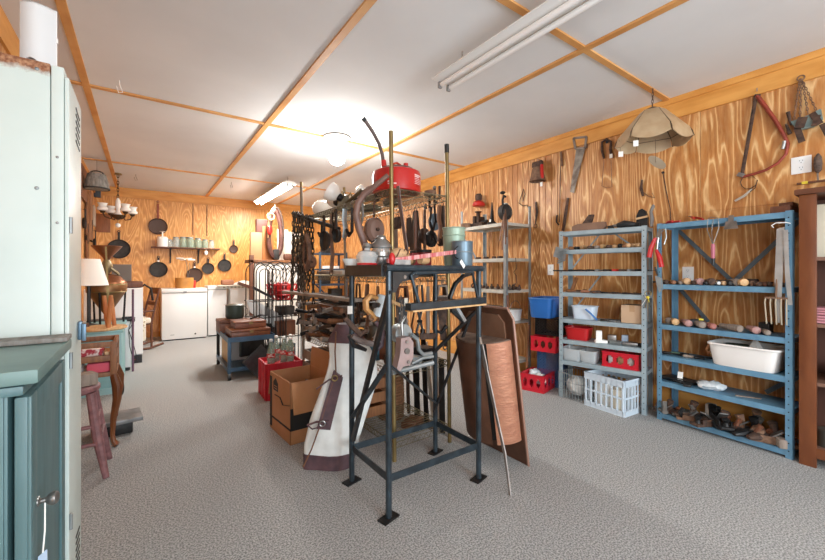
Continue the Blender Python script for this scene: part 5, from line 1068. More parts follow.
# ================================================================ red crate and cola bottles
cc_ = T('bottle_carrier', 'tall red plastic bottle carrier on the floor left of cardboard box', 'crate', (.93, 3.66, 0), -.05)
m = MB(); cw, cd, chh = .34, .34, .34
for x0, y0, x1, y1 in ((0, 0, cw, .008), (0, cd - .008, cw, cd), (0, 0, .008, cd), (cw - .008, 0, cw, cd)): P('side_wall', MB().mm((x0, y0, 0), (x1, y1, chh)), REDC, cc_)
P('base', MB().mm((0, 0, 0), (cw, cd, .01)), REDC, cc_)
for k_ in range(5): P('rib', MB().mm((-.008, .02 + k_ * .07, 0), (0, .045 + k_ * .07, chh)), REDC, cc_)
for k_ in range(4): P('rib', MB().mm((.02 + k_ * .085, -.008, 0), (.045 + k_ * .085, 0, chh)), REDC, cc_)
P('divider', MB().mm((.008, cd / 2 - .003, .1), (cw - .008, cd / 2 + .003, .288)), REDC, cc_)
CF = Frame(cc_, cw, cd)
BG = glassy('bottle_glass', '9fb3a4', .42, .06)
P('bottle_tray', MB().mm((.008, .008, .29), (cw - .008, cd - .008, .3)), REDC, cc_)
def cola(label, x, y, rz, zz=.302):
    t = T('cola_bottle', label, 'bottle', CF.w(x, y, zz), rz, 'cola bottles in the red carrier')
    P('glass', MB().lathe([(0, 0), (.034, 0), (.037, .01), (.034, .05), (.038, .09), (.038, .125), (.03, .165), (.017, .21), (.015, .245), (.013, .245), (.012, .2), (.03, .12), (.03, .01), (0, .01)], 22), BG, t)
    P('cap', MB().lathe([(.015, .238), (.0165, .24), (.0165, .256), (.012, .26), (0, .26)], 18), WHITE, t)
    P('label_band', MB().lathe([(.0384, .088), (.0392, .089), (.0392, .126), (.0384, .127)], 22), mat('cola_red', 'b3262b', .5), t)
    w_ = MB()
    for dz, s_ in ((.0, 1), (.012, .7)): w_.shell([[(.0396 * math.cos(a), .0396 * math.sin(a), .1 + dz + .005 * math.sin(6 * a) + z_) for a in [-2.6 + 1.5 * s_ * k_ / 12 for k_ in range(13)]] for z_ in (0, .006)], .0003)
    P('label_script', w_, PAPER, t, 'white script lettering')
    P('drink', MB().lathe([(0, .011), (.029, .011), (.029, .03), (0, .03)], 16), mat('cola', '2a1810', .2), t)
cola('cola bottle at near left corner of the red carrier', .06, .07, 0); cola('cola bottle at near right corner of the red carrier', .24, .07, .3); cola('cola bottle at the far left of the red carrier', .15, .26, .8); cola('cola bottle at the far right of the red carrier', .29, .26, 1.2); cola('cola bottle standing in the middle of the red carrier', .2, .16, -.2)
mj = T('mason_jar', 'dim glass jar with blue lid left of the white hide', 'jar', (.98, 2.62, .44 + .0)) if False else None
# ================================================================ left foreground
def rust_edge(name, base, base2, axis_z, rust):
    m = mat(name, base, .4, 0, base2, 3); nt = m.node_tree; N = nt.nodes.new; L = nt.links.new; b = nt.nodes['Principled BSDF']
    src = b.inputs['Base Color'].links[0].from_socket
    tc = N('ShaderNodeTexCoord'); sp = N('ShaderNodeSeparateXYZ'); L(tc.outputs['Object'], sp.inputs[0])
    nz = N('ShaderNodeTexNoise'); nz.inputs['Scale'].default_value = 28; nz.inputs['Detail'].default_value = 6; nz.inputs['Roughness'].default_value = .7; L(tc.outputs['Object'], nz.inputs['Vector'])
    m1 = N('ShaderNodeMath'); m1.operation = 'MULTIPLY_ADD'; L(nz.outputs['Fac'], m1.inputs[0]); m1.inputs[1].default_value = .06; L(sp.outputs['Z'], m1.inputs[2])
    rp = N('ShaderNodeValToRGB'); rp.color_ramp.elements[0].position, rp.color_ramp.elements[1].position = 0, 1
    mr = N('ShaderNodeMapRange'); mr.inputs['From Min'].default_value = axis_z + .012; mr.inputs['From Max'].default_value = axis_z + .03; L(m1.outputs[0], mr.inputs['Value'])
    mx = N('ShaderNodeMix'); mx.data_type = 'RGBA'; L(mr.outputs['Result'], mx.inputs['Factor']); L(src, mx.inputs['A'])
    r2 = N('ShaderNodeValToRGB'); r2.color_ramp.elements[0].color, r2.color_ramp.elements[1].color = lin(rust), lin('b58a68'); r2.color_ramp.elements[0].position, r2.color_ramp.elements[1].position = .4, .7
    n3 = N('ShaderNodeTexNoise'); n3.inputs['Scale'].default_value = 90; L(tc.outputs['Object'], n3.inputs['Vector']); L(n3.outputs['Fac'], r2.inputs[0]); L(r2.outputs[0], mx.inputs['B']); L(mx.outputs['Result'], b.inputs['Base Color']); return m
LK = rust_edge('locker_rusty', 'bfcdc8', 'cad6d1', 1.81, '7b4a2e')
lk = T('metal_locker', 'tall pale green metal locker with rusty top by left wall', 'locker', (-.008, 1.57, 0))
P('body', MB().mm((XL + .01, 0, 0), (-.221, .285, 1.83), .003), LK, lk)
P('door_frame', MB().mm((-.219, .001, 0), (-.190, .284, 1.828), .003), LOCKER, lk)
ld = P('door', MB().mm((-.189, .004, .03), (-.178, .28, 1.8), .003), LOCKER, lk)
for z0 in (1.755, .3):
    for k in range(6): P('vent_slot', MB().bar((-.1775, .14, z0 - .022 * k), (-.1775, .23, z0 - .022 * k - .012), .003, .007), BLACK, ld)
for v_ in (214, 270, 415): pass
for z in (1.55, 1.35, 1.0, .6): P('rivet', MB().ball((-.205, -.0005, z), .004, (1, .5, 1), 8), STEEL, lk)
for x, z in ((-.25, 1.805), (-.25, 1.45), (-.235, 1.0)): P('bolt', MB().ball((x, -.0005, z), .0055, (1, .5, 1), 8), GALV, lk)
for z in (1.32, .9, .4): P('hinge', MB().cyl((-.175, .008, z), (-.175, .008, z + .05), .005), GALV, ld)
P('latch', MB().box((-.172, .2, .995), (.011, .035, .065), bev=.004).box((-.16, .175, .99), (.012, .014, .06), bev=.003).cyl((-.17, .2, .975), (-.158, .2, .975), .014), mat('latch_blue', '5c7486', .4, .5), ld, 'blue-grey latch')
# things on the locker top
cv = T('plastic_cover', 'white curved plastic casing standing on the rusty locker top', 'casing', (-.258, 1.65, 1.831), -.2); cv.scale = (.55, .6, .95)
m = MB(); g = []
for z in (0, .03, .2):
    g.append([(-.075 + .15 * k / 14, -.03 - .045 * math.sin(PI * min(1, (k + 3) / 17)), z + (.022 * max(0, 1 - ((k - 5) / 4) ** 2) if z == 0 else 0)) for k in range(15)])
m.shell(g, .004); P('shell', m, mat('casing_white', 'd2d5d6', .5), cv)
P('back_plate', MB().mm((-.075, -.032, .0), (.075, -.026, .198)), WHITE, cv); P('end_cap', MB().prism([(p[0], p[1]) for p in g[2]] + [(.075, -.026), (-.075, -.026)], .196, .2, 'xy'), WHITE, cv); P('clip', MB().box((.077, -.035, .1), (.008, .01, .016)), WHITE, cv)
tr_ = T('wooden_tray', 'dark wooden tray edge on the locker top at the left', 'tray', (-.52, 1.71, 1.831))
P('tray', MB().mm((-.16, -.12, 0), (.16, .12, .012)).mm((-.16, -.12, .012), (.16, -.11, .05)).mm((.15, -.12, .012), (.16, .12, .05)).mm((-.16, .11, .012), (.16, .12, .05)), mat('tray_wood', '6b5432', .5), tr_)
slab('blue_folder', 'blue folder on locker top below the wooden tray', 'folder', (-.5, 1.582, 1.831), .2, .014, .02, mat('sky_blue', '2f92c4', .5), 0, .002)
# green cabinet
gcab = T('green_cabinet', 'teal painted wooden cabinet with knobbed door in left foreground', 'cabinet', (0, 1.11, 0))
P('body', MB().mm((XL + .02, 0, 0), (-.225, .43, .965), .003), TEAL, gcab)
P('front_stile', MB().mm((-.275, -.006, 0), (-.23, 0, .965), .002), TEAL, gcab)
P('top_slab', MB().mm((XL + .02, -.012, .967), (-.178, .445, .998), .006), mat('teal_top', '5d7977', .45, 0, '6f8c88', 6, .05), gcab, 'lighter teal top slab')  # top slab coloured a lighter, greyer teal than the body
P('top_moulding', MB().mm((XL + .02, -.01, .945), (-.2, .435, .966), .006), TEAL, gcab)
P('back_ledge', MB().mm((XL + .02, .36, .999), (-.178, .445, 1.012), .003), mat('weathered_ledge', '8b8984', .7, 0, '6d665f', 10, .1, (6, 1, 1)), gcab, 'bare weathered grey ledge')
gd = P('door', MB().mm((-.216, .0, .02), (-.196, .42, .94), .003), TEAL, gcab)
for a, b in (((.0, .02), (.055, .94)), ((.365, .02), (.42, .94)), ((.055, .885), (.365, .94)), ((.055, .02), (.365, .1))): P('door_moulding', MB().mm((-.197, a[0], a[1]), (-.19, b[0], b[1]), .003), TEAL, gd)
kz = onx(53, 498, -.165); kz.y += .02
kn = P('knob', MB().lathe([(0, 0), (.011, 0), (.01, .003), (.0055, .006), (.0055, .014), (.011, .018), (.0145, .025), (.014, .031), (.009, .036), (0, .038)], 20, m=Matrix.Translation((-.191, kz.y - 1.11 - .02, kz.z)) @ Euler((0, PI / 2, 0)).to_matrix().to_4x4()), STEEL, gd, 'round metal knob')
P('tag_string', MB().tube([(-.178, kz.y - 1.13, kz.z), (-.176, kz.y - 1.145, kz.z - .06), (-.18, kz.y - 1.14, kz.z - .11)], .0015, 5), PAPER, gd); P('paper_tag', MB().box((-.18, kz.y - 1.142, kz.z - .14), (.002, .022, .06), (0, 0, -.5)), LBLUE, gd)
P('keyhole_plate', MB().box((-.1885, kz.y - 1.13, kz.z + .004), (.002, .012, .012)), PAPER, gd)
# ================================================================ left wall furniture
dt = T('display_table', 'small cabriole-legged wooden table with open trays of cloth', 'table', (-.4, 3.47, 0))
tx0, tx1, ty0, ty1 = -.25, .25, -.17, .17
for x in (tx0 + .015, tx1 - .015):
    for y in (ty0 + .015, ty1 - .015):
        P('corner_post', MB().box((x, y, .605), (.036, .036, .24), bev=.003), WOODM, dt); s = 1 if x > 0 else -1; sy2 = -1 if y < 0 else 1
        lg = P('leg', MB().tube([(x, y, .5), (x + .02 * s, y + .015 * sy2, .42), (x + .02 * s, y + .012 * sy2, .33), (x, y, .2), (x - .006 * s, y, .08), (x, y, .04), (x + .02 * s, y + .01 * sy2, .012)], [.022, .03, .026, .019, .014, .016, .02], 10), mat('varnished', '5a3018', .3, 0, '744321', 6), dt)
        P('metal_foot', MB().ball((x + .01 * s, y, .02), .02, (1.2, 1, .95), 12), STEEL, lg)
for z0, z1 in ((.69, .725), (.595, .635), (.49, .52)):
    for y in (ty0, ty1 - .02): P('rail', MB().mm((tx0, y, z0), (tx1, y + .02, z1), .002), WOODM, dt)
    for x in (tx0, tx1 - .02): P('rail', MB().mm((x, ty0, z0), (x + .02, ty1, z1), .002), WOODM, dt)
for z in (.497, .605): P('tray_bottom', MB().mm((tx0 + .02, ty0 + .02, z), (tx1 - .02, ty1 - .02, z + .008)), WOODD, dt)
slab('red_cloth', 'red patterned cloth bundle in the upper tray of display table', 'cloth', (-.38, 3.44, .614), .32, .2, .07, mat('red_print', 'a8303c', .8, 0, 'e3cfc8', 35, .2, None, (.45, .55)), 0, .03)
slab('book', 'brown paperback lying right of the red cloth in the tray', 'book', (-.2, 3.42, .614), .06, .16, .04, WOODL, .2, .004)
slab('pink_cloth', 'bright pink cloth at right in the lower tray of display table', 'cloth', (-.24, 3.44, .506), .14, .2, .075, mat('bright_pink', 'd5596b', .8), 0, .015)
slab('white_cloth', 'white crumpled cloth at left in the lower tray of display table', 'cloth', (-.42, 3.43, .506), .18, .2, .06, PAPER, 0, .025)
stl = T('wooden_stool', 'worn purple-brown stool with splayed legs beside the locker', 'stool', (-.35, 2.98, 0))
P('seat', MB().lathe([(0, .49), (.13, .49), (.14, .5), (.14, .52), (.13, .53), (0, .53)], 26), PURPLE, stl)
for sx_, sy2 in ((1, -1), (1, 1), (-1, -1), (-1, 1)): P('leg', MB().tube([(sx_ * .1, sy2 * .08, .49), (sx_ * .13, sy2 * .1, .25), (sx_ * .175, sy2 * .14, .0)], [.022, .026, .016], 10), PURPLE, stl)
for z, f in ((.2, .146), (.3, .128)):
    P('rung', MB().cyl((-f, -f * .8, z), (f, -f * .8, z), .011), PURPLE, stl); P('rung', MB().cyl((f, -f * .8, z + .04), (f, f * .8, z + .04), .011), PURPLE, stl)
slab('wooden_block', 'brown worn wooden block on purple stool seat', 'block', (-.3, 2.95, .531), .14, .1, .07, WOODG, .4, .008); slab('clay_pot', 'small round grey pot on the purple stool at left', 'pot', (-.41, 2.93, .531), .08, .08, .1, WOODG, 0, .03)
tcab = T('teal_bench', 'pale teal low cabinet behind the display table, holding a stool', 'cabinet', (-.41, 4.76, 0))
P('body', MB().mm((-.25, .02, .0), (.235, .98, .595)), TEALL, tcab); P('top', MB().mm((-.255, 0, .596), (.25, 1.0, .62), .004), TEALL, tcab); P('front_frame', MB().mm((-.25, .0, .0), (.235, .019, .06)).mm((.17, .0, .06), (.235, .019, .53)).mm((-.25, .0, .53), (.235, .019, .595)), mat('teal_light2', '93bcc0', .5), tcab)
us_ = T('upturned_stool', 'pale round wooden stool lying upside down on teal cabinet', 'stool', (-.34, 4.95, .621))
P('seat', MB().lathe([(0, 0), (.2, 0), (.21, .01), (.205, .026), (0, .03)], 30), WOODL, us_)
for x, y, dx in ((.05, -.02, -.03), (.1, .03, -.03), (.06, -.13, .02)): P('leg', MB().tube([(x, y, .02), (x + dx * .6, y, .2), (x + dx, y, .34)], [.018, .021, .017], 10), mat('orange_leg', 'a9663b', .5, 0, 'c08250', 6), us_)
lp = T('table_lamp', 'table lamp with white cone shade and black pole on teal cabinet', 'lamp', (-.47, 5.3, .621)); lp.scale = (.88, .88, .97)
P('base', MB().lathe([(0, 0), (.1, 0), (.1, .015), (.03, .03), (0, .03)], 24), BLKPAINT, lp); P('pole', MB().cyl((0, 0, .02), (0, 0, .66), .019), BLKPAINT, lp); P('lamp_shade', MB().lathe([(.19, .45), (.108, .74), (.104, .74), (.186, .45)], 36), mat('lamp_shade_cloth', 'f3efe6', .8), lp); P('bulb', MB().ball((0, 0, .68), .03), MILK, lp)
st = T('copper_still', 'antique copper still of stacked funnels and cones on teal cabinet', 'still', (-.335, 5.53, .621)); st.scale = (.92, .92, 1)
P('funnel', MB().lathe([(.03, .72), (.04, .74), (.155, .87), (.152, .875), (.038, .75), (.025, .72)], 30), COPPER, st); P('neck', MB().lathe([(.028, .72), (.035, .71), (.06, .66), (.055, .6), (.03, .56), (.05, .545), (0, .54)], 24), mat('old_pewter', '8d8065', .4, .6, '6f6249', 10), st)
P('dome', MB().lathe([(.03, .56), (.1, .545), (.13, .53), (.19, .47), (.2, .455), (.2, .44)], 36), COPPER, st); P('body', MB().lathe([(.2, .44), (.205, .43), (.2, .36), (.19, .35), (.03, .1), (.03, .05), (0, .05)], 36), COPPERD, st)
P('rim', MB().ring((0, 0, .44), .2, .007, n=36).ring((0, 0, .355), .195, .006, n=36), BRASS, st)
for a in (.3, 2.4, 4.4): P('leg', MB().tube([(.19 * math.cos(a), .19 * math.sin(a), .37), (.17 * math.cos(a), .17 * math.sin(a), 0)], .011, 8), IRON, st)
P('brass_strip', MB().bar((.02, -.205, .43), (.03, -.21, .0), .024, .005, (0, 1, 0)).bar((.02, -.205, .43), (.0, -.15, .86), .018, .004, (0, 1, 0)), BRASS, st); P('side_spout', MB().tube([(.04, -.03, .62), (.1, -.02, .57), (.12, -.02, .545)], .016, 8), mat('old_pewter', '8d8065', .4, .6), st)
slab('wooden_board', 'brown flat boards stacked under the lamp on teal cabinet', 'boards', (-.55, 5.1, .621), .2, .2, .05, WOODD, .1, .006)
slab('iron_tool', 'dark iron tool lying left of the upturned stool on cabinet', 'tool', (-.59, 4.86, .621), .08, .12, .06, RUSTD, .4, .02)
sc2 = T('platform_scale', 'grey metal platform scale on the carpet by the cabriole leg', 'scale', (-.16, 3.62, 0), .1)
P('platform', MB().box((0, 0, .1), (.3, .26, .03), bev=.006), mat('scale_grey', '6b6c6c', .5, .4, '868686', 14), sc2); P('base', MB().box((-.02, 0, .042), (.22, .2, .084), bev=.01), IRON, sc2)
S('cable_coil', MB().ring((0, 0, .1), .09, .008, 'x', 22).ring((.012, .01, .1), .08, .008, 'x', 22), BLACK, 'black cable coil leaning on the teal cabinet side', 'cable', (-.185, 4.6, 0), .3)
# white goods near the left
fr = T('mini_fridge', 'low white mini fridge with black tray behind teal cabinet', 'fridge', (-.36, 5.79, 0))
P('body', MB().mm((-.26, .02, .03), (.25, .3, .6), .006), WHITEEN, fr); P('door', MB().mm((-.26, -.018, .04), (.25, .018, .595), .008), WHITEEN, fr)
for x in (-.22, .21): P('foot', MB().cyl((x, .02, 0), (x, .02, .03), .022), BLACK, fr)
P('kick_plate', MB().mm((-.24, -.005, .006), (.23, .02, .036)), BLACK, fr)
ty = T('black_tray', 'black tray and power strip on top of the mini fridge', 'tray', (-.36, 5.8, .602))
P('tray', MB().box((.05, .1, .012), (.46, .26, .022), bev=.006), BLACK, ty); P('power_strip', MB().box((.2, .06, .036), (.1, .04, .024), bev=.004), BLKPAINT, ty)
for i, (dx, k_) in enumerate(((.24, .0), (.28, .04), (.15, .02))): P('cable', MB().tube([(dx - .04, .0, .02), (dx, -.07, .01), (dx - .02 - k_, -.09, -.1), (dx - .01, -.085, -.3), (dx + .03, -.08, -.5)], .004, 6), BLACK, ty)
fz = T('upright_fridge', 'taller white fridge against left wall with dark base', 'fridge', (-.3, 6.2, 0))
P('body', MB().mm((-.3, .02, .1), (.3, .5, .985), .008), WHITEEN, fz); P('door', MB().mm((-.3, -.02, .12), (.3, .018, .982), .008), WHITEEN, fz); P('base', MB().mm((-.29, -.01, 0), (.29, .49, .1)), BLACK, fz); P('badge', MB().mm((.18, -.013, .045), (.22, -.0105, .055)), REDD, fz)
S('purple_cane', MB().cyl((0, 0, 0), (.0, .03, .99), .012, .012), mat('cane_purple', '6b4a5c', .5), 'purple-brown pole leaning in front of the white fridges', 'pole', (-.1, 5.7, 0))
slab('wicker_hat', 'dark brown felt hat on top of taller white fridge', 'hat', (-.12, 6.4, .986), .22, .2, .09, WOODD, .2, .03)
S('framed_panel', MB().box((0, 0, .16), (.22, .012, .32), bev=.002).box((0, -.006, .16), (.19, .008, .28)), mat('grey_panel', '6f6a64', .6), 'grey framed panel standing on taller white fridge', 'panel', (-.24, 6.6, .986))
bc = T('rocking_chair', 'dark wooden rocking chair with floral seat pad near freezer', 'chair', (-.12, 7.3, 0), .3)
for s in (-1, 1):
    P('rocker', MB().tube([(-.32, s * .2, .06), (-.1, s * .2, .02), (.15, s * .2, .02), (.34, s * .2, .07)], .018, 8), WOODD, bc)
    for x in (-.17, .18): P('leg', MB().cyl((x, s * .19, .03), (x, s * .19, .4), .016), WOODD, bc)
    P('back_post', MB().tube([(.18, s * .18, .4), (.24, s * .18, .7), (.3, s * .17, .95)], .016, 8), WOODD, bc); P('arm', MB().tube([(.2, s * .2, .6), (-.1, s * .22, .58), (-.17, s * .2, .4)], .015, 8), WOODD, bc)
P('seat', MB().box((0, 0, .4), (.4, .4, .03), bev=.006), WOODD, bc); P('back_slat', MB().box((.29, 0, .9), (.03, .36, .1), (0, .25, 0), bev=.01).box((.25, 0, .7), (.02, .34, .06), (0, .25, 0), bev=.006), WOODD, bc)
P('cushion', MB().box((-.03, -.02, .45), (.4, .4, .09), bev=.035, seg=3).box((-.22, -.02, .3), (.05, .38, .34), bev=.02).box((-.06, -.235, .31), (.3, .04, .32), bev=.018), mat('floral_fabric', 'e4ddcc', .85, 0, '8f7a55', 22, .1, None, (.56, .66)), bc, 'cream floral seat pad')
S('bent_hoop', MB().tube([(-.1, 0, -.75), (-.1, 0, 0), (-.06, 0, .2), (.02, 0, .26), (.1, 0, .2), (.12, 0, .02)], .016, 8), IRON, 'black bent hoop behind the taller white fridge', 'hoop', (.0, 6.95, .75))
# hanging on the left wall (seen past the locker)
xl = XL + .004
for i, (u, v0, v1, w_, m, nm, lb, cat) in enumerate((
    (83, 168, 200, .3, mat('rust_brown_board', '7a5038', .6), 'wooden_board', 'brown wooden board hanging high on left wall by locker', 'board'),
    (86.5, 192, 262, .12, WOODM, 'wooden_board', 'long narrow brown board hanging on left wall', 'board'),
    (90, 192, 240, .14, mat('pinkish_board', '9b7152', .6), 'wooden_board', 'pinkish wooden board hanging on left wall in the corner', 'board'),
    (93.5, 206, 226, .14, mat('pale_tool', 'b9b0a3', .5, .2), 'hand_plane', 'pale metal tool hanging in the left back corner', 'tool'))):
    a, b = onx(u, v0, xl + .01), onx(u, v1, xl + .01); S(nm, MB().mm((0, -w_, b.z - a.z), (.02, w_, 0), .003), m, lb, cat, a)
for i, (u, v, r, hl, lb) in enumerate(((83, 223, .08, .1, 'dark oval pan hanging on left wall beside the locker edge'), (85.5, 238, .08, .12, 'grey-black skillet hanging second along the left wall'), (90, 236, .1, .14, 'black skillet hanging on left wall under the pale tool'), (93.5, 243, .08, .12, 'black skillet hanging deepest in left back corner'))):
    skillet(lb, onx(u, v, xl + .004), r, hl, CASTI, PI / 2, 'skillets on the left wall')
bk_ = T('splint_basket', 'grey splint basket hanging from ceiling beside the locker', 'basket', (-.5, 6.55, 2.3)); bk_.scale = (.8, .8, .8)
WKG = mat('grey_splint', '6f6f6b', .85, 0, '9a9993', 26, .4, (1, 1, .35))
P('weave', MB().lathe([(0, .0), (.15, 0), (.17, .02), (.155, .13), (.12, .25), (.115, .25), (.15, .13), (.16, .025), (0, .01)], 26), WKG, bk_); P('hoop', MB().ring((0, 0, .01), .165, .014), mat('dark_hoop', '3d3d3c', .8), bk_)
P('handle', MB().tube([(.09 * math.cos(a), 0, .245 + .06 * math.sin(a)) for a in [PI * k / 10 for k in range(11)]], .012, 6), mat('dark_hoop', '3d3d3c', .8), bk_); P('hook', MB().tube([(0, 0, .3), (0, 0, .499)], .004, 6), STEEL, bk_)
S('blue_box', MB().box((0, 0, -.06), (.1, .1, .12), bev=.004).tube([(0, 0, 0), (0, 0, .2)], .003, 5), mat('navy', '2d3f4c', .5), 'small dark blue box hanging in corner beside the basket', 'box', ony(97, 190, 8.3))
S('wooden_plaque', MB().box((0, 0, 0), (.2, .02, .32), bev=.004), mat('plaque_wood', '8f5a34', .5, 0, '7d4b29', 8, .05, (8, 1, 1)), 'brown wooden plaque on back wall behind the chandelier', 'plaque', ony(103, 223, YB - .012))
# chandelier
cd_ = T('chandelier', 'brass chandelier with four white bell shades hanging near back wall', 'chandelier', (-.31, 7.3, 2.05))
P('stem', MB().lathe([(0, .0), (.03, .0), (.05, .03), (.03, .06), (.025, .1), (.035, .13), (.03, .23), (.014, .27), (0, .28)], 18), MILK, cd_, 'white glass stem'); P('bowl', MB().lathe([(0, -.06), (.02, -.055), (.09, -.01), (.1, .01), (.09, .015), (0, .0)], 22), mat('dark_bronze', '55422f', .4, .7), cd_)
P('finial', MB().ball((.0, 0, -.14), .035), MILK, cd_); P('pull_rod', MB().cyl((0, 0, -.12), (0, 0, -.05), .004), BRASS, cd_); P('chain', chain_links((0, 0, .27), (0, 0, .635), r=.005, w=.022), mat('dark_bronze', '55422f', .4, .7), cd_); P('canopy', MB().lathe([(0, .63), (.05, .63), (.05, .648), (0, .649)], 20), BRASS, cd_)
for k in range(4):
    a = .5 + k * PI / 2; c, s = math.cos(a), math.sin(a); R_ = .2
    ar = P('arm', MB().tube([(.06 * c, .06 * s, 0), (.1 * c, .1 * s, -.05), (.17 * c, .17 * s, -.03), (R_ * c, R_ * s, .03)], .009, 8), mat('dark_bronze', '55422f', .4, .7), cd_)
    P('holder', MB().lathe([(0, 0), (.022, 0), (.04, .035), (0, .035)], 16, c=(R_ * c, R_ * s, .02)), mat('dark_bronze', '55422f', .4, .7), ar); P('shade', MB().lathe([(.03, .05), (.065, .065), (.068, .09), (.045, .12), (.053, .15), (.065, .165), (.06, .165), (.04, .12), (.061, .09), (.059, .07), (.025, .055)], 24, c=(R_ * c, R_ * s, 0)), MILK, ar)
# ================================================================ back wall
yb = YB - .004
def wallpan(u, v, r, hl, lb, m=CASTI, hm=None, tagm=None): return skillet(lb, ony(u, v, yb), r, hl, m, 0, 'skillets on the back wall', hm, tagm=tagm)
wallpan(158, 226.5, .148, .34, 'large brown skillet with red handle wrap hanging above jar shelf', mat('brown_iron', '4a352b', .5, .3), mat('red_wrap', '8d4630', .6))
wallpan(119, 249, .165, .16, 'wide black skillet hanging behind the copper still'); wallpan(158.5, 269.5, .14, .1, 'big black griddle skillet hanging under left end of jar shelf', tagm=1)
wallpan(194.5, 275, .135, .12, 'brown-black skillet hanging right of the shelf bracket, price tagged', mat('brown_iron', '4a352b', .5, .3), tagm=1); wallpan(208, 268.5, .107, .1, 'smaller black skillet, middle of the three right of freezer'); wallpan(224.5, 265.5, .122, .13, 'black skillet with long handle left of the white hutch'); wallpan(233.5, 249, .08, .1, 'smallest rusty skillet hanging alone at right on back wall', mat('brown_iron', '4a352b', .5, .3))
js = T('wall_shelf', 'dark wooden wall shelf of glass jars on the back wall', 'shelf', (.68, 8.28, 1.64))
P('board', MB().mm((-.56, 0, 0), (.56, .215, .022), .003), WOODD, js)
for x in (-.26, .2): P('bracket', MB().bar((x, .2, -.27), (x, .2, .0), .022, .02, (0, 1, 0)).bar((x, .02, -.012), (x, .21, -.012), .022, .02).bar((x, .04, -.02), (x, .19, -.16), .02, .012, (1, 0, 0)), IRON, js)
def jar(u, r, h, m, lb, lid=GALV):
    p = ony(u, 240, 8.36); t = T('glass_jar', lb, 'jar', (p.x, 8.36, 1.663), group='jars on the back wall shelf')
    P('glass', MB().lathe([(0, 0), (r * .95, 0), (r, .01), (r, h * .75), (r * .75, h * .86), (r * .75, h * .95), (r * .68, h * .95), (r * .9, h * .74), (r * .9, .012), (0, .012)], 18), m, t); P('lid', MB().lathe([(r * .8, h * .9), (r * .82, h), (0, h * 1.02)], 18), lid, t)
for i, (u, r, h, m, lb) in enumerate(((169.5, .05, .14, GLASS, 'small clear glass jar right of the white canister'), (176, .06, .19, GLASS, 'clear glass jar second from the white canister'), (183, .065, .2, GLASSG, 'green glass jar third from the white canister'), (190, .075, .2, GLASSG, 'wide green glass jar at the middle of the jar shelf'), (198, .065, .19, GLASSG, 'green glass jar third from right on jar shelf'), (205, .06, .17, GLASSG, 'green glass jar second from right on jar shelf'), (211.5, .05, .16, GLASS, 'clear glass jar at the right end of jar shelf'))): jar(u, r, h, m, lb)
cn = T('white_canister', 'white ceramic canister with lid at left on jar shelf', 'canister', (ony(162.5, 240, 8.37).x, 8.37, 1.663))
P('pot', MB().lathe([(0, 0), (.085, 0), (.09, .01), (.09, .16), (.08, .17), (0, .17)], 24), MILK, cn); P('lid', MB().lathe([(0, .17), (.085, .17), (.07, .185), (.012, .19), (.012, .27), (.05, .285), (0, .29)], 24), MILK, cn)
S('hanging_bulb', MB().ball((0, 0, -.07), .035, (1, 1, 1.3)).cyl((0, 0, -.04), (0, 0, .0), .006), MILK, 'small white bulb hanging under the jar shelf', 'bulb', (ony(206, 248, 8.3).x, 8.3, 1.639))
cvr = T('cord_conduit', 'thin dark rectangle of wire fixed to upper back wall', 'wire', ony(193, 203, yb - .006))
ww = [ony(u, v, yb - .006) - cvr.location for u, v in ((193, 235), (193, 203), (207, 204.5), (207, 236))]
P('wire', MB().tube(ww, .006, 6), WOODD, cvr)
# freezers
def freezer(name, label, x0, x1, y0, y1, h, badge):
    t = T(name, label, 'freezer', ((x0 + x1) / 2, y0, 0)); w = (x1 - x0) / 2
    P('body', MB().mm((-w, .012, .02), (w, y1 - y0, h - .075), .01), WHITEEN, t); P('lid', MB().mm((-w - .004, 0, h - .068), (w + .004, y1 - y0, h), .012), WHITEEN, t); P('plinth', MB().mm((-w + .02, .03, 0), (w - .02, y1 - y0 - .02, .02)), BLACK, t)
    P('seal', MB().mm((-w + .004, .006, h - .076), (w - .004, y1 - y0 - .01, h - .066)), mat('seal_grey', '8b8b8a', .7), t)
    if badge: P('lock', MB().box((0, -.004, h - .06), (.05, .012, .025), bev=.003), STEEL, t); P('vent_knob', MB().cyl((.16, .008, .09), (.16, .014, .09), .014), BLACK, t); P('badge', MB().mm((-.22, .009, .095), (-.16, .0125, .103)), GALV, t)
freezer('chest_freezer', 'wide white chest freezer against back wall under skillets', .262, .955, 7.83, 8.44, .905, 1)
freezer('chest_freezer', 'narrower white freezer immediately right of the wide freezer', .985, 1.3, 7.93, 8.44, .94, 0)
stv = T('white_stove', 'low white enamel stove behind the dark green pot', 'stove', (1.75, 7.85, 0))
P('body', MB().mm((-.4, .0, .02), (.4, .55, .86), .01), WHITEEN, stv); P('top', MB().mm((-.42, -.02, .862), (.42, .56, .89), .006), WHITEEN, stv); P('oven_door', MB().mm((-.34, -.02, .15), (.34, .0, .62), .008), WHITEEN, stv)
et = T('enamel_tray', 'cream slatted enamel tray on the white stove', 'tray', (1.5, 7.98, .891))
P('tray', MB().box((0, 0, .05), (.74, .4, .02), bev=.006).box((0, 0, .02), (.5, .3, .04), bev=.01), mat('cream_enamel', 'd9d2c2', .45), et)
for k in range(9): P('rib', MB().mm((-.28 + k * .065, -.165, .003), (-.25 + k * .065, -.15, .038)), mat('pale_rib', 'a79f90', .5), et)
S('platter', MB().lathe([(0, .03), (.12, .02), (.22, .0), (.225, .008), (.14, .05), (.05, .08), (0, .085)], 28, sx=1.0, sy=.7), MILK, 'upturned white platter on the enamel tray', 'platter', (1.62, 8.0, .952))
slab('wooden_bowl', 'pinkish wooden bowl left of the upturned platter', 'bowl', (1.32, 8.0, .952), .22, .18, .1, mat('pinky_brown', 'a06d52', .6), 0, .04)
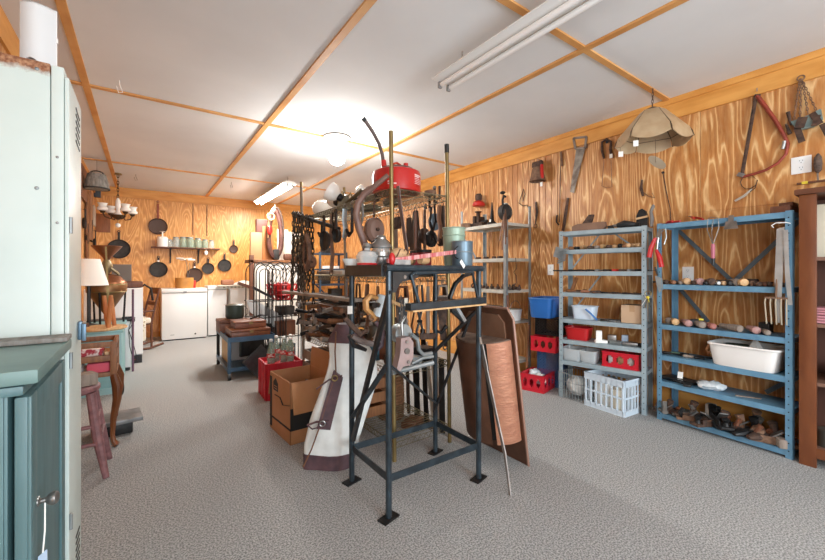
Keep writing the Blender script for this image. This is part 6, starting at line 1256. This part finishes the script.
cask = T('wooden_cask', 'small wooden cask on freezer with white flower holder', 'cask', (.62, 8.1, .906))
P('barrel', MB().lathe([(0, 0), (.14, 0), (.15, .1), (.145, .19), (0, .19)], 24), mat('honey_wood', 'c98f4a', .5, 0, 'b47b3a', 8), cask); P('stem', MB().tube([(.05, 0, .19), (.04, 0, .4), (.02, 0, .52)], .006, 6).tube([(.05, 0, .19), (.09, 0, .35), (.08, 0, .46)], .004, 6), STEEL, cask)
for k in range(6): a = k * PI / 3; P('petal', MB().box((.02 + .09 * math.cos(a), .09 * math.sin(a), .52 + .02 * (k % 2)), (.12, .06, .008), (.3, 0, a)), PAPER, cask)
slab('red_tin', 'small red tin beside the wooden cask on freezer', 'tin', (.77, 8.1, .906), .06, .06, .14, REDM, 0, .01)
# hutch with pictures on top
hu = T('white_hutch', 'white panelled hutch with brown top bar behind the wire arches', 'cupboard', (2.0, 7.1, 0))
P('body', MB().mm((-.38, .02, 0), (.46, .4, 1.36)), mat('hutch_white', 'd8d4cb', .6), hu); P('top_bar', MB().mm((-.47, -.01, 1.36), (.5, .42, 1.42), .006), WOODM, hu)
for x in (-.47, .46): P('post', MB().mm((x, -.01, 0), (x + .07, .06, 1.5 if x < 0 else 1.36), .006), WOODD, hu)
for x0, x1 in ((-.36, -.0), (.03, .44)): P('door_panel', MB().mm((x0, .005, .1), (x1, .02, 1.33), .004), mat('hutch_white2', 'e3dfd6', .6), hu)
slab('picture_frame', 'tan wooden box standing at left on hutch top', 'box', (1.72, 7.3, 1.421), .28, .06, .5, mat('tan_box', 'b98e64', .6), 0, .004)
slab('picture_frame', 'dark red-brown box with white edge behind the tan box', 'box', (1.84, 7.44, 1.421), .26, .1, .76, mat('dark_red_brown', '5a2f24', .6), 0, .004)
slab('picture_frame', 'white board leaning behind the horse collar on hutch', 'board', (2.2, 7.44, 1.421), .2, .04, .6, CREAM, 0, .004)
slab('cream_board', 'cream board at right end of hutch top', 'board', (2.36, 7.36, 1.421), .3, .03, .55, CREAM, 0, .004)
slab('orange_panel', 'orange wooden panel behind red tassel beside horse collar', 'panel', (1.88, 7.26, 1.421), .2, .02, .62, mat('orange_wood', 'b5713a', .5), 0, .004)
hc = T('horse_collar', 'oval leather horse collar standing upright on the hutch', 'collar', (1.98, 7.16, 1.45))
P('pad', MB().tube([(.115 * math.cos(a) * (1 - .15 * math.sin(a)), 0, .45 + .42 * math.sin(a)) for a in [2 * PI * k / 28 for k in range(28)]], .045, 10, closed=True), mat('collar_leather', '4a2a24', .5, 0, '6b4338', 12), hc); P('hame', MB().tube([(.14 * math.cos(a), -.05, .46 + .47 * math.sin(a)) for a in [-.2 + 1.7 * k / 14 for k in range(15)]], .018, 8), RUSTD, hc); P('hame', MB().tube([(-.14 * math.cos(a), -.05, .46 + .47 * math.sin(a)) for a in [-.2 + 1.7 * k / 14 for k in range(15)]], .018, 8), TANL, hc)
P('tip', MB().cyl((0, 0, .88), (0, 0, 1.0), .02, .008), IRON, hc); P('red_tassel', MB().ball((-.12, -.09, .5), .06, (.8, .5, 1.5)), REDM, hc, 'red tassel'); P('white_ring', MB().ring((-.1, -.09, .75), .06, .014, 'y'), TANL, hc)
slab('leather_saddle_bag', 'brown leather bag at right on hutch near chains', 'bag', (2.45, 7.2, 1.421), .24, .2, .42, mat('bag_brown', '7a5e3d', .7), .2, .08)
slab('dark_kettle', 'black kettle in front of the orange panel on hutch', 'kettle', (2.0, 7.16, 1.421), .12, .1, .2, CASTI, 0, .04); slab('wooden_bowl', 'brown carved bowl at right of the horse collar on hutch', 'bowl', (2.27, 7.18, 1.421), .26, .12, .12, WOODD, 0, .04)
# hairpin wire rack with goods
hw = T('hairpin_rack', 'black wire rack of tall hairpin arches holding red basket', 'rack', (1.12, 4.98, 0), .1)
def arch(x0, x1, y, z0, z1, r=.006):
    c, R_ = (x0 + x1) / 2, (x1 - x0) / 2; return [(x0, y, z0)] + [(c - R_ * math.cos(a), y, z1 - R_ + R_ * math.sin(a)) for a in [PI * k / 12 for k in range(13)]] + [(x1, y, z0)]
for i, (x0, x1, y, z1) in enumerate(((.0, .28, 0, 1.33), (.03, .24, .0, 1.29), (.07, .2, .0, 1.24), (.15, .42, .02, 1.34), (.19, .38, .02, 1.29), (.23, .34, .02, 1.24), (.37, .62, .0, 1.33), (.41, .58, .0, 1.28), (.0, .28, .3, 1.33), (.34, .62, .3, 1.33))): P('wire_arch', MB().tube(arch(x0, x1, y, .0, z1), .0065, 6), IRON, hw)
for z in (.35, .62, .83):
    for y in (0, .3): P('cross_wire', MB().cyl((-.02, y, z), (.64, y, z), .006), IRON, hw)
    m = MB()
    for k in range(12): m.tube([(.0 + .057 * k, 0, z), (.0 + .057 * k, .3, z)], .0035, 4)
    P('wire_shelf', m, IRON, hw)
HW = Frame(hw, .62, .3)
rbk = T('red_basket', 'red plastic lattice basket on the hairpin wire rack', 'basket', HW.w(.42, .14, .836))
m = MB()
for z, r in ((.0, .13), (.06, .16), (.12, .185), (.19, .2)): m.ring((0, 0, z + .006), r, .009, n=22)
for k in range(16): a = 2 * PI * k / 16; m.tube([(.13 * math.cos(a), .13 * math.sin(a), .006), (.175 * math.cos(a), .175 * math.sin(a), .1), (.2 * math.cos(a), .2 * math.sin(a), .196)], .008, 5)
P('lattice', m.lathe([(0, 0), (.12, 0), (.12, .005), (0, .006)], 22), RED, rbk)
S('red_bundle', MB().ball((0, 0, .12), .13, (1, 1, .9), 16), RED, 'red cloth heaped inside the red lattice basket', 'cloth', HW.w(.42, .14, .84))
for i in range(4): S('egg_slicer_wire', MB().tube(arch(-.08, .08, 0, 0, .34), .006, 6), STEEL, '%s slanted steel wire hoop above red basket on hairpin rack' % ORD[i], 'hoop', HW.w(.3 + .06 * i, .2, .94), rot=(0, .5, .1))
pdl = T('white_paddle', 'white scoop paddle leaning across the hairpin wire rack', 'paddle', ony(264, 312, 5.16))
pq = [ony(u, v, 5.16) - pdl.location for u, v in ((246, 300), (257, 301), (270, 309), (282, 315), (284, 320), (276, 328), (262, 321), (250, 312))]
P('blade', MB().prism([(a.x, a.z) for a in pq], -.012, .012, 'xz'), mat('paddle_white', 'dfe5e8', .4), pdl)
bhn = T('black_handle_pan', 'black handled brown pan slanting over the white paddle', 'pan', ony(252, 288, 4.88))
P('handle', MB().bar(ony(252, 287, 4.88) - bhn.location, ony(271, 297, 4.88) - bhn.location, .03, .03), BLACK, bhn); P('ferrule', MB().bar(ony(238, 283, 4.88) - bhn.location, ony(252, 288, 4.88) - bhn.location, .05, .035), WOODD, bhn)
slab('black_tray', 'black ribbed tray leaning low on hairpin rack left side', 'tray', HW.w(-.06, -.12, .2), .3, .05, .3, IRON, .3, .01)
S('black_sheet', MB().box((0, 0, .0), (.27, .025, .27), bev=.004), BLKPAINT, 'black square panel propped on its corner before the blue cart', 'panel', (1.07, 4.47, .193), rot=(-.12, PI / 4 + .1, 0))
# blue cart
ct = T('utility_cart', 'dark blue steel utility cart on casters with wooden cases', 'cart', (.76, 4.58, 0), -.02)
CTB = mat('cart_blue', '2f4a60', .4, .1, '385872', 8); cw, cd2 = .5, .92
for x in (0, cw - .035):
    for y in (0, cd2 - .035):
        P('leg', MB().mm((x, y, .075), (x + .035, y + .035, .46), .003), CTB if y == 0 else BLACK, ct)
        P('caster_fork', MB().box((x + .018, y + .018, .062), (.03, .034, .03)), STEEL, ct); P('caster_wheel', MB().cyl((x + .002, y + .018, .034), (x + .034, y + .018, .034), .034, n=18), BLACK, ct)
P('top_tray', MB().mm((0, 0, .43), (cw, cd2, .445)).mm((0, -.003, .42), (cw, .005, .475)).mm((0, cd2 - .005, .42), (cw, cd2 + .003, .475)).mm((-.003, 0, .42), (.005, cd2, .475)).mm((cw - .005, 0, .42), (cw + .003, cd2, .475)), CTB, ct); P('lower_shelf', MB().mm((0, 0, .1), (cw, cd2, .115)).mm((0, -.003, .095), (cw, .005, .135)).mm((-.003, 0, .095), (.005, cd2, .135)), CTB, ct)
CT = Frame(ct, cw, cd2)
slab('white_board', 'white panel standing on the lower cart shelf', 'board', CT.w(.3, .5, .116), .38, .02, .28, mat('grey_white', 'c9cccd', .6), 0, .002); slab('tan_board', 'tan wooden panel on the lower cart shelf left side', 'board', CT.w(.06, .6, .116), .02, .4, .28, WOODL, 0, .002)
def case(label, p, sx, sy, h, m, rz=0):
    t = T('wooden_case', label, 'case', p, rz); P('body', MB().box((0, 0, h * .36), (sx, sy, h * .7), bev=.006), m, t); P('lid', MB().box((0, 0, h * .86), (sx + .006, sy + .006, h * .26), bev=.006), m, t); P('clasp', MB().box((0, -sy / 2 - .004, h * .72), (.04, .008, .03)), BRASS, t)
case('long low red-brown wooden case, nearest on the blue cart', CT.w(.25, .25, .447), .42, .42, .1, WOODR); case('brown wooden case at the far end of blue cart', CT.w(.22, .72, .447), .46, .3, .16, WOODD); case('smaller red-brown case stacked on the nearest case', CT.w(.26, .27, .549), .34, .3, .08, mat('case_brown', '6a3b26', .45, 0, '7d4a32', 8))
po_ = T('enamel_pot', 'dark green enamel stock pot on the cart case', 'pot', CT.w(.19, .74, .609))
P('body', MB().lathe([(0, 0), (.1, 0), (.11, .02), (.11, .16), (.116, .165), (.106, .165), (.1, .02), (0, .01)], 28), DKGREEN, po_); P('lid', MB().lathe([(.115, .167), (.08, .18), (0, .185)], 28), DKGREEN, po_); P('bail', MB().tube([(.11, 0, .15), (.15, -.02, .11), (.155, -.02, .05), (.12, -.01, .02)], .005, 6), STEEL, po_)
S('crank_handle', MB().tube([(0, 0, .01), (.1, -.1, .06), (.16, -.12, .05), (.16, -.12, .2)], .01, 8), IRON, 'black crank handle standing on the smaller cart case', 'crank', CT.w(.28, .24, .632))
slab('black_tool', 'black tool lying at right on the blue cart', 'tool', CT.w(.4, .5, .447), .12, .3, .09, IRON, .2, .02)
# shelf unit far right back
for i, (x, z, sx, h, m, lb) in enumerate(((3.2, 1.601, .2, .12, CASTI, 'black pot on top of far slate shelving'), (3.3, 1.271, .3, .06, PAPER, 'white folded papers on the far slate shelving upper shelf'), (3.15, .951, .22, .2, CASTI, 'black round pan on the far slate shelving middle shelf'), (3.4, .621, .25, .22, IRON, 'black wire crate on the far slate shelving low shelf'))): slab('iron_pot' if i in (0, 2) else ('paper_stack' if i == 1 else 'black_crate'), lb, ['pot', 'papers', 'pan', 'crate'][i], (x, 7.7, z), sx, .22, h, m, 0, .03 if i in (0, 2) else .006)
S('blue_lidded_jar', MB().lathe([(0, 0), (.045, 0), (.05, .01), (.05, .09), (.04, .105), (0, .105)], 18), mat('dim_blue_glass', '3f6473', .3), 'dim blue glass jar on the rack near the white hide', 'jar', (1.335, 2.35, .58))
# ================================================================ ceiling lights
def strip(label, p, L, on):
    t = T('ceiling_light', label, 'light', p)
    P('housing', MB().prism([(-.05, .0), (.05, .0), (.11, -.03), (.11, -.038), (.05, -.045), (-.05, -.045), (-.11, -.038), (-.11, -.03)], 0, L, 'xz'), mat('fixture_white', 'e9e9e7', .4), t)
    for x in (-.04, .04):
        tb_ = P('tube', MB().cyl((x, .03, -.068), (x, L - .03, -.068), .0165), emis('lit_tube', 'fff6ea', 48) if on else mat('unlit_tube', 'f2f2f0', .3), t)
        for y in (.01, L - .01): P('lamp_holder', MB().box((x, y, -.066), (.03, .02, .045), bev=.005), mat('holder_grey', '8d8d8b', .5), t)
    for y in (.12, L - .2): P('chain', chain_links((0, y, 0), (.0, y, H - p[2] - .001), r=.002, w=.01), STEEL, t)
strip('long unlit two-tube strip light hanging from ceiling above work stand', (1.77, -.33, 2.6), 2.44, False)
strip('lit glaring strip light hanging near the back wall', (1.86, 5.9, 2.61), 1.95, True)
area('strip_light_glow', (1.86, 6.85, 2.5), (0, 0, 0), .15, 2.1, 100, (1, .97, .93))
bl_ = T('ceiling_light', 'glowing bulb on round porcelain base fixed to ceiling', 'light', (1.758, 3.93, H))
P('base', MB().lathe([(0, -.001), (.15, -.001), (.15, -.012), (.12, -.02), (.1, -.06), (.075, -.1), (.07, -.13), (0, -.13)], 30), WHITEEN, bl_); P('base_ring', MB().ring((0, 0, -.008), .148, .008, n=36), mat('grey_ring', '77746e', .5), bl_)
P('bulb', MB().ball((0, 0, -.22), .095, (1, 1, 1.0), 22), emis('lit_bulb', 'fff4e4', 18), bl_)
l = bpy.data.lights.new('bulb_glow', 'POINT'); l.energy = 95; l.color = (1, .97, .93); l.shadow_soft_size = .1; o = bpy.data.objects.new('bulb_glow', l); C.objects.link(o); o.location = (1.758, 3.93, H - .36)
for i, (x, y) in enumerate(((-.15, 3.75), (-.09, 7.2), (1.2, 6.9))): S('ceiling_hook', MB().tube([(0, 0, -.001), (0, 0, -.03), (.02, 0, -.09), (-.005, 0, -.1), (-.02, 0, -.05)], .003, 6), WHITEEN if i == 0 else STEEL, ['small white wire hook in the ceiling right of locker', 'thin wire hook in ceiling above jar shelf', 'small wire hook in ceiling near lit strip light'][i], 'hook', (x, y, H))
# ================================================================ more of the clutter on, in and under the rack
def hang(name, label, cat, p, kind, L, m, m2, rz=0):
    """tool hung by a wire loop from a shelf edge; p is the loop point"""
    t = T(name, label, cat, p, rz); P('loop', MB().tube([(0, 0, .02), (0, .012, 0), (0, 0, -.03), (0, -.012, 0)], .0025, 5, closed=True), STEEL, t)
    if kind == 'saw':
        P('handle', MB().tube([(-.02, 0, -.03), (.03, 0, -.03), (.04, 0, -.1), (-.03, 0, -.1)], .011, 8, closed=True), m, t); P('blade', MB().prism([(-.04, -.1), (.045, -.1), (.02, -L), (-.01, -L)], -.0015, .0015, 'xz'), m2, t)
    elif kind == 'tongs':
        for s in (-1, 1): P('arm', MB().tube([(s * .02, 0, -.02), (s * .03, 0, -L * .4), (-s * .008, 0, -L * .75), (-s * .03, 0, -L * .9), (-s * .012, 0, -L)], .008, 6), m2, t)
        P('rivet', MB().cyl((0, -.014, -L * .72), (0, .014, -L * .72), .012), m2, t)
    elif kind == 'hammer':
        P('handle', MB().tube([(0, 0, -.03), (0, 0, -L * .5), (0, 0, -L + .04)], [.011, .014, .012], 8), m, t); P('head', MB().box((0, 0, -L + .02), (.11, .035, .04), bev=.007), m2, t)
    elif kind == 'strap':
        P('strap', MB().tube([(0, 0, -.02), (.012, .0, -L * .4), (-.01, 0, -L * .7), (.01, 0, -L)], .02, 6, flat=.22), m, t); P('buckle', MB().ring((.01, 0, -L), .024, .004, 'y', 14), m2, t)
    else:
        P('shaft', MB().tube([(0, 0, -.03), (0, 0, -L * .7)], .01, 8), m, t); P('hook', MB().tube([(0, 0, -L * .7), (0, 0, -L), (.05, 0, -L - .03), (.09, 0, -L + .02)], .012, 8), m2, t)
    return t
hx = [(1.36, 2.01, 'saw', .34, WOODD, IRON, 'dark saw hanging under rack middle shelf, first from brass post', 'hand_saw', 'saw'), (1.44, 2.0, 'strap', .4, BRLEA, IRON, 'brown leather strap hanging under rack middle shelf beside the dark saw', 'leather_belt', 'strap'),
      (1.5, 2.01, 'tongs', .36, IRON, IRON, 'black iron tongs hanging in the middle under rack middle shelf', 'iron_tongs', 'tongs'), (1.56, 2.0, 'hammer', .38, WOODG, RUSTD, 'grey handled hammer hanging head down behind the chain hoist', 'hammer', 'hammer'),
      (1.62, 2.01, 'hook', .32, IRON, IRON, 'black iron gaff hook hanging behind the step frame', 'gaff_hook', 'hook'), (1.68, 2.0, 'saw', .4, WOODG, RUSTD, 'rusty saw with grey handle hanging near the right rack post', 'hand_saw', 'saw'),
      (1.4, 2.03, 'hook', .4, RUSTD, RUSTD, 'rusty hay hook hanging behind the dark saw', 'hay_hook', 'hook'), (1.72, 2.02, 'strap', .45, mat('dark_leather', '3b2d27', .6), STEEL, 'nearly black leather strap hanging on the right rack post side', 'leather_belt', 'strap')]
for x, y, k, L, m, m2, lb, nm, ct_ in hx: hang(nm, lb, ct_, (x - .02, y - .005, 1.135), k, L, m, m2, rnd.uniform(-.5, .5))
hy = [(2.2, 'hammer', .3, WOODM, IRON, 'brown handled hammer hanging at rack left side, nearest the stand', 'hammer', 'hammer'), (2.34, 'strap', .34, BRLEA, STEEL, 'brown leather strap hanging at rack left side behind the brown hammer', 'leather_belt', 'strap'),
      (2.48, 'tongs', .32, RUSTD, RUSTD, 'rusty tongs hanging at rack left side near the lumber pile', 'iron_tongs', 'tongs'), (2.62, 'hook', .28, IRON, IRON, 'black hook hanging at rack left side above the lumber pile', 'gaff_hook', 'hook'),
      (2.95, 'strap', .5, mat('harness', '5b4032', .6), RUSTD, 'long brown harness strap hanging from the rack top left edge', 'harness_strap', 'strap')]
for y, k, L, m, m2, lb, nm, ct_ in hy: hang(nm, lb, ct_, (1.275, y, 1.135 if y < 2.9 else 1.695), k, L, m, m2, PI / 2 + rnd.uniform(-.3, .3))
for i, (u, v, k, L, m, m2, lb, nm, ct_) in enumerate(((352, 205, 'hook', .2, IRON, IRON, 'small black hook hanging beside the scythe handle on rack', 'gaff_hook', 'hook'), (345, 207, 'strap', .24, GALV, STEEL, 'grey metal strip hanging at the rack left edge', 'metal_strip', 'strip'), (334, 211, 'tongs', .2, IRON, IRON, 'small black tongs hanging between the two pans on the rack', 'iron_tongs', 'tongs'), (361, 200, 'tongs', .26, GALV, GALV, 'pale grey pliers hanging behind the curved scythe handle', 'pliers', 'pliers'))):
    p = onx(u, v, 1.25); p.z = 1.70; hang(nm, lb, ct_, p, k, L, m, m2, PI / 2)
for i, y in enumerate((2.12, 2.2, 2.3, 2.42)):
    hang(['pulley_strap', 'iron_tongs', 'gaff_hook', 'hammer'][i], ['dark leather strap hanging behind the belt at rack right edge', 'black tongs hanging at rack right edge behind tapered leather', 'rusty gaff hook hanging at rack right edge', 'dark hammer hanging at rack right edge, deepest in'][i], ['strap', 'tongs', 'hook', 'hammer'][i], (1.745, y, 1.7), ['strap', 'tongs', 'hook', 'hammer'][i], .28 + .03 * i, [BRLEA, IRON, RUSTD, WOODD][i], [IRON, IRON, RUSTD, IRON][i], PI / 2)
# near end of the low wire shelf
for i, (x, y, sx, sy, h, m, lb, nm, ct_) in enumerate(((1.37, 2.14, .12, .1, .07, RUSTD, 'rusty iron casting at left on the low wire shelf near end', 'iron_casting', 'casting'), (1.5, 2.12, .1, .12, .05, GALV, 'galvanised bracket in the middle of low wire shelf near end', 'bracket', 'bracket'), (1.63, 2.15, .14, .12, .09, IRON, 'black gear housing at right on the low wire shelf near end', 'gear_housing', 'housing'), (1.42, 2.34, .16, .16, .16, WOODD, 'dark wooden box behind castings on the low wire shelf', 'wooden_box', 'box'), (1.62, 2.36, .16, .16, .12, BRLEA, 'brown leather bag on the low wire shelf right side', 'leather_bag', 'bag'))): slab(nm, lb, ct_, (x, y, .582), sx, sy, h, m, .2 * i, .02)
# under the rack: dark crates
def wcrate(label, p, sx, sy, h, m, rz=0):
    t = T('wooden_crate', label, 'crate', p, rz)
    for x in (-sx / 2 + .008, sx / 2 - .008):
        for z in (.03, h / 2, h - .03): P('side_slat', MB().box((x, 0, z), (.014, sy, h / 3.6)), m, t)
    for y in (-sy / 2 + .008, sy / 2 - .008):
        for z in (.03, h / 2, h - .03): P('end_slat', MB().box((0, y, z), (sx - .03, .014, h / 3.6)), m, t)
    P('base', MB().box((0, 0, .006), (sx - .03, sy - .03, .012)), m, t)
wcrate('dark wooden slat crate under the rack behind cardboard box', (1.4, 3.05, .136), .28, .4, .28, WOODD); wcrate('grey wooden slat crate under the rack far end', (1.42, 3.48, .136), .28, .34, .3, WOODG); wcrate('brown wooden slat crate under the rack near the wicker basket', (1.38, 2.62, .136), .24, .32, .26, WOODM)
# dark goods in the hairpin rack
for i, (lx, z, sx, h, m, lb, nm, ct_) in enumerate(((.14, .356, .22, .18, IRON, 'black tin box on low shelf of hairpin rack, left', 'tin_box', 'box'), (.44, .356, .26, .2, WOODD, 'dark wooden box on low shelf of hairpin rack, right', 'wooden_box', 'box'), (.46, .626, .2, .12, CASTI, 'black pan heap on middle shelf of hairpin rack', 'iron_pot', 'pot'), (.15, .003, .24, .26, BLKPAINT, 'black crate on floor inside the hairpin rack, left', 'black_crate', 'crate'), (.45, .003, .24, .24, mat('navy', '2d3f4c', .5), 'navy box on floor inside the hairpin rack, right', 'navy_box', 'box'))): slab(nm, lb, ct_, HW.w(lx, .16, z), sx, .2, h, m, .1, .01)
# small goods in the bookcase and at the wall
slab('tin_box', 'dark tin box on the second bookcase shelf from below', 'box', (3.52, .34, .524), .16, .16, .1, mat('dull_tin', '6b6860', .4, .6), 0, .006)
# papers and tools on galvanised low shelves
slab('grey_box', 'grey metal box on low galvanised shelf behind the copper boiler', 'box', F.w(.3, .2, .651), .25, .2, .14, GALV, F.rz, .006)

# bulky things on the rack that close the view through it
def vessel(name, label, cat, p, prof, m, lidm=None, lid=None):
    t = T(name, label, cat, p); P('body', MB().lathe(prof, 24), m, t)
    if lid: P('lid', MB().lathe(lid, 24), lidm or m, t)
vessel('milk_can', 'dull grey milk can on the low wire shelf behind chain hoist', 'can', (1.52, 2.62, .582), [(0, 0), (.1, 0), (.105, .01), (.105, .22), (.065, .3), (.06, .34), (.075, .36), (0, .36)], mat('dull_tin', '6b6860', .4, .6), IRON, [(.078, .355), (.08, .38), (.03, .39), (0, .4)])
vessel('wooden_keg', 'dark wooden keg on the low wire shelf near right rack post', 'keg', (1.66, 2.58, .582), [(0, 0), (.06, 0), (.075, .12), (.06, .24), (0, .24)], WOODD, IRON, [(.05, .24), (.05, .25), (0, .25)])
vessel('iron_kettle', 'black iron kettle on rack middle shelf behind the lantern', 'kettle', (1.5, 2.3, Z2 + .002), [(0, 0), (.07, 0), (.09, .05), (.08, .1), (.05, .12), (0, .12)], CASTI, IRON, [(.05, .12), (.03, .135), (.01, .15), (0, .15)])
vessel('tin_canister', 'dark red tin canister on rack middle shelf behind the jack', 'tin', (1.63, 2.16, Z2 + .002), [(0, 0), (.055, 0), (.055, .16), (0, .16)], REDD, IRON, [(.057, .155), (.057, .175), (0, .178)])
vessel('tin_canister', 'black tin canister on rack middle shelf by brass post', 'tin', (1.38, 2.2, Z2 + .002), [(0, 0), (.05, 0), (.05, .12), (0, .12)], BLKPAINT, STEEL, [(.05, .12), (.03, .14), (0, .142)])
